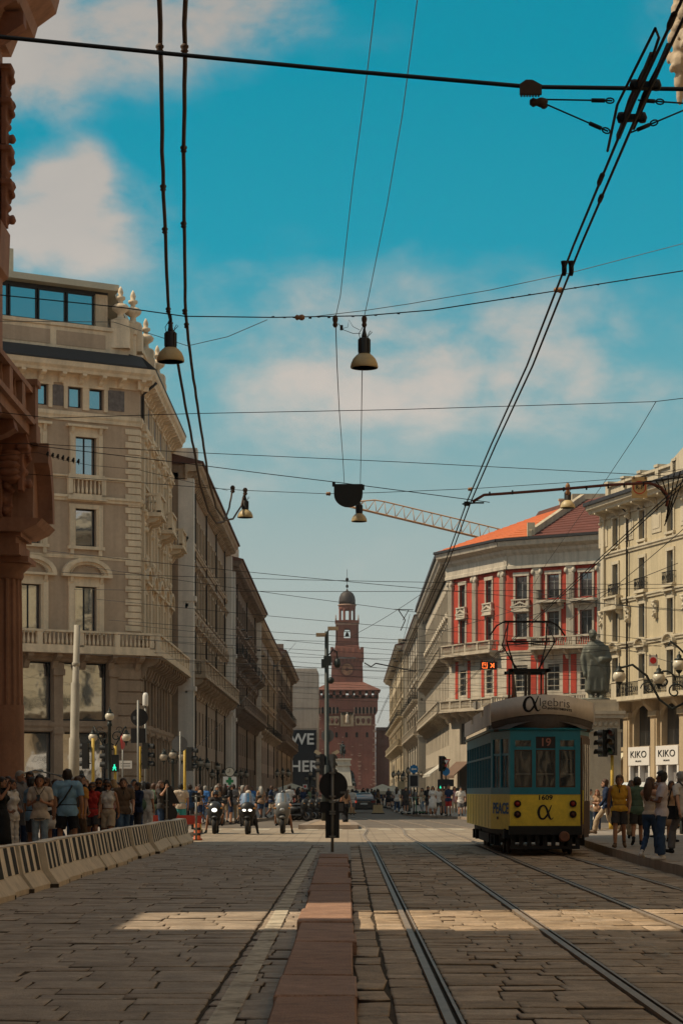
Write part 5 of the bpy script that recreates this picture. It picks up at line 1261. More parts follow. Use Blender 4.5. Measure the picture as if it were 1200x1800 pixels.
    for yy, sc in ys:
        zt = 1.0 if yy > .3 else .55
        for i in range(11):
            x = W*(-1+2*i/10); vs.append((x*sc*1.02, yy-(.0 if yy > 0 else .0), 2.985+(.02+.34*(1-(x/W)**2))*(1 if yy > .2 else .62)))
    for i in range(len(ys)-1):
        for j in range(10): rf.f.append([i*11+j, i*11+j+1, (i+1)*11+j+1, (i+1)*11+j]); rf.m.append(0); rf.s.append(True)
    rf.v = vs; rf.prism([(p[0]*1.02, p[1] if 0 < i < 3 or True else 0) for i, p in enumerate(plan)], 2.96, 3.0, 'z'); rf.build('roof', RF, root)
    hd = MB(); vs = []; n = 12       # sloping front hood under the board
    for i in range(n+1):
        t = -1+2*i/n; x = t*W*1.03; yy = -.16+ .95*abs(t)**2.2; z = 3.24+.19*(1-t*t)
        vs += [(x*.93, yy+.12, 2.95+.04*(1-t*t)), (x*.98, yy+.02, 3.06+.1*(1-t*t)), (x, yy+.1, z)]
    for i in range(n):
        for k in range(2): hd.f.append([i*3+k, (i+1)*3+k, (i+1)*3+k+1, i*3+k+1]); hd.m.append(0); hd.s.append(True)
    hd.v = vs; hd.build('front_hood', RF, root)
    bd = MB(); vs = []; n = 24
    def arc(t): return (t*W*1.045, -.13+1.0*abs(t)**2.1, 3.29+.06*(1-t*t)-.11*t*t)
    for i in range(n+1):
        x, yy, z = arc(-1+2*i/n); hgt = .46 + .0
        vs += [(x,yy,z),(x,yy,z+hgt),(x*.97,yy+.05,z+hgt),(x*.97,yy+.05,z)]
    for i in range(n):
        for k in range(4): a, b = i*4+k, i*4+(k+1) % 4; bd.f.append([a, a+4, b+4, b]); bd.m.append(0); bd.s.append(True)
    bd.v = vs; bo = bd.build('advertising_board', GR, root)
    def on_board(mb, x0, zoff):
        out = MB(); 
        for (x, y, z) in mb.v:
            xx = x+x0; t = max(-1, min(1, xx/(W*1.045))); ax, ay, az = arc(t); out.v.append((xx, ay-.012+y*.6, az+.23+zoff+z))
        out.f = [list(f) for f in mb.f]; out.m = list(mb.m); out.s = list(mb.s); return out
    inst('emblem', on_board(alpha_mb(.36), -.33, .02).mesh('emblem', BK), bo)
    inst('lettering', on_board(text_mb('lgebris', .29, -.004, .003, 'LEFT'), -.16, .045).mesh('lettering', BK), bo)
    inst('lettering', on_board(text_mb('INVESTMENTS', .078, .002, .003, 'LEFT', 1.22), .04, -.10).mesh('lettering', BK), bo)
    for k in (-1,1):
        sb = MB(); yy = .85
        sb.prism([(yy,3.12),(YB,3.12),(YB,3.5),(9.2,3.5),(9.2,3.36),(8.0,3.36),(8.0,3.56),(4.6,3.56),(4.6,3.42),(3.4,3.42),(3.4,3.64),(yy,3.64)], k*(W+.03), k*(W+.07), 'x'); sb.build('side_board', GR, root)
    inst('gutter', MB().tube([(-W-.04,YB,3.0),(-W-.04,yc,3.0),(-FW-.02,-.03,3.0),(FW+.02,-.03,3.0),(W+.04,yc,3.0),(W+.04,YB,3.0)],.03,5).mesh('gutter', TE), root)
    # interior
    MB().bx(-1.08,1.08,.9,13.0,.86,.92).build('floor', INT, root)
    it = MB()
    for k in range(6):
        for s_ in (-1,1): it.bx(s_*.75-.28,s_*.75+.28,2.4+k*1.7,2.85+k*1.7,.92,1.35).bx(s_*.75-.28,s_*.75+.28,2.85+k*1.7,2.93+k*1.7,1.35,1.95)
    it.build('seats', INT, root)
    MB().bx(-.68,-.22,.55,1.0,.92,1.55).lathe([(.2,1.55),(.2,2.1),(.14,2.3)],12,(-.45,.8,0)).build('driver_seat', mat('seat_olive', (.17,.13,.08), .7, .2, 3), root)
    MB().bx(-.8,.8,.25,.5,.92,1.5).build('control_desk', BK, root)
    for x in (-.45,.45): MB().tube([(x,1.5,.92),(x,1.5,2.95)],.018,5).build('handrail', GR, root)
    # underframe, bumper, coupler, bogies with wheels
    MB().bx(-.86,.86,-.10,.12,.50,.71).build('bumper', BK, root)
    MB().bx(-.95,.95,.3,13,.40,.64).bx(-1.05,1.05,4.5,9.0,.22,.45).build('underframe', BK, root)
    ua = MB()
    for i in range(9): ua.bx(-.8+i*.19,-.7+i*.19,.05,.12,.2,.52)
    ua.bx(-.82,.82,.02,.08,.16,.24).build('lifeguard', BK, root)
    MB().tube([(.42,-.3,.46),(.42,.3,.46)],[.06,.07],8).lathe([(.12,0),(.13,.06),(.1,.12)],14,(.42,-.25,.46),0,True,Matrix.Rotation(R(90),3,'X')).build('coupler', mat('coupler_rust', (.17,.075,.045), .7, .3, 6), root)
    for yb in (2.4, 10.4):
        bg_ = inst('bogie', MB().bx(-.98,-.86,yb-1.0,yb+1.0,.28,.5).bx(.86,.98,yb-1.0,yb+1.0,.28,.5).bx(-.9,.9,yb-.15,yb+.15,.3,.48).mesh('bogie', BK), root)
        for dy_ in (-.65,.65):
            for k in (-1,1):
                inst('wheel', MB().lathe([(.10,-.05),(.30,-.05),(.33,-.03),(.35,.0),(.37,.03),(.37,.05),(.1,.05)],20,(k*.73,yb+dy_,.345),0,True,Matrix.Rotation(R(90*k),3,'Y')).mesh('wheel', M_RUST), bg_)
                inst('axle_box', MB().box((k*1.02,yb+dy_,.34),(.16,.24,.26)).mesh('axle_box', BK), bg_)
    # pantograph
    pg = inst('pantograph', MB().bx(-.55,.55,4.6,4.7,4.05,4.13).bx(-.55,.55,6.0,6.1,4.05,4.13).bx(-.5,-.42,4.6,6.1,4.05,4.13).bx(.42,.5,4.6,6.1,4.05,4.13).mesh('pantograph', BK), root, T(0,0,.55))
    mb = MB()
    for k in (-1,1): 
        mb.tube([(k*.28,5.0,4.12),(k*.58,6.5,4.85),(k*.50,5.35,5.35)],[.022,.019,.016],6); mb.tube([(k*.28,5.7,4.12),(k*.62,4.2,4.8),(k*.50,5.35,5.35)],[.022,.019,.016],6)
    mb.tube([(-.56,6.5,4.85),(.62,4.2,4.8)],.014,5).tube([(-.62,4.2,4.8),(.58,6.5,4.85)],.014,5).tube([(-.6,4.2,4.8),(.6,4.2,4.8)],.02,5)
    inst('pantograph_arm', mb.mesh('pantograph_arm', BK), pg)
    inst('contact_shoe', MB().tube([(-.98,5.35,5.02),(-.8,5.35,5.28),(-.62,5.35,5.38),(.62,5.35,5.38),(.8,5.35,5.28),(.98,5.35,5.02)],.022,6).bx(-.6,.6,5.25,5.3,5.37,5.41).bx(-.6,.6,5.42,5.47,5.37,5.41).mesh('contact_shoe', BK), pg)
    MB().bx(-.3,.3,4.5,6.2,3.28,3.42).bx(-.035,.035,4.7,4.8,3.4,4.62).bx(-.035,.035,5.9,6.0,3.4,4.62).tube([(-.3,4.6,3.5),(-.4,5,4.62)],.03,5).build('pantograph_base', RF, root)
    for k in (-1,1):
        for yy in (4.65, 6.05): MB().lathe([(.05,3.35),(.035,3.6),(.06,3.7),(.035,3.85),(.06,3.95),(.03,4.05),(.025,4.62)],10,(k*.42,yy,0)).build('insulator', mat('insulator_brown', (.13,.05,.03), .4, .1), root)
tram()
# ------------------------------------------------------------------ street furniture
M_CONC = mat('barrier_concrete', (.62,.515,.385), .85, .13, 1.5, .35, 25, dirt=.35); M_BLK = mat('black_paint', (.02,.02,.02), .6, .15, 4); M_STRP = mat('barrier_black_stripe', (.022,.022,.022), .8, .3, 6)
M_WPNT = mat('barrier_white_paint', (.84,.74,.60), .8, .1, 3, .2, 25, dirt=.15)
M_YEL = mat('signal_yellow', (.50,.33,.05), .55, .15, 4); M_GPOST = mat('galvanised_post', (.21,.205,.19), .5, .15, 4, metal=.3); M_LPOLE = mat('pale_pole', (.40,.36,.29), .6, .12, 2, streak=.25)
M_DGREEN = mat('dark_green_iron', (.018,.024,.022), .5, .15, 4); M_GLOBEF = mat('far_lamp_globe', (.30,.25,.19), .4, .15, 2, spec=.4); M_GLOBE = mat('lamp_globe', (.60,.54,.42), .3, .06, 2, spec=.5); M_SIGNB = mat('sign_back', (.022,.021,.022), .7, .15, 3); M_SIGNG = mat('sign_back_grey', (.13,.13,.13), .6, .15, 3)
M_WHT = mat('white_sign', (.70,.67,.62), .5, .05); M_RSIGN = mat('red_sign', (.55,.03,.03), .5, .08); M_BLUES = mat('blue_sign', (.02,.16,.36), .5, .05)

# jersey barriers
ORD = 'first second third fourth fifth sixth seventh eighth ninth tenth eleventh twelfth thirteenth fourteenth fifteenth sixteenth seventeenth eighteenth nineteenth twentieth twenty-first twenty-second twenty-third twenty-fourth twenty-fifth twenty-sixth'.split()
def barriers():
    hp = [(.34,0),(.34,.09),(.19,.33),(.115,.80),(.10,.815)]
    poly = [(-x,z) for x,z in reversed(hp)]; prof = hp+[(-a,b) for a,b in reversed(hp)]
    L = 1.93
    def unit():
        m = MB(); m.prism([(x,z) for x,z in prof], -L/2, L/2, 'y'); a = m.mesh('jersey_barrier', M_CONC)
        w = MB(); 
        for s in (1,-1): w.add([(s*.1935,-L/2+.004,.332),(s*.1935,L/2-.004,.332),(s*.1185,L/2-.004,.80),(s*.1185,-L/2+.004,.80)], [(0,1,2,3) if s > 0 else (3,2,1,0)])
        w.add([(-.1185,-L/2+.004,.818),(.1185,-L/2+.004,.818),(.1185,L/2-.004,.818),(-.1185,L/2-.004,.818)],[(0,1,2,3)])
        st = MB()
        for s in (1,): st.add([(s*.197,-.16,.335),(s*.197,.19,.335),(s*.122,.16,.797),(s*.122,-.19,.797)], [(0,1,2,3) if s > 0 else (3,2,1,0)])
        nt = MB()
        for e in (-1,1): nt.bx(.20,.345,e*L/2-.09 if e > 0 else -L/2-.002,L/2+.002 if e > 0 else -L/2+.09,.0,.07)
        return a, w.mesh('painted_face', M_WPNT), st.mesh('painted_stripe', M_STRP), nt.mesh('drain_notch', M_JOINT)
    a, w, st, nt = unit(); y = 25.0; i = 0
    n = 23
    for i in range(n):
        where = ('barrier at the camera end of the striped concrete row' if i == 0 else 'last striped concrete barrier at the far end of the row, by the red board' if i == n-1 else None)
        o = inst('jersey_barrier', a, None, T(-5.0+.05*math.sin(i*1.3)+random.uniform(-.035,.035), y+i*1.965, 0, R(random.uniform(-1.8,1.8))))
        if where: tag(o, 'black and white striped '+where if not where.startswith('last') else where, 'concrete barrier')
        else: tag(o, ORD[i]+' striped concrete barrier of the row along the crowd, counted from the camera end', 'concrete barrier', 'striped concrete barriers along the crowd')
        inst('painted_face', w, o); o.scale = (1, 1, .875)
        for k in range(3): inst('painted_stripe', st, o, T(0, (-1+k)*.645+random.uniform(-.02,.02), 0))
        inst('drain_notch', nt, o)
barriers()

def head_mesh():
    def mk():
        b = MB(); b.bx(-.15,.15,-.1,.12,-.48,.48)
        for k in range(3):
            z = .32-.32*k; n = 10
            vs = []
            for yy in (-.1,-.30):
                for j in range(n+1):
                    a = math.pi*(-.12+1.24*j/n); vs.append((.135*math.cos(a), yy, z+.135*math.sin(a)-(.02 if yy < -.2 else 0)))
            b.add(vs, [(j, j+1, n+2+j, n+1+j) for j in range(n)], 0, True)
        l = [MB().lathe([(.115,.1),(.1,.115),(.02,.125)],14,(0,0,z),0,True,Matrix.Rotation(R(90),3,'X')).mesh('lens', m) for z, m in ((.32, mat('lens_red',(.06,.012,.01),.3,0)),(0,mat('lens_amber',(.07,.04,.01),.3,0)),(-.32,mat('lens_green',(.01,.05,.03),.3,0)))]
        return b.mesh('signal_head', M_BLK), l
    return cached('head', mk)
def signal(px, Y, py_base, top_z, heads, label, pole=None, ped=None, extras=True, poler=.06, y0=None):
    x = (px-CX)*Y/F; root = thing('traffic_light', label, 'traffic light', (x, Y, py_base))
    MB().tube([(0,0,0),(0,0,top_z-py_base)], poler, 10).lathe([(.12,0),(.12,.25),(poler,.3)],10).build('pole', pole or M_YEL, root)
    b, ls = head_mesh()
    for (ox, oy, z, rz) in heads:
        h = inst('signal_head', b, root, T(ox, oy, z-py_base, R(rz)))
        for l in ls: inst('lens', l, h)
        inst('head_bracket', MB().bx(-.03,.03,.1,.2,-.3,-.26).bx(-.03,.03,.1,.2,.26,.3).mesh('head_bracket', M_BLK), h)
    if ped:
        ox, oy, z = ped; h = inst('pedestrian_signal', MB().bx(-.16,.16,-.1,.12,-.32,.32).mesh('pedestrian_signal', M_BLK), root, T(ox,oy,z-py_base))
        gm = mat('green_man_glow', (.01,.2,.12), .4, 0, emit=(.03,.75,.42), estr=1.3); m = MB()
        m.ell((0,-.115,-.07),(.028,.01,.03),8,6).bx(-.03,.03,-.12,-.11,-.19,-.105).beam((-.02,-.115,-.18),(-.06,-.115,-.27),.01,.03).beam((.02,-.115,-.18),(.06,-.115,-.27),.01,.03).beam((-.02,-.115,-.12),(-.065,-.115,-.18),.01,.022).beam((.02,-.115,-.12),(.065,-.115,-.18),.01,.022)
        inst('green_man', m.mesh('green_man', gm), h)
    return root
signal(164, 84, .14, 3.5, [(-.28,0,2.85,-95)], 'traffic light on a yellow pole facing left beside the tall pale pole')
signal(203, 86, .14, 3.3, [(-.27,0,2.85,-95)], 'traffic light with a lit green walking man, under the three globe lamp', ped=(.0,-.2,2.6))
t3 = signal(246, 84, .14, 3.2, [(.24,0,2.85,80)], 'traffic light on a yellow pole below a big black disc sign')
signal(325, 92, .14, 3.4, [(.22,0,2.85,80)], 'traffic light on a yellow pole below a grey disc sign')
signal(1075, 81, .19, 3.0, [(-.34,0,3.25,-62),(-.02,-.16,3.3,-30)], 'twin headed traffic light on a yellow pole behind the man in the yellow top')
signal(776, 142, .14, 3.2, [(-.0,-.05,3.3,30)], 'far traffic light with green walking man before the awnings on the right', ped=(-.1,-.2,1.95), pole=M_BLK)

def disc(r, name='sign_disc', m=None, t=.03): return MB().lathe([(r,-t/2),(r,t/2)],28,(0,0,0),0,False,Matrix.Rotation(R(90),3,'X')).mesh(name, m or M_SIGNB)
def clamp(par, z, w=.16): inst('clamp', MB().bx(-w,w,-.055,-.035,-.02,.02).bx(-w,-w+.02,-.055,.05,-.015,.015).bx(w-.02,w,-.055,.05,-.015,.015).mesh('clamp', M_GPOST), par, T(0,0,z))
# backs of the signs on the post at the end of the kerb island
r_ = thing('sign_post', 'grey post on the red kerb island carrying a big black disc over two plates', 'road sign', ((584-CX)*52.3/F, 52.3, .13))
MB().tube([(0,0,0),(0,0,1.92)], .035, 10).build('post', M_GPOST, r_)
inst('sign_disc', disc(.33), r_, T(0.02,.07,1.53)); inst('sign_plate', MB().bx(-.28,.28,.06,.09,-.13,.13).mesh('sign_plate', M_SIGNB), r_, T(0,0,1.03)); inst('sign_plate', MB().bx(-.16,.16,.06,.09,-.29,.29).mesh('sign_plate', M_SIGNB), r_, T(.0,0,.61))
for z in (1.82,1.28,1.15,.93,.88,.36): clamp(r_, z, .08)
inst('sticker', MB().bx(-.06,.06,-.002,.0,-.025,.025).mesh('sticker', M_SIGNG), r_, T(.24,.045,1.37)); inst('sticker', MB().bx(-.05,.05,-.002,.0,-.09,.09).mesh('sticker', M_SIGNG), r_, T(.2,.055,1.03))
# triangle and disc behind the barrier
r_ = thing('sign_post', 'post with black triangle and disc sign backs standing behind the far barriers', 'road sign', ((293-CX)*72/F, 72, .14))
MB().tube([(0,0,0),(0,0,1.62)], .033, 8).build('post', M_GPOST, r_)
inst('sign_triangle', MB().prism([(-.42,0),(.42,0),(.03,.76),(-.03,.76)],.05,.08,'y').mesh('sign_triangle', M_SIGNB), r_, T(0,0,1.0)); inst('sign_disc', disc(.29), r_, T(.05,.065,.70))
for z in (1.55,1.1,.9,.5): clamp(r_, z, .07)
r_ = thing('sign_post', 'thin bare metal post with a small dark box at the end of the barrier row', 'post', ((345-CX)*71/F, 71, 0)); MB().tube([(0,0,0),(0,0,1.42)], .035, 8).build('post', M_GPOST, r_); MB().bx(-.12,.12,.04,.1,1.2,1.5).build('box', M_SIGNB, r_); clamp(r_, 1.38); clamp(r_, .8)
r_ = thing('barrier_board', 'red board fence closing the pavement at the end of the barriers', 'barrier', (-5.5, 74, .14)); MB().bx(-.9,.75,-.02,.02,.32,.62).build('board', mat('red_board', (.32,.035,.022), .6, .15, 2), r_)
for k in (-.8,0,.65): MB().bx(k-.03,k+.03,.02,.07,0,.7).build('leg', M_GPOST, r_)
MB().bx(.50,.75,-.03,-.02,.12,.34).build('reflector', M_YEL, r_)
r_ = thing('traffic_cylinder', 'low orange and black striped marker beside the last striped barrier', 'road marker', (-4.72, 71.5, 0)); MB().lathe([(.16,0),(.16,.05),(.11,.07),(.10,.5),(.04,.53)],12).build('cylinder', mat('marker_orange',(.50,.10,.03),.5,.1), r_)
for z in (.15,.32): MB().lathe([(.112,z),(.111,z+.08)],12).build('black_band', M_BLK, r_)
# disc and square backs over the yellow signal
r_ = thing('sign_post', 'tall grey post with black disc and square sign backs above the left crowd', 'road sign', ((243-CX)*83.6/F, 83.6, .14))
MB().tube([(0,0,0),(0,0,4.75)], .04, 8).build('post', M_GPOST, r_); inst('sign_disc', disc(.32), r_, T(.04,.07,4.12)); inst('sign_plate', MB().bx(-.27,.27,.06,.09,-.27,.27).mesh('sign_plate', M_SIGNB), r_, T(0,0,3.45)); inst('sticker', MB().bx(-.05,.05,-.002,.0,-.06,.06).mesh('sticker', M_SIGNG), r_, T(-.14,.045,4.1))
r_ = thing('camera_post', 'slim post topped by a white cylinder sensor beside the black disc sign', 'post', ((256-CX)*88/F, 88, .14)); MB().tube([(0,0,0),(0,0,4.7)], .04, 8).build('post', M_GPOST, r_); MB().lathe([(.1,4.7),(.11,4.75),(.11,5.1),(.08,5.2),(.02,5.22)],12).build('sensor', M_WHT, r_)
r_ = thing('sign_post', 'grey disc sign back on a thin post before the street side of the corner building', 'road sign', ((317-CX)*91/F, 91, .14)); MB().tube([(0,0,0),(0,0,3.8)], .033, 8).build('post', M_GPOST, r_); inst('sign_disc', disc(.32, m=M_SIGNG), r_, T(-.03,.06,3.3))
r_ = thing('sign_post', 'narrow road sign seen edge on beside the pale pole', 'road sign', ((216-CX)*87/F, 87, .14)); MB().tube([(0,0,0),(0,0,3.6)], .03, 8).build('post', M_GPOST, r_); inst('sign_disc', disc(.3, m=M_RSIGN), r_, T(0,0,3.3,R(82)))
r_ = thing('street_name_plate', 'small pale street name plate on the corner wall behind the lit green man', 'street sign', P(221,1344,93)); MB().bx(-.26,.26,-.02,.02,-.16,.16).build('plate', M_WHT, r_); MB().tube([(-.35,.03,0),(-.35,.03,-2.4)],.03,6).build('post', M_GPOST, r_)
M_INK = mat('sign_ink', (.12,.11,.1), .6, 0)
for i in range(2): MB().bx(-.19,.19,-.024,-.0201,.03-.1*i,.055-.1*i).build('print_line', M_INK, r_)

# pale tall pole
r_ = thing('pale_pole', 'tall pale tapering steel pole rising behind the crowd on the left', 'pole', ((130-CX)*78/F, 78, .14))
MB().tube([(0,0,0),(.02,0,3.2),(.03,0,3.25),(.06,0,5.1),(.065,0,5.15),(.12,0,7.1)],[.19,.18,.155,.15,.115,.105],14).lathe([(.13,5.7),(.14,5.72),(.14,5.8),(.13,5.82)],14,(.08,0,0)).build('pole', M_LPOLE, r_)
# tall dark central mast with lamps
r_ = thing('central_mast', 'tall dark mast on the far traffic island carrying lamps, boxes and signals', 'mast', ((574-CX)*107/F, 107, .17))
MB().tube([(0,0,0),(0,0,2.6),(0,0,2.65),(0,0,8.9)],[.24,.22,.12,.09],12).build('mast', M_DGREEN, r_)
for k, zz, ln in ((1,9.02,.55),(-1,8.72,.5)): MB().tube([(0,0,8.85),(k*.15,-.02,zz)],.03,6).build('lamp_arm', M_DGREEN, r_); MB().bx(min(k*.05,k*ln),max(k*.05,k*ln),-.18,.15,zz-.06,zz+.1).build('floodlight', mat('floodlight_tan', (.36,.25,.15), .5, .1), r_)
MB().bx(-.14,.22,-.15,.15,7.3,7.75).bx(-.25,.0,-.12,.1,7.2,7.6).build('box', M_DGREEN, r_); MB().tube([(.1,0,7.8),(.3,0,8.05),(.48,0,7.95),(.5,0,7.6)],.035,6).lathe([(.02,7.65),(.12,7.6),(.16,7.35),(.1,7.2)],10,(.5,0,0)).build('horn', M_DGREEN, r_)
MB().ell((.2,0,6.6),(.16,.14,.16),8,6).build('horn', M_DGREEN, r_)
inst('sign_disc', disc(.3, m=M_SIGNG), r_, T(.05,.1,4.0))
b, ls = head_mesh()
for ox, rz in ((-.24,-80),(.24,150)):
    h = inst('signal_head', b, r_, T(ox,-.05,2.65,R(rz))); [inst('lens', l, h) for l in ls]
for k in (-1,1): MB().box((k*.42,0,3.2),(.32,.16,.16),0,Matrix.Rotation(R(-30*k),3,'Y')).build('bell_camera', mat('camera_cream', (.45,.36,.24), .6, .1), r_)

# ornate globe lamps
def globe(par, x, y, z, r=.17):
    o = inst('lamp_globe', cached(('globe', r), lambda: MB().ell((0,0,0),(r,r,r*.97),14,10).mesh('lamp_globe', M_GLOBEF if r == .2 else M_GLOBE)), par, T(x,y,z))
    inst('globe_cap', cached(('gcap', r), lambda: MB().lathe([(r*.75,r*.68),(r*.8,r*.85),(r*.35,r*1.1),(r*.42,r*1.35),(r*.1,r*1.7),(r*.12,r*2.0),(.005,r*2.1)],10).lathe([(.005,-r*1.9),(r*.14,-r*1.6),(r*.12,-r*1.4),(r*.5,-r*1.0),(r*.55,-r*.85)],10).mesh('globe_cap', M_DGREEN)), o)
def scroll(mb, x0, z0, k, sz):
    pts = [(x0+k*sz*(.9-.045*i)*math.cos(i*.42)*.55, 0, z0+sz*(.9-.045*i)*math.sin(i*.42)*.55) for i in range(18)]; mb.tube(pts, .022*sz/.5, 5)
def ornate_lamp(x, y, z, zg, label, arms=((-.62,-.78),(.62,-.78)), r=.17, rz=0, group=None):
    root = thing('street_lamp', label, 'street lamp', (x,y,z), rz, group)
    m = MB(); m.lathe([(.2,0),(.2,.25),(.14,.3),(.13,.9),(.16,.95),(.075,1.1),(.06,zg-r*2.2),(.1,zg-r*2.0),(.06,zg-r)],12); m.build('post', M_DGREEN, root)
    a = MB()
    for k, dz in arms:
        s = 1 if k > 0 else -1; ze = zg+dz; a.tube([(0,0,ze-.2),(s*abs(k)*.35,0,ze-.32),(s*abs(k)*.7,0,ze+.1),(k*.95,0,ze+.42),(k,0,ze+r*2)],.028,6); scroll(a, k*.42, ze+.02, s, abs(k)*.75); scroll(a, k*.62, ze+.28, -s, abs(k)*.45)
    a.build('scroll_arm', M_DGREEN, root)
    globe(root, 0,0,zg, r)
    for k, dz in arms: globe(root, k, 0, zg+dz, r)
    return root
ornate_lamp((193-CX)*85/F, 85, .14, 4.2, 'black wrought iron lamp with three white globes beside the green walking man')
rl = thing('street_lamp', 'ornate black lamp with large globes cut off by the right edge, above the shop', 'street lamp', ((1208-CX)*72/F, 72, .19))
MB().lathe([(.26,0),(.26,.4),(.16,.5),(.14,1.4),(.09,1.6),(.075,6.2)],12).build('post', M_DGREEN, rl)
ar = MB(); ar.tube([(0,0,4.2),(-.5,0,3.95),(-.9,0,4.25),(-1.3,0,5.0),(-1.75,0,5.35),(-2.15,0,5.25),(-2.17,0,5.12)],.04,7)
scroll(ar,-.75,4.85,1,.75); scroll(ar,-1.25,4.6,-1,.5); scroll(ar,-.4,4.5,1,.6); ar.tube([(0,0,5.6),(-.3,0,5.9),(-.55,0,6.1),(-.62,0,5.95)],.035,6); ar.build('scroll_arm', M_DGREEN, rl)
for x, z in ((-2.17,4.98),(-.92,4.92),(-.28,5.35)): globe(rl, x, -.02, z, .205)
k = 0
for px, py, Y, side in ((304,1331,112,'left'),(352,1345,135,'left'),(383,1352,158,'left'),(424,1362,196,'left'),(497,1360,178,'mid'),(717,1358,168,'right'),(700,1362,200,'right'),(733,1362,240,'r'),(545,1362,240,'l')):
    p = P(px, py, Y); k += 1
    ornate_lamp(p.x, Y, .1, p.z, 'black street lamp with pale globes, %s on the %s side of the far street' % (ORD[{'left':k,'mid':5,'right':k-6,'r':3,'l':6}[side]-1], 'right' if side in ('right','r') else 'left'), ((-.45,-.1),(.45,-.1)) if k % 3 else ((-.4,-.5),(.4,-.5)), .2, 0, 'globe lamps lining the far street')

# pharmacy sign with clock
p = P(404,1375,122); r_ = thing('pharmacy_sign', 'white pharmacy sign with a green cross below a round clock', 'shop sign', (p.x,122,.14))
z = p.z-.14
MB().tube([(0,.08,0),(0,.08,z+.6)],.04,8).build('post', M_DGREEN, r_)
pl = inst('sign_plate', MB().bx(-.36,.36,-.05,.05,z-.3,z+.3).mesh('sign_plate', M_WHT), r_)
inst('green_cross', MB().bx(-.085,.085,-.062,-.05,z-.14,z+.26).bx(-.2,-.085,-.062,-.05,z-.02,z+.13).bx(.085,.2,-.062,-.05,z-.02,z+.13).mesh('green_cross', mat('cross_green',(.02,.20,.07),.5,.05)), pl)
inst('red_bar', MB().bx(-.3,.3,-.06,-.05,z-.26,z-.2).mesh('red_bar', M_RSIGN), pl)
ck = inst('clock', MB().lathe([(.27,-.06),(.27,.07),(.235,.07)],24,(0,0,z+.55),0,False,Matrix.Rotation(R(90),3,'X')).mesh('clock', M_DGREEN), r_)
inst('clock_face', MB().lathe([(.23,.0),(.23,.072)],24,(0,0,z+.55),0,False,Matrix.Rotation(R(90),3,'X')).beam((0,-.08,z+.55),(0,-.08,z+.70),.01,.02).beam((0,-.08,z+.55),(.1,-.08,z+.5),.01,.02).mesh('clock_face', mat('clock_cream',(.50,.45,.36),.6,.05)), ck)
inst('clock_hand', MB().beam((0,-.085,z+.55),(.0,-.085,z+.72),.01,.025).beam((0,-.085,z+.55),(-.12,-.085,z+.52),.01,.025).mesh('clock_hand', M_BLK), ck)

# blue arrow sign over an information box, give way sign
r_ = thing('road_sign', 'round blue arrow sign above a framed dark panel on the far right pavement', 'road sign', ((727-CX)*150/F,150,.14)); MB().tube([(0,0,0),(0,0,3.2)],.04,8).build('post', M_DGREEN, r_); inst('sign_disc', disc(.28,m=M_BLUES), r_, T(0,-.05,2.9))
inst('arrow', MB().bx(-.08,.18,-.075,-.07,2.86,2.94).prism([(-.19,2.9),(-.07,3.0),(-.07,2.8)],-.075,-.07,'y').mesh('arrow', M_WHT), r_)
MB().bx(-.33,.33,-.1,.05,1.7,2.55).build('frame', mat('frame_grey',(.30,.28,.25),.5,.1), r_); MB().bx(-.25,.25,-.11,-.1,1.78,2.47).build('panel', M_SIGNB, r_)
r_ = thing('road_sign', 'give way triangle above a blue disc beside the awnings on the far right', 'road sign', ((783-CX)*146/F,146,.14)); MB().tube([(0,0,0),(0,0,3.6)],.04,8).build('post', M_DGREEN, r_)
inst('sign_triangle', MB().prism([(-.3,3.5),(.3,3.5),(0,2.98)],-.06,-.04,'y').mesh('sign_triangle', M_RSIGN), r_); inst('sign_face', MB().prism([(-.19,3.44),(.19,3.44),(0,3.11)],-.066,-.06,'y').mesh('sign_face', M_WHT), r_); inst('sign_disc', disc(.26,m=M_BLUES), r_, T(0,-.05,2.7)); MB().bx(-.5,.5,-.3,.3,1.75,2.2).build('display_box', M_SIGNB, r_)
r_ = thing('notice_sign', 'small pale square notice on a lamp post at the far right pavement', 'notice', P(705,1380,168)); MB().bx(-.28,.28,-.03,.03,-.3,.3).build('plate', mat('notice_tan',(.42,.33,.2),.6,.1), r_); MB().tube([(0,.05,.2),(0,.05,-1.7)],.03,6).build('post', M_DGREEN, r_)
r_ = thing('notice_sign', 'small red and white notice on a post in front of the left parasol', 'notice', P(536,1383,150)); MB().bx(-.14,.14,-.03,.03,-.16,.16).build('plate', M_WHT, r_); inst('ring', disc(.09,'ring',M_RSIGN,.01), r_, T(0,-.035,.02)); MB().tube([(0,.05,.1),(0,.05,-1.5)],.03,6).build('post', M_DGREEN, r_)

# parasols
def parasol(px, py, Y, w, label, col, group=None):
    p = P(px,py,Y); r_ = thing('parasol', label, 'parasol', (p.x,Y,.1), 0, group)
    h = p.z-.1; mb = MB(); a = w/2; b0 = h-.55
    mb.add([(-a,-a,b0),(a,-a,b0),(a,a,b0),(-a,a,b0),(0,0,h+.1),(-a,-a,b0-.28),(a,-a,b0-.28),(a,a,b0-.28),(-a,a,b0-.28)], [(0,1,4),(1,2,4),(2,3,4),(3,0,4),(5,6,1,0),(6,7,2,1),(7,8,3,2),(8,5,0,3)])
    mb.build('canopy', mat(*col), r_); MB().tube([(0,0,0),(0,0,h)],.04,6).build('pole', M_DGREEN, r_); MB().bx(-.4,.4,-.4,.4,0,.1).build('base', M_SIGNB, r_)
CR_ = ('parasol_cream',(.52,.45,.34),.9,.08)
parasol(513,1379,186,3.9,'large cream square parasol of the left cafe terrace', CR_)
parasol(672,1380,205,3.3,'cream parasol of the right cafe terrace, behind the black car', CR_)
parasol(690,1382,232,3.6,'cream parasol of the right cafe terrace, behind the notice post', CR_)
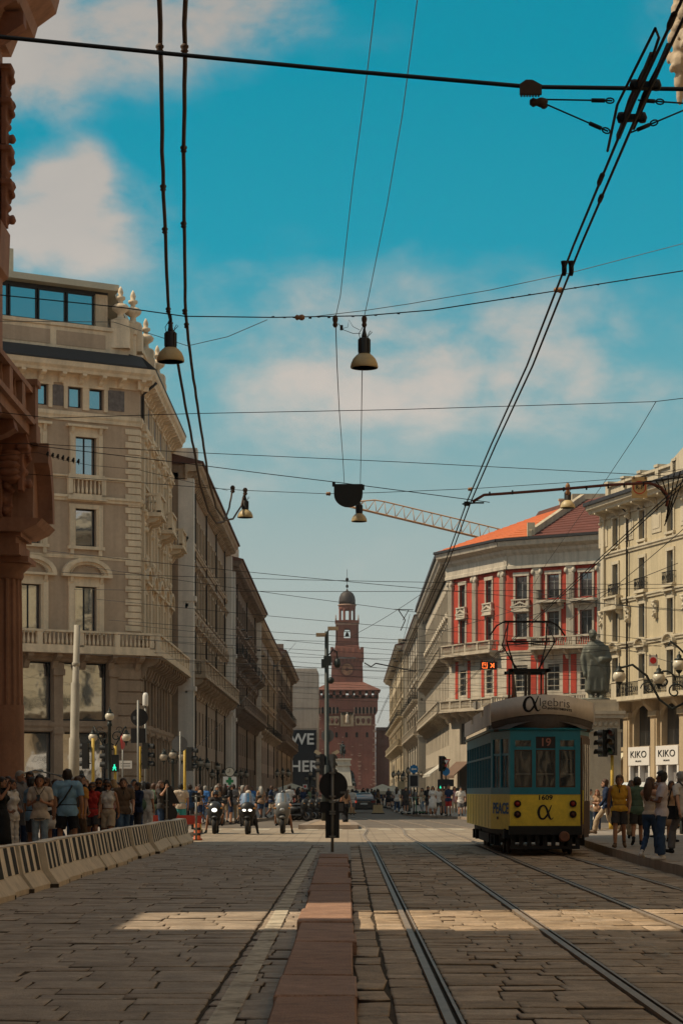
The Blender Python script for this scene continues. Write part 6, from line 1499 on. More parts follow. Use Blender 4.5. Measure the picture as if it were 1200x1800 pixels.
parasol(622,1387,260,3.6,'small far parasol below the monument pedestal, centre of the street', CR_)
# concrete blocks across the mouth of the pedestrian street
cb = None
for i, (px, w) in enumerate(((536,1.25),(549,.9),(616,.75),(664,.85))):
    x = (px-CX)*160/F
    o = thing('concrete_block', ('tan concrete block at the foot of the left cafe terrace','short tan concrete block right of the terrace block, left of the central mast','tan concrete block at the left rear corner of the black car','tan concrete block at the right rear corner of the black car')[i], 'concrete block', (x,160,0)); M_TAN = mat('tan_block',(.50,.36,.20),.85,.12,2,.3,20)
    MB().prism([(-w/2,0),(w/2,0),(w/2,.12),(w/2-.08,.2),(w/2-.1,.62),(-w/2+.1,.62),(-w/2+.08,.2),(-w/2,.12)],-.3,.3,'y').build('block', M_TAN, o); MB().bx(-w/2-.02,w/2+.02,-.34,.34,-.01,.06).build('foot', M_SIGNB, o)

# ------------------------------------------------------------------ vehicles
def wheel_me(r=.32, w=.2, name='wheel'):
    return cached(('whl', r, w), lambda: MB().lathe([(r*.3,-w/2),(r*.9,-w/2),(r,-w*.3),(r,w*.3),(r*.9,w/2),(r*.3,w/2)],20,(0,0,0),0,True,Matrix.Rotation(R(90),3,'Y')).mesh('wheel', mat('tyre',(.018,.017,.017),.8,.1)))
def rim_me(r=.32, w=.2): return cached(('rim', r, w), lambda: MB().lathe([(.02,w*.42),(r*.62,w*.52),(r*.62,-w*.52),(.02,-w*.42)],14,(0,0,0),0,True,Matrix.Rotation(R(90),3,'Y')).mesh('rim', mat('rim_metal',(.3,.3,.3),.35,.1,metal=.7)))
def loft(secs, m=None, name='body'):
    """secs: list of (y, [(x,z)...right half from bottom to top]) mirrored"""
    mb = MB(); n = len(secs[0][1]); k = 2*n; vs = []
    for y, pr in secs: vs += [(x,y,z) for x,z in pr]+[(-x,y,z) for x,z in reversed(pr)]
    for i in range(len(secs)-1):
        for j in range(k-1): mb.f.append([i*k+j, (i+1)*k+j, (i+1)*k+j+1, i*k+j+1]); mb.m.append(0); mb.s.append(True)
        mb.f.append([i*k+k-1, (i+1)*k+k-1, (i+1)*k, i*k]); mb.m.append(0); mb.s.append(True)
    mb.f.append(list(range(k))); mb.m.append(0); mb.s.append(False); mb.f.append(list(range((len(secs)-1)*k, len(secs)*k))[::-1]); mb.m.append(0); mb.s.append(False)
    mb.v = vs; return mb
def car():
    PB = mat('black_car_paint',(.012,.012,.015),.22,.05,2,spec=.6); r_ = thing('parked_car', 'black saloon car seen from behind with one red tail light glowing', 'car', (1.18,166,0))
    def sec(w, z0, z1, zt, wt): return [(w*.86,z0),(w,z0+.15),(w*1.0,z1-.1),(w*.96,z1),(wt,zt)]
    s = [(0,sec(.80,.32,.86,.92,.72)),(.12,sec(.88,.28,.98,1.06,.74)),(.7,sec(.91,.24,.99,1.06,.74)),(2.4,sec(.92,.22,.97,1.0,.7)),(3.4,sec(.91,.24,.92,.97,.7)),(4.5,sec(.86,.26,.80,.84,.6)),(4.75,sec(.74,.3,.66,.7,.5))]
    loft(s).build('body', PB, r_)
    c = [(.62,[(.72,1.03),(.70,1.05),(.68,1.06)]),(1.25,[(.74,1.0),(.62,1.36),(.5,1.41)]),(2.3,[(.74,1.0),(.62,1.41),(.5,1.45)]),(3.3,[(.72,.96),(.68,.98),(.6,.99)])]
    loft(c).build('cabin', glass('car_glass',(.02,.02,.022),.18), r_); loft([(1.25,[(.63,1.36),(.52,1.42),(.3,1.44)]),(2.3,[(.63,1.41),(.52,1.46),(.3,1.48)])]).build('roof', PB, r_)
    tl = mat('tail_light_lit',(.5,.02,.01),.3,0,emit=(.9,.06,.03),estr=.9); td = mat('tail_light_off',(.16,.01,.008),.3,0)
    MB().bx(-.82,-.54,-.03,.06,.74,.90).build('tail_light', tl, r_); MB().bx(.54,.82,-.03,.06,.74,.90).build('tail_light', td, r_)
    MB().bx(-.26,.26,-.02,.0,.62,.74).build('number_plate', mat('plate_grey',(.45,.45,.44),.5,.05), r_); MB().bx(-.5,.5,-.02,.0,.80,.84).build('chrome_strip', M_STEEL, r_); MB().bx(-.84,.84,-.04,.1,.34,.56).build('bumper', PB, r_)
    for k in (-1,1):
        MB().ell((k*.98,3.0,1.03),(.1,.06,.07),8,6).build('mirror', PB, r_)
        for y in (.85,3.75): w = inst('wheel', wheel_me(), r_, T(k*.82,y,.32)); inst('rim', rim_me(), w)
car()
def van():
    WP = mat('white_van_paint',(.66,.64,.60),.35,.05,2,spec=.5); DK = mat('van_plastic',(.03,.03,.032),.6,.1,3)
    p = P(1054,1456,93); r_ = thing('parked_van', 'white van with dark bumper and grille parked behind the yellow signal pole', 'van', (10.1,93.5,-.01), R(-52))
    def sec(w, z0, z1, wt): return [(w*.93,z0),(w,z0+.2),(w,z1*.72),(w*.95,z1*.86),(wt,z1)]
    s = [(0,sec(.78,.30,.92,.6)),(.12,sec(.90,.28,1.02,.74)),(.95,sec(.96,.26,1.16,.80)),(1.3,sec(.97,.26,1.25,.82)),(1.9,sec(.97,.26,1.78,.76)),(2.3,sec(.97,.26,1.93,.76)),(4.7,sec(.97,.26,1.96,.76)),(4.95,sec(.95,.3,1.9,.74))]
    loft(s).build('body', WP, r_)
    ws = MB(); ws.add([(-.80,1.22,1.245),(.80,1.22,1.245),(.70,1.86,1.79),(-.70,1.86,1.79)],[(0,1,2,3)]); ws.v = [(x,y-.03,z+.02) for x,y,z in ws.v]; ws.build('windscreen', glass('van_glass',(.03,.035,.04),.2), r_)
    for k in (-1,1):
        MB().add([(k*.985,1.55,1.2),(k*.985,2.6,1.2),(k*.90,2.6,1.72),(k*.90,2.0,1.72)],[(0,1,2,3) if k > 0 else (3,2,1,0)]).build('side_window', MATS['van_glass'], r_)
        MB().prism([(.02,.74),(.3,.80),(.34,.95),(.06,.9)],k*.62,k*.94,'x').build('headlight', mat('headlight_clear',(.45,.45,.44),.15,.05), r_)
        MB().ell((k*1.08,1.5,1.28),(.1,.07,.14),8,6).build('mirror', DK, r_)
        for y in (.85,3.9): w = inst('wheel', wheel_me(), r_, T(k*.86,y,.32)); inst('rim', rim_me(), w)
    MB().bx(-.92,.92,-.06,.14,.27,.60).bx(-.5,.5,-.05,.08,.62,.84).build('bumper', DK, r_); MB().bx(-.26,.26,-.075,-.06,.40,.51).build('number_plate', M_WHT, r_)
    for z in (.67,.75): MB().bx(-.45,.45,-.065,-.05,z,z+.02).build('grille_bar', M_STEEL, r_)
    MB().lathe([(.09,0),(.07,.03)],14,(0,-.06,.74),0,True,Matrix.Rotation(R(90),3,'X')).build('badge', M_STEEL, r_)
van()
def scooter(x, y, label, bodycol, lit=1, screen=None, group=None, rz=0, z=0):
    r_ = thing('scooter', label, 'scooter', (x,y,z), rz, group); r_.scale = (1.14,1.1,1.08); BM = mat('scooter_'+bodycol[0], bodycol[1], .3, .06, 3, spec=.5); BK = mat('scooter_black',(.015,.015,.016),.45,.1,4)
    for yy in (-.62,.66):
        w = inst('wheel', wheel_me(.27,.13), r_, T(0,yy,.27)); inst('rim', rim_me(.27,.13), w)
    MB().tube([(0,-.62,.27),(0,-.5,.62)],.05,6).tube([(-.07,-.62,.27),(-.07,-.48,.7)],.025,6).tube([(.07,-.62,.27),(.07,-.48,.7)],.025,6).build('fork', M_STEEL, r_)
    fr = MB(); fr.ell((0,-.5,.78),(.27,.2,.32),12,8).ell((0,-.45,.5),(.2,.16,.25),10,6).ell((0,-.62,.56),(.11,.3,.06),8,6); fr.build('front_fairing', BM, r_)
    bd = MB(); bd.ell((0,.35,.58),(.2,.6,.2),12,8).bx(-.17,.17,-.4,.2,.28,.36).ell((0,.75,.72),(.15,.3,.12),10,6).ell((.2,.5,.4),(.1,.3,.14),8,6).ell((-.2,.5,.4),(.1,.3,.14),8,6); bd.build('rear_body', BK, r_)
    MB().ell((0,.35,.78),(.15,.48,.08),10,6).build('seat', BK, r_)
    MB().tube([(-.36,-.28,1.02),(-.2,-.36,1.06),(.2,-.36,1.06),(.36,-.28,1.02)],.025,6).build('handlebar', BK, r_)
    hl = mat('headlamp_lit',(.6,.6,.55),.2,0,emit=(1,.95,.8),estr=2.2) if lit else mat('headlamp_off',(.35,.36,.37),.15,.05)
    if lit == 2:
        for k in (-1,1): MB().ell((k*.09,-.68,.80),(.06,.04,.038),10,6).build('headlight', hl, r_)
    else: MB().ell((0,-.69,.80),(.085,.04,.065),10,6).build('headlight', hl, r_)
    for k in (-1,1):
        MB().tube([(k*.25,-.36,1.05),(k*.36,-.42,1.22)],.012,5).ell((k*.38,-.42,1.25),(.08,.03,.05),8,6).build('mirror', BK, r_)
        MB().ell((k*.22,-.6,.86),(.05,.03,.03),8,4).build('turn_signal', mat('amber_lens',(.4,.16,.02),.3,0), r_)
    if screen:
        s = MB(); n = 8; vs = []
        for yy, zz, ww in ((-.62,.98,.22),(-.5,1.22,.25),(-.42,1.38,.19)):
            for i in range(n+1): t = -1+2*i/n; vs.append((ww*t, yy+.12*t*t, zz-.03*t*t))
        s.add(vs, [(r*(n+1)+i, r*(n+1)+i+1, (r+1)*(n+1)+i+1, (r+1)*(n+1)+i) for r in range(2) for i in range(n)], 0, True); s.build('windscreen', glass('screen_'+screen[0], screen[1], .18, .05, .25), r_)
    MB().bx(-.1,.1,-.72,-.7,.58,.66).build('number_plate', BK, r_)
    return r_
SCX = [((379-CX)*83/F, 83), ((436-CX)*82/F, 82), ((497-CX)*83.5/F, 83.5)]
scooter(*SCX[0], 'dark scooter with a bright round headlight, leftmost of the three waiting riders', ('charcoal',(.03,.03,.032)), 1)
scooter(*SCX[1], 'black touring motorcycle with bluish windscreen and lit headlight, middle of the three riders', ('black',(.016,.016,.018)), 2, ('blue',(.07,.11,.20)))
scooter(*SCX[2], 'grey maxi scooter with clear windscreen, right of the three waiting riders', ('silver',(.15,.145,.14)), 0, ('clear',(.2,.2,.2)))
for i in range(5): scooter((520+9*i-CX)*118/F, 118+i*1.1, 'dark parked scooter behind the grey maxi scooter, %s of the cluster' % ORD[i], ('black',(.016,.016,.018)), 0, None, 'parked scooters by the left kerb', R(60+12*i), .0)
def kick(x, y, rz, label, col, group):
    r_ = thing('kick_scooter', label, 'kick scooter', (x,y,.14), rz, group); m = mat('kick_'+col[0], col[1], .5, .1)
    MB().tube([(0,-.45,.12),(0,-.32,1.05)],.03,6).tube([(-.22,-.3,1.05),(.22,-.3,1.05)],.02,6).build('stem', m, r_); MB().bx(-.08,.08,-.4,.45,.12,.17).build('deck', m, r_)
    for yy in (-.48,.5): inst('wheel', wheel_me(.11,.05), r_, T(0,yy,.11))
for i in range(6): kick((716+8*i-CX)*141/F, 141+random.uniform(-1,1), R(50+random.uniform(-20,20)), '%s rental kick scooter, %s of the row on the far right pavement' % ('green' if i % 2 else 'white', ORD[i]), ('green',(.05,.16,.08)) if i % 2 else ('white',(.5,.5,.46)), 'rental kick scooters on the far right pavement')
# folded market awning behind the crowd on the left
aw = thing('market_stall', 'pale curved canopy of a kiosk behind the crowd beside the sandstone column', 'kiosk', (P(75,1380,95).x, 95, .14))
mb = MB(); prof = [(-.9,2.15+.25),(-.3,2.55),(.6,2.35),(1.6,1.95)]
vs = [(x,y,z-.28) for y in (0,2.4) for x,z in prof]; mb.add(vs, [(i,i+1,5+i,4+i) for i in range(3)]); mb.build('canopy', mat('kiosk_canopy',(.30,.245,.185),.8,.1), aw)
for x,z in prof: MB().tube([(x,-.02,z-.26),(x,2.4,z-.26)],.025,5).build('rib', M_BLK, aw)
MB().tube([(x,-.02,z-.26) for x,z in prof],.03,5).build('rib', M_BLK, aw)
for x in (-.8,1.4): MB().tube([(x,.1,0),(x,.1,1.95)],.04,6).build('post', M_BLK, aw)
MB().bx(-.7,1.3,.4,2.2,0,1.3).build('counter', M_SIGNB, aw)
# ------------------------------------------------------------------ people
import numpy as np
random.seed(21)
SKIN = [mat('skin_fair',(.50,.27,.175),.55,.06,6,spec=.35), mat('skin_tan',(.36,.175,.10),.55,.06,6,spec=.35), mat('skin_brown',(.17,.078,.045),.5,.06,6,spec=.4)]
HAIRC = {'black':(.012,.010,.009),'dark':(.03,.018,.012),'brown':(.075,.036,.02),'blond':(.32,.19,.08),'grey':(.30,.28,.25),'red':(.22,.07,.03)}
def cloth(name, col): return mat('cloth_'+name, col, .85, .12, 7, .25, 40, spec=.2)
CL = dict(black=(.016,.016,.018), white=(.62,.57,.52), cream=(.52,.43,.34), skyblue=(.20,.34,.46), orange=(.42,.19,.035), navy=(.02,.032,.07), grey=(.15,.145,.15), brown=(.13,.085,.055), khaki=(.22,.165,.105), jeans=(.07,.12,.19), lightjeans=(.22,.28,.33), yellow=(.56,.30,.035), charcoal=(.05,.045,.045), red=(.36,.03,.025), beige=(.42,.32,.22), denim=(.035,.065,.13), green=(.10,.15,.10), blue=(.04,.13,.34), teal=(.05,.30,.30), pink=(.5,.25,.25), tan=(.33,.2,.12), lilac=(.56,.50,.52))
def lerp(a, b, t): return tuple(a[i]+(b[i]-a[i])*t for i in range(3))
def skeleton(pose, fem, wide):
    sw = (.165 if fem else .19)*wide; hw = .085
    J = {}
    s = pose.get('stride', 0.0); sit = pose.get('sit', False)
    if not sit:
        drop = abs(s)*.09
        J['pel'] = (0,0,.95-drop); J['chest'] = (0,.01-abs(s)*.04,1.26-drop); J['neck'] = (0,.02-abs(s)*.06,1.47-drop); J['head'] = (0,-.01-abs(s)*.08+pose.get('nod',0)*-.04,1.615-drop-pose.get('nod',0)*.015)
        for k, sg in ((-1,1),(1,-1)):
            f = s*sg/2; st = pose.get('spread', .10)
            J['hip%d'%k] = (k*hw,0,.93-drop)
            if f >= 0: J['knee%d'%k] = (k*(st-.005),-f*.75-.02,.50-drop*.4); J['ank%d'%k] = (k*st,-f,.075+f*.03); J['toe%d'%k] = (k*(st+.035),-f-.17,.035+f*.12)
            else: J['knee%d'%k] = (k*(st-.005),-f*.35-.07,.49-drop*.4); J['ank%d'%k] = (k*st,-f+.03,.10-f*.25); J['toe%d'%k] = (k*(st+.03),-f-.11,.035)
    else:
        J['pel'] = (0,.28,.86); J['chest'] = (0,.22,1.16); J['neck'] = (0,.17,1.36); J['head'] = (0,.12,1.50)
        for k in (-1,1):
            J['hip%d'%k] = (k*.10,.26,.84); J['knee%d'%k] = (k*.27,-.14,.70)
            if pose.get('foot', 1) == k or pose.get('foot', 1) == 2: J['ank%d'%k] = (k*.36,-.02,.10); J['toe%d'%k] = (k*.40,-.19,.045)
            else: J['ank%d'%k] = (k*.25,-.05,.36); J['toe%d'%k] = (k*.26,-.22,.33)
    ch, nk = J['chest'], J['neck']
    for k, kind in ((-1, pose.get('L','down')), (1, pose.get('R','down'))):
        sh = (k*sw, nk[1]+.015, nk[2]-.055); J['sh%d'%k] = sh
        z = sh[2]
        E = {'down':((k*(sw+.05),.03,z-.28),(k*(sw+.055),-.03,z-.525),(k*(sw+.045),-.05,z-.62)),
             'swing_f':((k*(sw+.045),-.04,z-.28),(k*(sw+.03),-.20,z-.48),(k*(sw+.02),-.25,z-.56)),
             'swing_b':((k*(sw+.05),.13,z-.26),(k*(sw+.06),.20,z-.49),(k*(sw+.05),.20,z-.59)),
             'phone':((k*(sw+.05),-.02,z-.28),(k*.085,-.26,z-.22),(k*.03,-.30,z-.17)),
             'photo':((k*(sw+.05),-.19,z-.20),(k*.10,-.36,z+.06),(k*.055,-.38,z+.13)),
             'fold':((k*(sw+.04),-.06,z-.27),(k*.0,-.22,z-.24),(-k*.09,-.23,z-.22)),
             'hip':((k*(sw+.16),.06,z-.24),(k*(sw+.02),-.06,z-.42),(k*(sw-.03),-.12,z-.45)),
             'bag':((k*(sw+.06),.04,z-.27),(k*(sw+.03),-.12,z-.40),(k*(sw-.03),-.2,z-.36)),
             'bar':((k*(sw+.10),-.10+ch[1]*.3,z-.22),(k*.34,-.27,1.06),(k*.34,-.35,1.055)),
             'raise':((k*(sw+.10),-.14,z-.12),(k*(sw-.02),-.25,z+.10),(k*(sw-.06),-.26,z+.19))}[kind]
        J['el%d'%k], J['wr%d'%k], J['tip%d'%k] = [ (p[0], p[1]+(nk[1] if not (kind == 'bar') else 0), p[2]) for p in E]
    return J
_bodies = {}
def body_mesh(pose, fem=False, wide=1.0, fine=True):
    key = (tuple(sorted(pose.items())), fem, wide, fine)
    if key in _bodies: return _bodies[key]
    J = skeleton(pose, fem, wide); b = MB(); bones = []
    V3 = lambda n: Vector(J[n])
    def cap(n, a, c, ra, rc, mid=None):
        a, c = Vector(a), Vector(c); d = (c-a)
        b.tube([a, a.lerp(c,.33), a.lerp(c,.66), c],[ra, mid or (ra*.67+rc*.33), (mid or 0)*.5+(ra*.33+rc*.67)*(.5 if mid else 1), rc],10,0,True); b.ell(a,(ra,ra,ra),10,6); b.ell(c,(rc,rc,rc),10,6); bones.append((n, a, c, ra, rc))
    w = wide; P_, C_, N_, H_ = V3('pel'), V3('chest'), V3('neck'), V3('head')
    up = (C_-P_).normalized(); q = Vector((0,0,1)).rotation_difference(up).to_matrix()
    b.ell(P_,((.165 if fem else .155)*w,.115*w,.125),12,8,0,q); b.ell(P_.lerp(C_,.45),((.125 if fem else .145)*w,.095*w,.16),12,8,0,q)
    b.ell(C_+up*.03,((.145 if fem else .17)*w,.108*w,.19),12,8,0,q)
    if fem:
        for k in (-1,1): b.ell(C_+Vector((k*.068,-.085,.035)),(.062,.055,.06),8,6)
    bones.append(('torso', P_, C_+up*.12, .17*w, .17*w))
    cap('yoke', V3('sh-1')*.85+N_*.15, V3('sh1')*.85+N_*.15, .07*w, .07*w); cap('trap', N_-up*.05, N_+Vector((0,0,.0)), .085*w, .055)
    cap('neck', N_-Vector((0,0,.02)), H_-Vector((0,-.01,.06)), .056 if not fem else .048, .054 if not fem else .046)
    hs = 1.0 if not fem else .96
    b.ell(H_+Vector((0,.012,.025)),(.077*hs,.096*hs,.098*hs),14,10); b.ell(H_+Vector((0,-.022,-.045)),(.06*hs,.07*hs,.075*hs),12,8); b.ell(H_+Vector((0,-.098,-.015)),(.014,.024,.026),6,5); b.ell(H_+Vector((0,-.075,-.10)),(.028,.026,.022),6,5)
    for k in (-1,1): b.ell(H_+Vector((k*.078,.012,-.008)),(.014,.024,.034),6,5)
    bones.append(('head', H_+Vector((0,0,-.03)), H_+Vector((0,0,.05)), .10, .10))
    for k in (-1,1):
        cap('uarm', V3('sh%d'%k), V3('el%d'%k), .054*w, .040*w); cap('farm', V3('el%d'%k), V3('wr%d'%k), .041*w, .027)
        d = (V3('tip%d'%k)-V3('wr%d'%k)).normalized(); cap('hand', V3('wr%d'%k), V3('wr%d'%k)+d*.06, .027, .034)
        cap('thigh', V3('hip%d'%k), V3('knee%d'%k), .088*w, .057); cap('calf', V3('knee%d'%k), V3('ank%d'%k), .055, .036, .056)
        he = V3('ank%d'%k)+Vector((0,.045,-.035)); cap('foot', (he.x,he.y,max(.035,he.z)), V3('toe%d'%k), .038, .030); bones.append(('foot', V3('ank%d'%k), V3('ank%d'%k)+Vector((0,0,.02)), .04, .04))
    me = fuse(b, .019 if fine else .034, 2 if fine else 1)
    n = len(me.vertices); co = np.empty(n*3); me.vertices.foreach_get('co', co); co = co.reshape(-1,3)
    no = np.empty(n*3); me.vertices.foreach_get('normal', no); no = no.reshape(-1,3)
    best = np.full(n, 9.0); lab = np.zeros(n, int); tt = np.zeros(n)
    for i, (nm, a, c, ra, rc) in enumerate(bones):
        a_, d = np.array(a), np.array(c-a); L2 = max(1e-9, d@d); t = np.clip(((co-a_)@d)/L2, 0, 1); dist = np.linalg.norm(co-(a_+t[:,None]*d), axis=1)/(ra+(rc-ra)*t)
        m = dist < best; best[m] = dist[m]; lab[m] = i; tt[m] = t[m]
    names = np.array([x[0] for x in bones])[lab]
    faces = [tuple(p.vertices) for p in me.polygons]
    if fine:        # fingers: four unequal bent fingers and a thumb on each hand, in the same mesh
        f = MB()
        for k in (-1,1):
            wr, tip = V3('wr%d'%k), V3('tip%d'%k); d = (tip-wr).normalized(); side = d.cross(Vector((k,0,0)));
            if side.length < .2: side = d.cross(Vector((0,0,1)))
            side.normalize(); nn = d.cross(side).normalized(); kp = wr+d*.075
            for j, ln in enumerate((.068,.078,.072,.055)):
                p0 = kp+side*(.030-.020*j)-d*.02; f.tube([p0, p0+d*ln*.55, p0+d*ln*.85+nn*k*ln*.3, p0+d*ln*.95+nn*k*ln*.6],[.0095,.009,.0085,.007],5)
            p0 = wr+d*.03+side*.03; f.tube([p0, p0+side*.028+d*.02, p0+side*.034+d*.05],[.011,.010,.008],5)
        vs = [tuple(x) for x in co]+f.v; fs = faces+[[i+n for i in q] for q in f.f]
    else: vs, fs = [tuple(x) for x in co], faces
    m2 = MB(); m2.add(vs, fs, 0, True); bm_ = m2.mesh('body', SKIN[0]); bpy.data.meshes.remove(me)
    data = dict(J=J, co=co, no=no, names=names, t=tt, faces=faces, mesh=bm_, fem=fem, cache={}, key=key)
    _bodies[key] = data; return data
def garment(B, name, mask, off):
    idx = np.nonzero(mask)[0]; remap = -np.ones(len(mask), int); remap[idx] = np.arange(len(idx))
    co = B['co'][idx]+B['no'][idx]*off[idx][:,None]
    fs = [tuple(int(remap[v]) for v in f) for f in B['faces'] if all(mask[v] for v in f)]
    m = MB(); m.add([tuple(p) for p in co], fs, 0, True); return m
def grow(B, mask):
    m = mask.copy()
    for f in B['faces']:
        if any(mask[v] for v in f):
            for v in f: m[v] = True
    return m
def clothes(B, kind):
    if kind in B['cache']: return B['cache'][kind]
    nm, t, co = B['names'], B['t'], B['co']; n = len(nm); wob = .003*np.sin(co[:,0]*60+co[:,2]*35)+.003*np.sin(co[:,1]*50-co[:,2]*47)
    pz = B['J']['pel'][2]
    base = np.isin(nm, ['torso','yoke','trap'])
    if kind in ('tee','shirt','polo','long','tank','crop','cami','blazer'):
        sl = {'tee':.62,'polo':.66,'shirt':.72,'long':1.1,'blazer':1.1,'tank':-.1,'crop':.0,'cami':-1}[kind]
        m = base | ((nm == 'uarm') & (t < sl)) | (np.isin(nm,['thigh']) & (t < .12) & (co[:,2] > pz-.14))
        if kind in ('long','blazer'): m |= (nm == 'farm') & (t < .93)
        hem = {'crop': pz+.13, 'tank': pz-.04, 'cami': pz+.02, 'blazer': pz-.2}.get(kind, pz-.11)
        m &= co[:,2] > hem
        if kind in ('tank','crop'): m &= ~((nm == 'yoke') & (np.abs(co[:,0]) > .13)) & (nm != 'uarm')
        if kind == 'cami': m &= co[:,2] < B['J']['neck'][2]-.12; m &= nm != 'uarm'
        off = np.full(n, .016)+wob+np.where(co[:,2] < pz+.12, .022*(pz+.12-co[:,2])/.22, 0)+np.where(nm == 'uarm', .012*t, 0)
        if kind in ('crop','cami'): off *= .7
    elif kind in ('trousers','shorts','jeans','wide'):
        lim = -1 if kind == 'shorts' else 2
        m = (nm == 'thigh') | ((nm == 'torso') & (co[:,2] < pz+.09))
        if kind == 'shorts': m &= ~((nm == 'thigh') & (t > .80))
        else: m |= (nm == 'calf') & (t < (.97 if kind != 'jeans' else .92))
        off = np.full(n, .010 if kind == 'jeans' else .016)+wob
        if kind == 'shorts': off += np.where(nm == 'thigh', .035*t, .004)
        if kind == 'trousers': off += np.where(nm == 'calf', .012+.012*t, 0)
        if kind == 'wide': off += np.where(nm == 'calf', .03+.04*t, np.where(nm == 'thigh', .03*t, 0))
    elif kind == 'shoes':
        m = (nm == 'foot') | ((nm == 'calf') & (t > .95)); off = np.full(n, .009)
    elif kind in ('hair','hairline','helmet'):
        h = np.array(B['J']['head']); d = co-h
        m = (np.isin(nm,['head','neck'])) & ((d[:,2] > .045+np.where(d[:,1] < -.04, .03, 0)) | ((d[:,1] > .012) & (d[:,2] > -.075)))
        if kind == 'helmet': m = (nm == 'head') & ((d[:,2] > .02) | ((d[:,1] > -.02) & (d[:,2] > -.09)))
        off = np.full(n, .020 if kind != 'helmet' else .04)+(0 if kind == 'helmet' else 1)*.006*np.sin(co[:,0]*110+co[:,1]*90)
        off = off+np.where(d[:,2] > .07, .008, 0)
    m = grow(B, m)
    r = garment(B, kind, m, off); me = r.mesh({'tee':'shirt','polo':'shirt','tank':'top','crop':'top','cami':'top','long':'shirt','jeans':'trousers','wide':'trousers','hairline':'hair'}.get(kind, kind), SKIN[0])
    B['cache'][kind] = me; return me
def put_on(par, name, me, m):
    o = inst(name, me, par); o.material_slots[0].link = 'OBJECT'; o.material_slots[0].material = m; return o
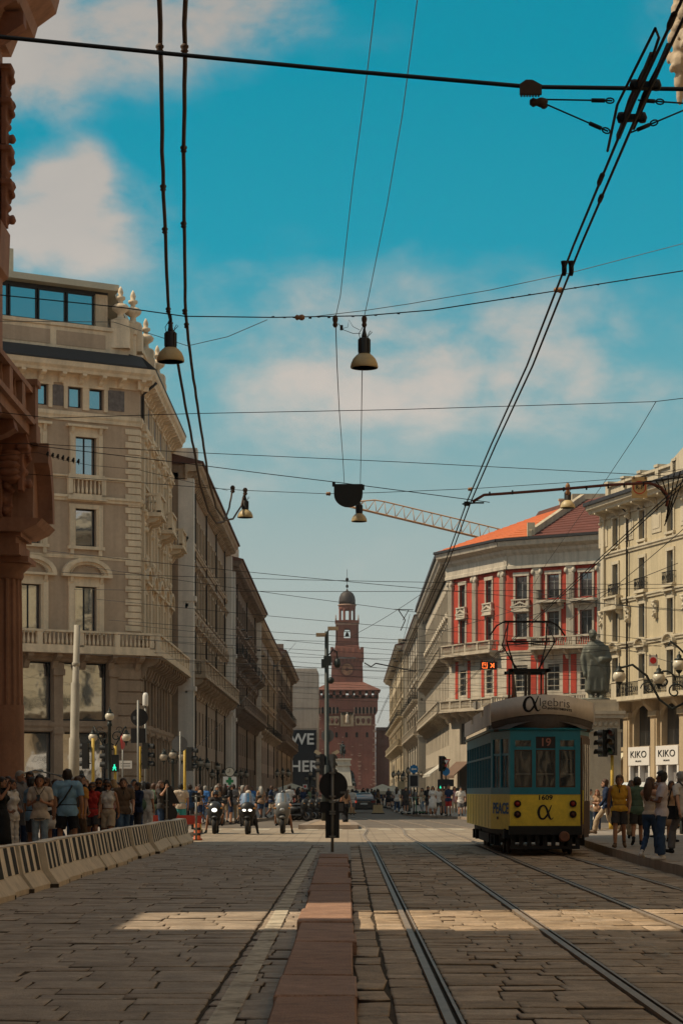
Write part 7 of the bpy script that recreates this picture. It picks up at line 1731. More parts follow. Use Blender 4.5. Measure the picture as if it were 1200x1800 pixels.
def person(label, px_, Y, z0, head_deg, pose=None, fem=False, wide=1.0, h=1.72, top=('tee','white'), bot=('jeans','jeans'), hair=('hair','dark'), skin=0, shoes='black', extras=(), fine=True, group=None, x=None):
    pose = pose or {}
    B = body_mesh(pose, fem, wide, fine); J = B['J']
    r = thing('person', label, 'person', ((px_-CX)*Y/F if x is None else x, Y, z0), R(head_deg), group); s = h/1.74; r.scale = (s,s,s)
    put_on(r, 'body', B['mesh'], SKIN[skin])
    put_on(r, 'shirt' if top[0] not in ('tank','crop','cami') else 'top', clothes(B, top[0]), cloth(top[1], CL[top[1]])) if top else None
    if bot:
        if bot[0] in ('skirt','dress'):
            pz = J['pel'][2]; zt = pz+.13; zb = bot[2] if len(bot) > 2 else .52
            sk = cached(('skirt', zt, zb, wide), lambda: MB().lathe([(.25,zb),(.235,zb+.15),(.20,pz-.06),(.165,pz+.05),(.14,zt)],18,(0,0,0),0,True,Matrix.Diagonal((wide,.78*wide,1))).mesh('skirt', SKIN[0])); put_on(r, 'skirt', sk, cloth(bot[1], CL[bot[1]]))
        else: put_on(r, 'shorts' if bot[0] == 'shorts' else 'trousers', clothes(B, bot[0]), cloth(bot[1], CL[bot[1]]))
    put_on(r, 'shoes', clothes(B, 'shoes'), cloth(shoes, CL[shoes]))
    hm = None
    if hair:
        hm = mat('hair_'+hair[1], HAIRC.get(hair[1], (.02,.02,.02)), .5, .2, 12, .5, 60) if hair[0] != 'helmet' else mat('helmet_'+hair[1], CL[hair[1]], .25, .05, 3, spec=.5)
        put_on(r, 'helmet' if hair[0] == 'helmet' else 'hair', clothes(B, 'helmet' if hair[0] == 'helmet' else 'hair'), hm)
        H = Vector(J['head'])
        if hair[0] == 'long':
            def lh():
                m = MB(); m.tube([H+Vector((0,.05,.06)),H+Vector((0,.085,-.05)),H+Vector((0,.10,-.17)),H+Vector((0,.11,-.30)),H+Vector((0,.12,-.38))],[.07,.095,.105,.085,.03],10)
                for k in (-1,1): m.tube([H+Vector((k*.055,.03,.05)),H+Vector((k*.085,.03,-.06)),H+Vector((k*.095,.03,-.2)),H+Vector((k*.085,.02,-.30))],[.035,.042,.045,.02],8)
                return m.mesh('long_hair', SKIN[0])
            put_on(r, 'long_hair', cached(('lh', B['key']), lh), hm)
        if hair[0] == 'bun': put_on(r, 'bun', cached(('bun', B['key']), lambda: MB().ell(H+Vector((0,.11,.05)),(.05,.05,.05),8,6).mesh('bun', SKIN[0])), hm)
    H = Vector(J['head'])
    if fine:
        def face():
            m = MB()
            for k in (-1,1): m.ell(H+Vector((k*.031,-.090,.006)),(.014,.010,.008),8,5,0); m.box(H+Vector((k*.032,-.094,.03)),(.034,.012,.007),0)
            m.ell(H+Vector((0,-.094,-.062)),(.025,.010,.008),8,5,1); return m.mesh('face', [mat('eye_dark',(.02,.015,.012),.3,0), mat('lips',(.28,.09,.07),.5,.05)])
        inst('face', cached(('face', B['key']), face), r)
    for e in extras:
        if e == 'sunglasses': inst('sunglasses', cached(('sg', B['key']), lambda: MB().box(H+Vector((-.035,-.097,.008)),(.055,.016,.038)).box(H+Vector((.035,-.097,.008)),(.055,.016,.038)).box(H+Vector((0,-.098,.018)),(.03,.01,.008)).box(H+Vector((.073,-.03,.015)),(.006,.13,.008)).box(H+Vector((-.073,-.03,.015)),(.006,.13,.008)).mesh('sunglasses', mat('dark_lenses',(.012,.011,.012),.15,0))), r)
        elif e == 'phone':
            a, c = Vector(J['tip-1']), Vector(J['tip1']); m_ = (a+c)/2+Vector((0,-.03,.03)); inst('phone', MB().box(m_,(.075,.012,.15),0,Matrix.Rotation(R(-35 if m_.z < 1.45 else 0),3,'X')).mesh('phone', M_BLK), r)
        elif e in ('strap','strap2'):
            k = 1 if e == 'strap' else -1; w_ = .18*wide; d_ = .135*wide
            pts = [(k*.10,-.02,1.50),(k*.09,-d_,1.40),(-k*.06,-d_-.02,1.16),(-k*w_*.98,-.05,.98),(-k*w_*.98,.05,.98),(-k*.06,d_,1.16),(k*.09,d_+.005,1.40),(k*.10,.02,1.50)]
            inst('bag_strap', MB().tube(pts,.016,5).mesh('bag_strap', M_BLK), r)
        elif e in ('bag','blackbag','greybag'):
            c_ = cloth('grey' if e == 'greybag' else 'black', CL['grey' if e == 'greybag' else 'black']); inst('shoulder_bag', MB().prism([(-.17,.72),(.17,.72),(.15,1.0),(-.15,1.0)],-.05,.05,'x').tube([(0,-.12,1.0),(-.03,-.06,1.3),(-.06,0,1.46),(-.03,.06,1.3),(0,.12,1.0)],.014,5).mesh('shoulder_bag', c_), r, T(.28*wide,0,0))
        elif e == 'backpack': inst('backpack', MB().ell((0,.19,1.22),(.15,.10,.22),10,8).bx(-.12,.12,.16,.30,1.02,1.2).mesh('backpack', cloth('charcoal',CL['charcoal'])), r)
        elif e == 'bluepack': inst('backpack', MB().ell((0,.19,1.22),(.16,.11,.24),10,8).mesh('backpack', cloth('blue',CL['blue'])), r)
        elif e == 'greensack': inst('shoulder_bag', MB().ell((.1,.22,1.05),(.2,.12,.2),10,8).mesh('shoulder_bag', cloth('green',CL['green'])), r)
        elif e == 'trim': inst('neck_trim', MB().tube([(-.10,-.055,1.49),(-.055,-.115,1.40),(0,-.137,1.32),(.055,-.115,1.40),(.10,-.055,1.49)],.008,5).tube([(.15*math.cos(a)*1.12,.115*math.sin(a)*1.18,.86) for a in [i*math.pi/8 for i in range(17)]],.012,5).mesh('neck_trim', M_BLK), r)
        elif e == 'pendant': inst('pendant', MB().bx(-.012,.012,-.142,-.13,1.29,1.37).tube([(-.06,-.09,1.47),(0,-.136,1.37),(.06,-.09,1.47)],.004,4).mesh('pendant', M_BLK), r)
        elif e == 'print': inst('shirt_print', MB().box((-.17*wide,.0,1.15),(.012,.016,.34)).box((-.172*wide,.05,1.2),(.010,.05,.10)).box((-.172*wide,-.04,1.05),(.010,.04,.12)).box((.0,.137,1.3),(.2,.006,.05)).mesh('shirt_print', cloth('grey',CL['grey'])), r)
    return r
LP = .14
W1 = dict(stride=.5, L='swing_b', R='swing_f'); W2 = dict(stride=-.45, L='swing_f', R='swing_b'); ST = dict(); PH = dict(L='phone', R='phone', nod=1); HP = dict(L='down', R='hip', spread=.12)
def left_crowd():
    p = person
    p('woman in a black dress with one arm raised at the left edge behind the barrier', 4, 45.5, LP, 70, dict(L='raise',R='down'), True, 1, 1.66, ('tank','black'), ('dress','black',.35), ('long','dark'), 1)
    p('woman in a white top with a grey shoulder bag, second from the left edge', 22, 47.5, LP, 60, dict(L='bag',R='bag'), True, 1.02, 1.62, ('tee','white'), ('trousers','white'), ('long','dark'), 1, extras=('greybag',))
    p('tall grey haired man in a dark grey shirt in front of the sandstone column', 36, 50, LP, 55, ST, False, 1.1, 1.82, ('tee','grey'), ('jeans','navy'), ('hair','grey'), 1)
    p('man with sunglasses peering over the shoulder of the tall grey haired man', 53, 53, LP, 10, ST, False, 1, 1.83, ('polo','white'), ('trousers','charcoal'), ('hair','dark'), 1, extras=('sunglasses',))
    p('boy in an open light blue shirt over a white top with dark shorts', 56, 46.5, LP, 120, ST, False, .95, 1.66, ('shirt','skyblue'), ('shorts','charcoal'), ('hair','black'), 1)
    p('youth in a cream knit top and light jeans looking at a phone', 71, 44.5, LP, 0, PH, False, .96, 1.71, ('tee','cream'), ('jeans','lightjeans'), ('hair','black'), 1, 'white', extras=('phone','trim'))
    p('long haired woman in black top, sunglasses and white skirt behind the youth with the phone', 82, 49, LP, -25, ST, True, 1, 1.68, ('tank','black'), ('skirt','white',.6), ('long','brown'), 1, extras=('sunglasses',))
    p('brown haired woman with only her face showing left of the man in the blue polo', 98, 53, LP, -10, ST, True, 1, 1.66, ('tee','charcoal'), ('jeans','navy'), ('long','brown'), 1)
    p('broad man in light blue polo and black shorts seen from behind, black strap', 119, 48, LP, 185, dict(L='down',R='down',spread=.15), False, 1.2, 1.84, ('polo','skyblue'), ('shorts','black'), ('hair','dark'), 1, extras=('strap2',))
    p('man in an orange shirt with a backpack strap beside the man in the blue polo', 136, 51.5, LP, 165, W1, False, 1.08, 1.76, ('tee','orange'), ('trousers','brown'), ('hair','brown'), 1, extras=('backpack',))
    p('dark haired man in black looking right behind the orange shirt', 144, 56, LP, 60, ST, False, 1, 1.78, ('tee','black'), ('jeans','charcoal'), ('hair','black'), 0)
    p('woman in sunglasses and dark red top between the orange shirt and the man in black', 163, 57, LP, 5, W2, True, 1, 1.65, ('tee','red'), ('shorts','charcoal'), ('bun','brown'), 1, extras=('sunglasses',))
    p('man in black t-shirt and sunglasses walking left of the woman in the white crop top', 175, 57.5, LP, 0, W1, False, 1.08, 1.76, ('tee','black'), ('shorts','black'), ('hair','black'), 1, extras=('sunglasses',))
    p('woman in a white crop top, beige shorts and sunglasses walking to the camera', 191, 54.5, LP, -5, W2, True, 1, 1.66, ('crop','white'), ('shorts','beige'), ('bun','brown'), 1, 'white', extras=('sunglasses',))
    p('man in an olive brown short sleeved shirt and jeans walking to the camera', 217, 59, LP, 10, dict(stride=.45,L='swing_b',R='swing_f'), False, 1.1, 1.76, ('shirt','brown'), ('jeans','jeans'), ('hair','brown'), 0, extras=('pendant',))
    p('man in a grey blue jacket facing left beside the olive brown shirt', 243, 63, LP, -60, dict(L='fold',R='fold'), False, 1.0, 1.63, ('blazer','navy'), ('jeans','charcoal'), ('hair','dark'), 1)
    p('woman in white carrying a green sack behind the grey blue jacket', 260, 68, LP, 150, ST, True, 1.05, 1.65, ('tee','white'), ('trousers','white'), ('hair','dark'), 1, extras=('greensack',))
    p('woman bending one arm up behind the triangular sign back', 283, 72, LP, 75, dict(L='raise',R='bag'), True, 1, 1.72, ('tee','charcoal'), ('jeans','denim'), ('long','brown'), 0)
    p('person in a cream t-shirt and teal shorts seen from behind at the red board', 318, 80, LP, 190, ST, False, 1.1, 1.66, ('tee','cream'), ('shorts','teal'), ('hair','black'), 1)
    p('person in a dark denim top beside the cream t-shirt at the red board', 334, 84, LP, 170, ST, True, 1, 1.66, ('tee','denim'), ('jeans','charcoal'), ('hair','dark'), 1)
    # heads seen between the front row
    fill = [(150,59,'charcoal','blond'),(168,62,'navy','dark'),(187,60,'grey','black'),(200,61,'pink','blond'),(208,62,'charcoal','black'),(229,66,'white','dark'),(236,68,'cream','black'),(251,72,'white','black'),(270,75,'green','brown'),(108,58,'tan','brown'),(15,56,'brown','dark'),(92,60,'grey','black'),(128,62,'blue','grey'),(300,82,'black','dark'),(275,86,'white','brown'),(222,80,'navy','black')]
    for i, (a, Y, c, hc) in enumerate(fill):
        nb_ = [(30,'the grey shoulder bag'),(85,'the youth with the phone'),(115,'the brown haired woman'),(139,'the blue polo'),(160,'the orange shirt'),(183,'the dark red top'),(206,'the white crop top'),(232,'the olive brown shirt'),(256,'the grey blue jacket'),(999,'the triangular sign back')]
        p('person in %s top with %s hair in the rear row behind %s' % (c, hc, [w_ for l_, w_ in nb_ if a < l_][0]), a, Y, LP, random.choice((0,20,-40,170,200,80)), random.choice((ST,W1,W2)), i % 2 == 1, 1, random.uniform(1.62,1.8), ('tee',c), ('jeans','denim'), ('hair' if i % 2 == 0 else 'long',hc), i % 2, fine=False, group='rear rows of the left crowd')
left_crowd()
def right_group():
    p = person; z = .195
    p('man in a yellow sleeveless top and grey shorts walking to the camera beside the tram', 1088, 53.5, z, -8, dict(stride=.35,L='swing_b',R='swing_f',nod=1), False, 1.06, 1.75, ('tank','yellow'), ('shorts','charcoal'), ('hair','brown'), 1, 'brown', extras=('pendant',))
    p('person in green top and dark shorts half hidden behind the woman photographing', 1119, 56, z, 175, W1, False, 1, 1.72, ('tee','green'), ('shorts','charcoal'), ('hair','dark'), 1)
    p('long haired woman in a cream camisole and dark jeans photographing the tram', 1141, 44.8, z, 140, dict(L='photo',R='photo',stride=.25), True, 1.0, 1.62, ('cami','cream'), ('jeans','denim'), ('long','brown'), 0, 'white', extras=('phone',))
    p('dark haired man in a printed white t-shirt, blue jeans and white trainers facing left', 1162, 43.9, z, -100, dict(L='fold',R='fold',spread=.12), False, 1.0, 1.71, ('tee','lilac'), ('trousers','denim'), ('hair','black'), 2, 'white', extras=('print',))
    p('grey haired man in white t-shirt and grey trousers with black bag at the right edge', 1198, 48.5, z, 215, W2, False, 1.05, 1.78, ('tee','white'), ('trousers','grey'), ('hair','grey'), 0, extras=('strap','blackbag'))
    p('man in beige trousers and navy top striding left behind the yellow signal pole', 1066, 71, z, -95, dict(stride=.75,L='swing_b',R='swing_f'), False, 1, 1.78, ('long','navy'), ('trousers','beige'), ('hair','brown'), 0, 'brown')
    p('person in cream trousers walking behind the man in the yellow top', 1108, 64, z, 160, W2, True, 1, 1.68, ('tee','pink'), ('trousers','beige'), ('long','brown'), 0)
    p('woman in a white top beside the tram with the red haired woman', 1036, 88, .0, 60, dict(L='bag',R='fold'), True, 1, 1.62, ('tee','white'), ('jeans','jeans'), ('long','dark'), 0)
    p('red haired woman with folded arms in front of the white van', 1049, 89, .0, -20, dict(L='fold',R='fold'), True, 1, 1.6, ('tee','tan'), ('jeans','navy'), ('long','red'), 0)
    p('woman in a tan dress between the printed t-shirt and the grey trousers', 1179, 60, z, 20, ST, True, 1, 1.6, ('tee','tan'), ('dress','tan',.45), ('long','brown'), 1)
    p('dark haired person in brown before the shop front', 1155, 66, z, -60, ST, True, 1, 1.62, ('tee','brown'), ('jeans','denim'), ('long','dark'), 1)
right_group()
def riders():
    for (x, y), lb, tp, hl, ft, bt in ((SCX[0],'rider in dark clothes and black helmet on the leftmost scooter','charcoal','black',-1,('shorts','charcoal')),(SCX[1],'rider in a dark top behind the bluish windscreen of the middle motorcycle','grey','cream',1,('jeans','charcoal')),(SCX[2],'rider in a white shirt and dark helmet on the grey maxi scooter','white','charcoal',1,('shorts','charcoal'))):
        person(lb, 0, y+.02, 0, 0, dict(sit=True,L='bar',R='bar',foot=ft), False, 1, 1.66, ('tee',tp), bt, ('helmet',hl), 1, x=x, extras=('sunglasses',))
riders()
def far_crowd():
    p = person
    p('woman in a brown top and wide black trousers crossing behind the black disc sign', 607, 103, .0, 200, W1, True, 1, 1.72, ('crop','tan'), ('wide','black'), ('long','dark'), 1, fine=False)
    p('person in white t-shirt at the left rear of the black car', 619, 150, .0, 180, ST, False, 1.05, 1.72, ('tee','white'), ('shorts','grey'), ('hair','dark'), 1, fine=False)
    R_ = [(697,148,'white','denim','walking woman in white top and dark jeans left of the blue backpack',True,W1,()),(713,146,'charcoal','charcoal','person with a bright blue backpack on the far right pavement',False,ST,('bluepack',)),(760,131,'white','dress','woman in a white dress standing before the awnings on the right',True,ST,()),(770,134,'white','charcoal','person in white top and dark shorts right of the white dress',False,W2,()),(777,136,'tan','khaki','person in tan clothes beside the white dress group',True,ST,()),(788,131,'navy','red','person in a navy t-shirt and red shorts before the awnings',False,ST,()),(798,135,'pink','beige','woman in pale pink left of the white t-shirt near the tram',True,W1,()),(809,128,'white','grey','broad man in white t-shirt and grey shorts close to the tram',False,W1,()),(820,132,'tan','charcoal','person in tan top half hidden by the rear of the tram',True,ST,()),(752,140,'black','charcoal','person in black left of the white dress',False,ST,()),(742,143,'beige','jeans','person in a beige top by the row of kick scooters',True,W2,()),(782,142,'white','jeans','person in white top and jeans behind the navy t-shirt',False,W1,()),(803,144,'red','denim','person in a red top behind the broad white t-shirt',True,W2,())]
    for a, Y, t_, b_, lb, fm, ps, ex in R_:
        p(lb, a, Y, LP, random.choice((0,15,-30,170,190)), ps, fm, 1.1 if 'broad' in lb else 1, random.uniform(1.64,1.78), ('tee',t_), ('dress','white',.45) if b_ == 'dress' else (('shorts' if b_ in ('charcoal','khaki','red','grey') else 'jeans'), b_), ('hair' if not fm else 'long', random.choice(('dark','brown','black'))), random.choice((0,1)), 'white' if fm else 'black', ex, False)
    tops = ['black','charcoal','navy','white','grey','brown','denim','red','cream','green','blue','tan']; bots = ['black','denim','charcoal','navy','khaki','beige']
    seen = set()
    def bunch(n, f, gname, where, dark):
        for i in range(n):
            a, Y = f(i); t_ = random.choice(tops[:3] if random.random() < dark else tops); b_ = random.choice(bots); fm = random.random() < .5; sh = random.random() < .4
            while (t_, b_, sh, gname) in seen: t_, b_, sh = random.choice(tops), random.choice(bots), random.random() < .4
            seen.add((t_, b_, sh, gname))
            p('distant person in %s top and %s %s %s' % (t_, b_, 'shorts' if sh else 'trousers', where), a, Y, LP, random.choice((0,25,-40,160,200,90,-90)), random.choice((ST,W1,W2)), fm, 1, random.uniform(1.6,1.82), ('tee',t_), ('shorts' if sh else 'jeans', b_), ('long' if fm else 'hair', random.choice(('dark','brown','black','grey'))), random.choice((0,1,1,2)), 'black', (), False, gname)
    bunch(26, lambda i: (346+8.2*i+random.uniform(-3,3), (104 if i < 12 else 122)+random.uniform(-8,14)), 'people on the far left pavement', 'on the far left pavement behind the scooters', .6)
    bunch(14, lambda i: (480+6.0*i+random.uniform(-3,3), 172+random.uniform(-8,30)), 'people at the left terrace', 'by the left cafe terrace', .5)
    bunch(24, lambda i: (640+3.8*i+random.uniform(-3,3), 176+random.uniform(-6,60)), 'people at the right terrace', 'around the right cafe terrace', .55)
    bunch(10, lambda i: (575+7*i+random.uniform(-3,3), 225+random.uniform(0,60)), 'people far down the street', 'far down the middle of the street', .5)
far_crowd()
# ------------------------------------------------------------------ overhead wires, lamps and hanging signs
M_WIRE = mat('black_wire', (.012,.011,.011), .6, .1, 3); M_CAB = mat('brown_cable', (.075,.045,.03), .7, .15, 3); M_BARR = mat('rust_red_bar', (.16,.05,.035), .6, .2, 4); M_INS = mat('insulator_tan', (.30,.15,.07), .5, .1)
def wire(name, pts, r, label, cat='cable', m=None, group=None, sag=0.0, n=10, fit=None, extra=None):
    """pts: list of world points; sag between the first and last when only two are given"""
    pts = [Vector(p) for p in pts]
    if len(pts) == 2 and sag:
        a, b = pts; pts = [a.lerp(b, i/n)-Vector((0,0,sag*4*(i/n)*(1-i/n))) for i in range(n+1)]
    mb = MB().tube(pts, r, 5)
    o = mb.build(name, m or M_WIRE); tag(o, label, cat, group)
    return o
def px(a, Y, b=None, Y2=None): return P(a[0], a[1], Y)
def fitting(par, p, r, l, m=None, name='clamp', ax='z', n=8):
    Mx = {'z': Matrix.Identity(3), 'x': Matrix.Rotation(R(90),3,'Y'), 'y': Matrix.Rotation(R(90),3,'X')}[ax]
    mb = MB().lathe([(r*.5,-l/2),(r,-l*.3),(r*.7,-l*.1),(r,l*.1),(r,l*.3),(r*.5,l/2)], n, tuple(p), 0, True, Mx); return inst(name, mb.mesh(name, m or M_WIRE), par)
# contact wire pairs above the tracks
def contact(x0, z0, label, ys, r=.0075, dx=.07, wob=0.03):
    out = []
    for k, nm in ((0, 'left'), (1, 'right')):
        pts = []
        for i in range(len(ys)):
            pts.append((x0+k*dx+wob*math.sin(i*1.9), ys[i], z0+.03*math.cos(i*1.4)))
        out.append(wire('contact_wire', pts, r, label+(' (left strand)' if k == 0 else ' (right strand)').replace('(','').replace(')',''), 'contact wire'))
    return out
cwl = contact(1.70, 5.60, 'black tram contact wire above the left track, crossing the sky diagonally', [6,11.8,13.7,17,22,27,32,40,50,62,76,90,105,120,135], .0095, .055)
cwr = contact(4.42, 5.62, 'black tram contact wire above the yellow tram', [8,20,32,44,59,72,85,95], .0085, .06)
# crossing fitting (frog) and its bars near the camera
_ys = [6,11.8,13.7,17,22,27,32,40,50,62,76,90,105,120,135]
def wpos(Y, k):
    for i in range(len(_ys)-1):
        if _ys[i] <= Y <= _ys[i+1]:
            f = (Y-_ys[i])/(_ys[i+1]-_ys[i]); g_ = lambda i: (1.70+k*.055+.03*math.sin(i*1.9), 5.60+.03*math.cos(i*1.4)); a, b = g_(i), g_(i+1); return a[0]+(b[0]-a[0])*f-1.72, a[1]+(b[1]-a[1])*f-5.62
fr = thing('wire_crossing_fitting', 'dark metal section insulator clamped on the diagonal contact wires near the top right', 'wire fitting', (1.72, 13.6, 5.62))
MB().bx(-.030,-.004,-.85,.75,.0,.03).bx(.042,.062,-1.0,.55,.0,.03).build('runner', M_CAB, fr)
cl_ = MB()
for yy in (-.28, .36): cl_.bx(-.05,.085,yy-.03,yy+.03,.0,.035).lathe([(.02,-.03),(.03,0),(.02,.03)],8,(-.045,yy,.02)).lathe([(.02,-.03),(.03,0),(.02,.03)],8,(.085,yy,.02))
cl_.build('clamp', M_WIRE, fr)
MB().tube([(-.015,-.5,.03),(-.012,.1,.05),(-.015,.55,.03)],[.018,.026,.016],8).tube([(.052,-.6,.02),(.054,0,.045),(.052,.45,.02)],[.014,.022,.013],8).build('insulator_rod', M_CAB, fr)
MB().tube([(-.05,1.05,.01),(-.10,.1,.02),(-.06,-1.3,.01),(-.02,-1.15,.01),(.0,-.4,.01)],.009,6).build('guide_bar', M_CAB, fr)
for yy, k, ln in ((1.55,0,.16),(2.05,1,.1),(-1.5,0,.14),(-1.9,0,.11),(-2.2,1,.1)):
    (xa, za), (xm, zm), (xb, zb_) = wpos(13.6+yy-ln, k), wpos(13.6+yy, k), wpos(13.6+yy+ln, k)
    MB().tube([(xa,yy-ln,za),(xm,yy-ln*.6,zm+.008),(xm,yy+ln*.6,zm+.008),(xb,yy+ln,zb_)],[.008,.018,.018,.008],7).build('splice', M_WIRE, fr)
for k in (0,1):
    x_, z_ = wpos(17.8, k); MB().lathe([(.012,-.05),(.02,-.02),(.02,.03),(.026,.05),(.026,.065)],8,(x_,4.2,z_)).build('hanger_clip', M_WIRE, fr)
# thick span cable with the insulator plate and its bridle wires
sp = wire('span_cable', [(-11,13.6,6.55), P(0,65,13.6), P(300,95,13.6), P(620,126,13.6), P(930,153,13.6), P(1200,157,13.6), (11,13.6,6.0)], .014, 'thick black span cable crossing the whole top of the picture', 'span cable')
pl = inst('hanger_plate', MB().prism([(-.065,-.045),(.065,-.045),(.065,.01),(.01,.04),(-.03,.04),(-.065,.015)],-.015,.015,'y').mesh('hanger_plate', M_CAB), sp, Matrix.Translation(P(932,153,13.55)))
for i in range(7): inst('tooth', MB().bx(-.06+i*.017,-.05+i*.017,-.014,.014,-.056,-.045).mesh('tooth', M_CAB), pl)
fitting(sp, P(945,180,13.6), .03, .1, M_CAB, 'insulator', 'x'); fitting(sp, P(955,182,13.6), .025, .06, M_CAB, 'insulator')
for a, b, lb in (((955,175),(1075,177),'upper left bridle wire of the section insulator'),((958,183),(1068,231),'lower left bridle wire of the section insulator'),((1120,176),(1205,182),'upper right bridle wire of the section insulator'),((1108,233),(1205,192),'lower right bridle wire of the section insulator')):
    o = wire('bridle_wire', [P(a[0],a[1],13.6), P(b[0],b[1],13.6)], .0055, lb, 'bridle wire')
    t = .82 if a[0] < 1000 else .25; q = P(a[0]+(b[0]-a[0])*t, a[1]+(b[1]-a[1])*t, 13.6); d = Vector((b[0]-a[0],0,-(b[1]-a[1]))).normalized()
    inst('turnbuckle', MB().tube([q-d*.05, q+d*.03],.013,6).tube([q+d*(.06+.025*math.cos(t_))+Vector((-d.z,0,d.x))*.016*math.sin(t_) for t_ in [i*.7 for i in range(10)]],.005,4).mesh('turnbuckle', M_WIRE), o)
# two thick feeder cables on the left
def feeder(seq, label, r=.028):
    pts = [P(a,b,Y) for a,b,Y in seq]
    fine = []
    for i in range(len(pts)-1):
        for k in range(4): fine.append(pts[i].lerp(pts[i+1], k/4)+Vector((random.uniform(-.006,.006),0,random.uniform(-.006,.006))))
    fine.append(pts[-1]); o = wire('feeder_cable', fine, r, label, 'feeder cable', M_CAB)
    return o
fa = feeder([(272,-160,18),(280,0,23),(283,150,26.5),(286,300,30),(292,450,34),(297,550,38),(306,600,41),(316,655,43.5),(328,725,47),(341,790,51),(352,850,55.5),(366,898,59.5),(381,920,62.5),(394,917,65),(403,893,66.5),(409,858,67)], 'thick brown feeder cable hanging at the left, the left one of the pair')
fb = feeder([(327,-160,18),(325,0,23),(324,150,26.5),(323,300,30),(324,450,34),(326,550,38),(333,610,41),(340,665,43.5),(349,725,47),(358,785,51),(366,840,55.5),(380,892,60),(395,914,63),(410,912,65.2),(424,890,66.7),(431,862,67)], 'thick brown feeder cable hanging at the left, the right one of the pair')
for o, ps in ((fa, [(281,85,24.5),(287,330,31),(290,405,33),(296,545,37.8),(300,570,39)]), (fb, [(324.5,85,24.5),(323,262,29),(323,395,32.5),(325,548,37.8),(328,572,39)])):
    for q in ps: fitting(o, P(*q), .045, .10, M_CAB, 'cable_joint')
# long thin wires hanging lengthwise in the middle
wire('stay_wire', [P(668,-80,20), P(660,0,23), P(640,170,27), P(620,320,31), P(598,520,37), P(590,556,38)], .006, 'thin steel wire running down the middle of the sky to the left insulator', 'wire', M_GPOST)
wire('stay_wire', [P(742,-80,20), P(733,0,23), P(707,200,27.5), P(680,360,32), P(648,520,37), P(640,556,38)], .006, 'thin steel wire running down the middle of the sky to the lamp insulator', 'wire', M_GPOST)
wire('stay_wire', [P(590,575,38), P(592,640,43), P(596,720,51), P(602,800,60), P(605,850,67)], .009, 'thin wire hanging from the left insulator to the black half disc', 'wire')
wire('stay_wire', [P(638,600,38.2), P(636,660,44), P(635,740,52), P(634,800,60), P(633,852,67)], .009, 'thin wire falling behind the middle lamp to the black half disc', 'wire')
# lamp span at 38 m
s2 = wire('span_cable', [(-10.6,38,10.3), P(210,540,38), P(325,556,38), P(480,558,38), P(590,556,38), P(640,555,38), P(760,545,38), P(985,510,38), P(1200,476,38), (10.7,38,11.1)], .010, 'span cable with two lamps crossing the middle of the sky', 'span cable')
wire('tie_wire', [P(555,556,38), P(640,546,38), P(720,534,38), P(860,510,38), P(1000,480,38), P(1200,428,38), (10.7,38,12.2)], .006, 'upper thin tie wire above the lamp span cable', 'wire', M_GPOST)
wire('tie_wire', [(-10.6,38,9.4), P(200,566,38), P(330,608,38), P(400,592,38), P(470,562,38)], .006, 'slack thin wire below the lamp span cable at left', 'wire', M_GPOST)
for q in ((527,558),(981,510)): fitting(s2, P(*q,38), .05, .16, M_INS, 'insulator', 'x')
for q in ((480,557),(500,558),(517,558),(545,559),(560,557),(578,558),(620,556),(660,554),(700,551),(930,518),(900,523),(1010,506),(1050,500),(1100,492)): fitting(s2, P(*q,38), .015, .05, M_WIRE, 'bead', 'x', 6)
for q in ((589,565),(640,565)): fitting(s2, P(*q,38), .045, .2, M_CAB, 'insulator')
for q in ((600,576),): inst('clip', MB().box(P(*q,38),(.05,.05,.08)).mesh('clip', M_WIRE), s2)
inst('jumper', MB().tube([P(594,568,38),P(604,580,38),P(620,586,38),P(634,586,38)],.005,4).tube([P(603,577,38),P(611,575,38),P(613,562,38),P(620,574,38),P(632,580,38)],.004,4).mesh('jumper', M_WIRE), s2)
# lamps
LD = mat('lamp_dome', (.52,.40,.21), .45, .15, 6, spec=.4); LH = mat('lamp_housing', (.028,.027,.026), .5, .1, 5)
def hang_lamp(a, b, Y, label, k=1.0):
    """a, b = pixel of the lower rim centre"""
    p = P(a,b,Y); r_ = thing('hanging_lamp', label, 'hanging lamp', p)
    s = k
    MB().lathe([(.228*s,0),(.232*s,.02),(.22*s,.08),(.19*s,.15),(.14*s,.205),(.10*s,.235)],24).build('shade', LD, r_)
    MB().lathe([(.21*s,.0),(.205*s,.02),(.10*s,.035),(.02,.04)],20).build('diffuser', mat('lamp_glass_under',(.32,.23,.13),.4,.3,8), r_)
    h = MB().lathe([(.10*s,.23),(.105*s,.24),(.092*s,.26),(.092*s,.49),(.08*s,.50)],16); 
    for i in range(8): 
        an = i*math.pi/4; h.box((.095*s*math.cos(an),.095*s*math.sin(an),.37),(.02,.012,.22),0,Matrix.Rotation(an,3,'Z'))
    h.build('housing', LH, r_)
    MB().lathe([(.05,.49),(.045,.55),(.03,.6),(.02,.66)],10).tube([(0,0,.64),(.012,0,.70),(0,0,.78)],.02,6).tube([(.05,0,.52),(.10,0,.57),(.13,0,.6),(.10,0,.62),(.07,0,.57),(.06,0,.5)],.006,4).tube([(-.07,0,.5),(-.09,0,.58),(-.05,0,.64),(-.02,0,.7)],.006,4).build('hanger', LH, r_)
hang_lamp(300,636,38,'hanging lamp with cream dome on the brown feeder cables at left')
hang_lamp(640,647,38,'hanging lamp with cream dome in the middle of the sky')
hang_lamp(431,910,67,'small hanging lamp at the end of the feeder cables above the left street')
hang_lamp(631,917,67,'small hanging lamp beside the black half disc')
hang_lamp(997,893,70,'hanging lamp in front of the red roof')
hang_lamp(1290,640,38,'hanging lamp over the right pavement outside the frame') if False else None
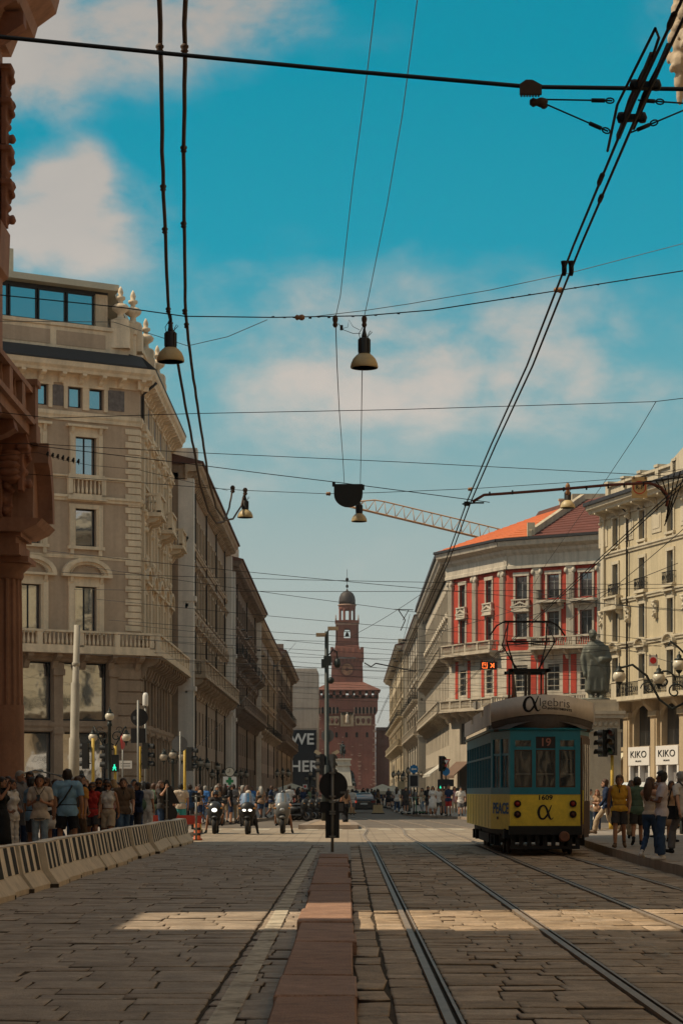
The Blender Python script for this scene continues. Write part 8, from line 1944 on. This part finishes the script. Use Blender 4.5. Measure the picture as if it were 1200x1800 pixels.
# lamp span at 67 m, half disc plate
s3 = wire('span_cable', [(-11,67,11.0), P(370,858,67), P(430,862,67), P(575,868,67), P(660,866,67), P(830,859,67), P(1000,848,67), P(1120,839,67), (10.8,67,11.2)], .009, 'far span cable carrying the small lamps', 'span cable')
fitting(s3, P(577,868,67), .06, .14, M_INS, 'insulator', 'x'); fitting(s3, P(826,860,67), .06, .14, M_INS, 'insulator', 'x'); fitting(s3, P(997,860,67), .07, .35, M_INS, 'insulator')
for q in ((409,860),(431,864)): fitting(s3, P(*q,67), .07, .22, M_CAB, 'insulator')
s4 = wire('span_cable', [(-11,66.8,12.35), P(60,783,66.8), P(330,815,66.8), P(470,833,66.8), P(610,850,66.8), P(740,867,66.8), P(860,883,66.8)], .012, 'span cable running from upper left to the diagonal contact wires, carrying the half disc', 'span cable')
hp = thing('half_disc_plate', 'black half round plate hanging from the span cable before the crane', 'sign plate', P(612,851,66.6))
MB().prism([(.42,0),(.42,-.30)]+[(.42*math.cos(a),-.30-.38*math.sin(a)) for a in [math.pi*i/14 for i in range(1,14)]]+[(-.42,-.30),(-.42,0)],-.04,.04,'y').build('plate', M_BLK, hp); MB().bx(-.47,-.38,-.05,.05,-.07,.05).bx(.38,.47,-.05,.05,-.17,-.02).build('bracket', M_BLK, hp)
wire('span_wire', [(-10.6,48,9.9), P(90,735,48), P(340,727,48), P(700,720,48), P(1150,706,48), P(1200,700,48), (10.8,48,10.2)], .008, 'straight black wire crossing the sky just above the middle of the picture', 'span wire')
wire('span_wire', [P(1152,706,48), P(1120,760,55), P(1060,850,66), P(1020,905,74), P(960,990,88), P(930,1040,100)], .008, 'slanting wire falling from the right end of the straight span wire to the red building', 'span wire')
wire('span_wire', [(-10.6,60,10.7), P(60,780,60), P(330,795,60), P(700,812,60), P(1200,838,60), (10.8,60,9.8)], .009, 'black wire crossing below the middle, over the crane', 'span wire')
# rust red pull-off bracket between the tracks
pb = thing('pull_off_bar', 'rust red bar between the diagonal contact wires and the round R-F sign', 'wire bracket', P(830,878,32))
o0 = P(830,878,32); pp = [P(830,882,32)-o0, P(850,870,32)-o0, P(880,868,32)-o0, P(960,862,32)-o0, P(1075,852,32)-o0, P(1140,849,32)-o0, P(1160,856,32)-o0, P(1174,872,32)-o0, P(1170,890,32)-o0]
MB().tube(pp,[.02]*9,8).build('bar', M_BARR, pb)
for q in (860,900,990,1030,1068,1096,1130): MB().box(P(q,868-(q-860)*.062,32)-o0,(.02,.05,.055)).build('band', M_BLK, pb)
MB().tube([P(812,886,32)-o0,P(835,884,32)-o0,P(850,884,32)-o0],.012,5).bx(-.12,-.04,-.02,.02,-.09,-.03).build('clamp', M_BLK, pb)
mb = MB(); random.seed(11)
for i in range(7):
    a = P(1140+i*11,848-i*4,32)-o0; b = P(1176-i*1.5,882+i*7,32.5)-o0; mb.tube([a,(a+b)/2+Vector((.02,0,.03)),b],.009,5)
mb.tube([P(1100,851,32)-o0,P(1150,845,32)-o0,P(1205,838,32)-o0],.012,5); mb.build('linkage', M_BLK, pb)
# hanging signs
def hung_sign(a, b, Y, w, h, label, face, deco):
    r_ = thing('hanging_sign', label, 'hanging sign', P(a,b,Y)); MB().bx(-w/2,w/2,-.01,.01,-h/2,h/2).build('plate', face, r_)
    for k in (-1,1): MB().bx(k*w*.36-.012,k*w*.36+.012,-.02,.02,h/2-.06,h/2+.03).build('hook', M_BLK, r_)
    deco(r_); return r_
def rf(r_):
    n = 28; mb = MB(); vs = [(rr*math.cos(2*math.pi*i/n), -.014, rr*math.sin(2*math.pi*i/n)-.0) for rr in (.185,.155) for i in range(n)]; mb.add(vs, [(i,(i+1) % n,n+(i+1) % n,n+i) for i in range(n)]); mb.build('ring', mat('sign_red_ring',(.45,.05,.025),.6,.1), r_)
    text_mb('R-F',.155,.002,.002).build('lettering', M_BLK, r_, T(0,-.014,-.0))
hung_sign(1123,857,63,.43,.58,'tan square sign with a red ring and the letters R-F hanging from the wires', mat('sign_tan',(.50,.34,.15),.6,.08), rf)
def dot(r_): inst('dot', disc(.105,'dot',M_RSIGN,.01), r_, T(0,-.016,0))
hung_sign(1147,1161,74,.29,.36,'small white sign with a solid red dot hanging before the cream palazzo', M_WHT, dot)
def barw(r_): inst('bar', MB().bx(-.022,.022,-.03,-.018,-.15,.15).mesh('bar', M_BLK), r_); inst('arm', MB().bx(-.2,.2,-.02,.02,.17,.2).mesh('arm', M_BLK), r_)
r_ = thing('hanging_sign', 'small round white sign with a vertical black bar above the left side of the tram', 'hanging sign', P(837,1240,80)); inst('sign_disc', disc(.14,m=M_WHT), r_); barw(r_)
r_ = thing('led_display', 'black signal box with glowing orange symbols hung before the red building', 'signal display', P(858,1170,92)); MB().bx(-.33,.33,-.08,.1,-.16,.16).build('box', M_BLK, r_)
LE = mat('led_orange',(.4,.08,.02),.4,0,emit=(1.0,.16,.03),estr=1.6)
MB().bx(-.26,-.23,-.09,-.08,-.11,.11).bx(-.08,-.05,-.09,-.08,-.11,.11).bx(-.26,-.05,-.09,-.08,.09,.115).bx(-.26,-.05,-.09,-.08,-.115,-.09).bx(-.20,-.11,-.09,-.08,.03,.055).bx(-.16,-.13,-.09,-.08,-.03,.05).build('glowing_frame', LE, r_)
MB().beam((.08,-.085,.09),(.22,-.085,-.09),.01,.035).beam((.08,-.085,-.09),(.22,-.085,.09),.01,.035).bx(.20,.225,-.09,-.08,-.04,.04).build('glowing_cross', LE, r_)
wire('span_wire', [(-10.9,92,7.1), P(700,1182,92), P(858,1162,92), P(1000,1150,92), (14,92,7.6)], .010, 'span wire holding the glowing signal box', 'span wire')
# far span wires across the whole street
far = [(82,1000,1034,0),(86,1012,1019,0),(90,1035,1034,0),(94,1032,1080,0),(98,1075,1106,0),(103,1104,1126,1),(107,1120,1128,1),(111,1116,1148,1),(116,1133,1152,0),(121,1138,1166,1),(127,1150,1156,1),(132,1154,1180,0),(138,1166,1180,1),(145,1172,1200,1),(152,1182,1190,0),(160,1190,1212,0),(168,1204,1208,0),(178,1210,1232,0),(190,1222,1236,0),(210,1240,1250,0)]
for i, (Y, ya, yb, ins) in enumerate(far):
    xa, xb = (-10.8 if Y < 128 else -10.4), (10.2 if Y > 228 else 13.5)
    pa, pb_ = P(430, ya, Y), P(800, yb, Y); d = (pb_-pa)/(pb_.x-pa.x); a = pa+d*(xa-pa.x); b = pb_+d*(xb-pb_.x)
    o = wire('span_wire', [a, b], .0105, '%s of the thin black span wires across the far street, counted from the top' % ORD[i], 'span wire', None, 'span wires strung across the far street', sag=.12, n=8)
    if ins:
        for t in (.25, .55):
            q = a.lerp(b, t)-Vector((0,0,.12*4*t*(1-t))); fitting(o, q, .05, .22, M_BLK, 'insulator', 'x', 6)
for i, (a, b, Y, c, d, Y2) in enumerate(((620,1117,98,760,1030,80),(720,1080,86,690,1190,150),(330,1330,90,520,1130,118),(1010,1040,70,700,1128,110),(1190,990,60,905,1090,74),(1200,930,52,1000,1090,80),(640,1170,120,720,1175,112),(870,1065,88,1200,1170,78),(930,1040,80,1210,1075,66))):
    wire('tie_wire', [P(a,b,Y), P(c,d,Y2)], .0095, '%s thin slanting tie wire among the tangle above the square' % ORD[i], 'wire', None, 'slanting tie wires above the square', sag=.08)
o = wire('pull_off_bracket', [P(640,1165,120),P(652,1172,120),P(660,1166,120),P(700,1174,122),P(730,1180,124)], .035, 'bent black pull-off arm over the far street', 'wire bracket')
o = wire('registration_bracket', [P(700,1072,84),P(712,1090,88),P(704,1108,90)], .02, 'small black registration arm on the far diagonal contact wires', 'wire bracket'); inst('strut', MB().tube([P(718,1072,84),P(708,1090,88)],.015,5).tube([P(692,1071,84),P(726,1072,84)],.015,5).mesh('strut', M_WIRE), o)
# little birds on the slack wire at left
wb = wire('tie_wire', [(-10.5,64,10.9), P(66,795,64), P(110,808,64), P(160,818,64), P(240,825,64), P(345,850,64), P(400,862,64)], .006, 'slack wire with a row of small birds before the corner building', 'wire')
for i in range(7):
    q = P(84+i*9, 800.5+i*2.2, 64); b = thing('bird', 'small dark bird perched in the row on the slack wire', 'bird', q, 0, 'birds on the slack wire')
    MB().ell((0,0,.035),(.045,.06,.05),8,6).ell((.02,-.04,.08),(.03,.035,.03),8,6).tube([(0,.05,.02),(0,.12,-.03)],[.02,.01],5).build('body', M_BLK, b)

# ------------------------------------------------------------------ thin summer haze over the whole street
hm = bpy.data.materials.new('haze_air'); hm.use_nodes = True; hm.node_tree.nodes.clear()
ho = hm.node_tree.nodes.new('ShaderNodeOutputMaterial'); hv = hm.node_tree.nodes.new('ShaderNodeVolumePrincipled')
hv.inputs['Color'].default_value = (.80, .80, .78, 1); hv.inputs['Density'].default_value = .00009; hv.inputs['Anisotropy'].default_value = .2
hm.node_tree.links.new(hv.outputs[0], ho.inputs['Volume'])
hz = MB().bx(-1600,1600,-320,3100,-1.2,82).build('haze', hm); stuff(hz)
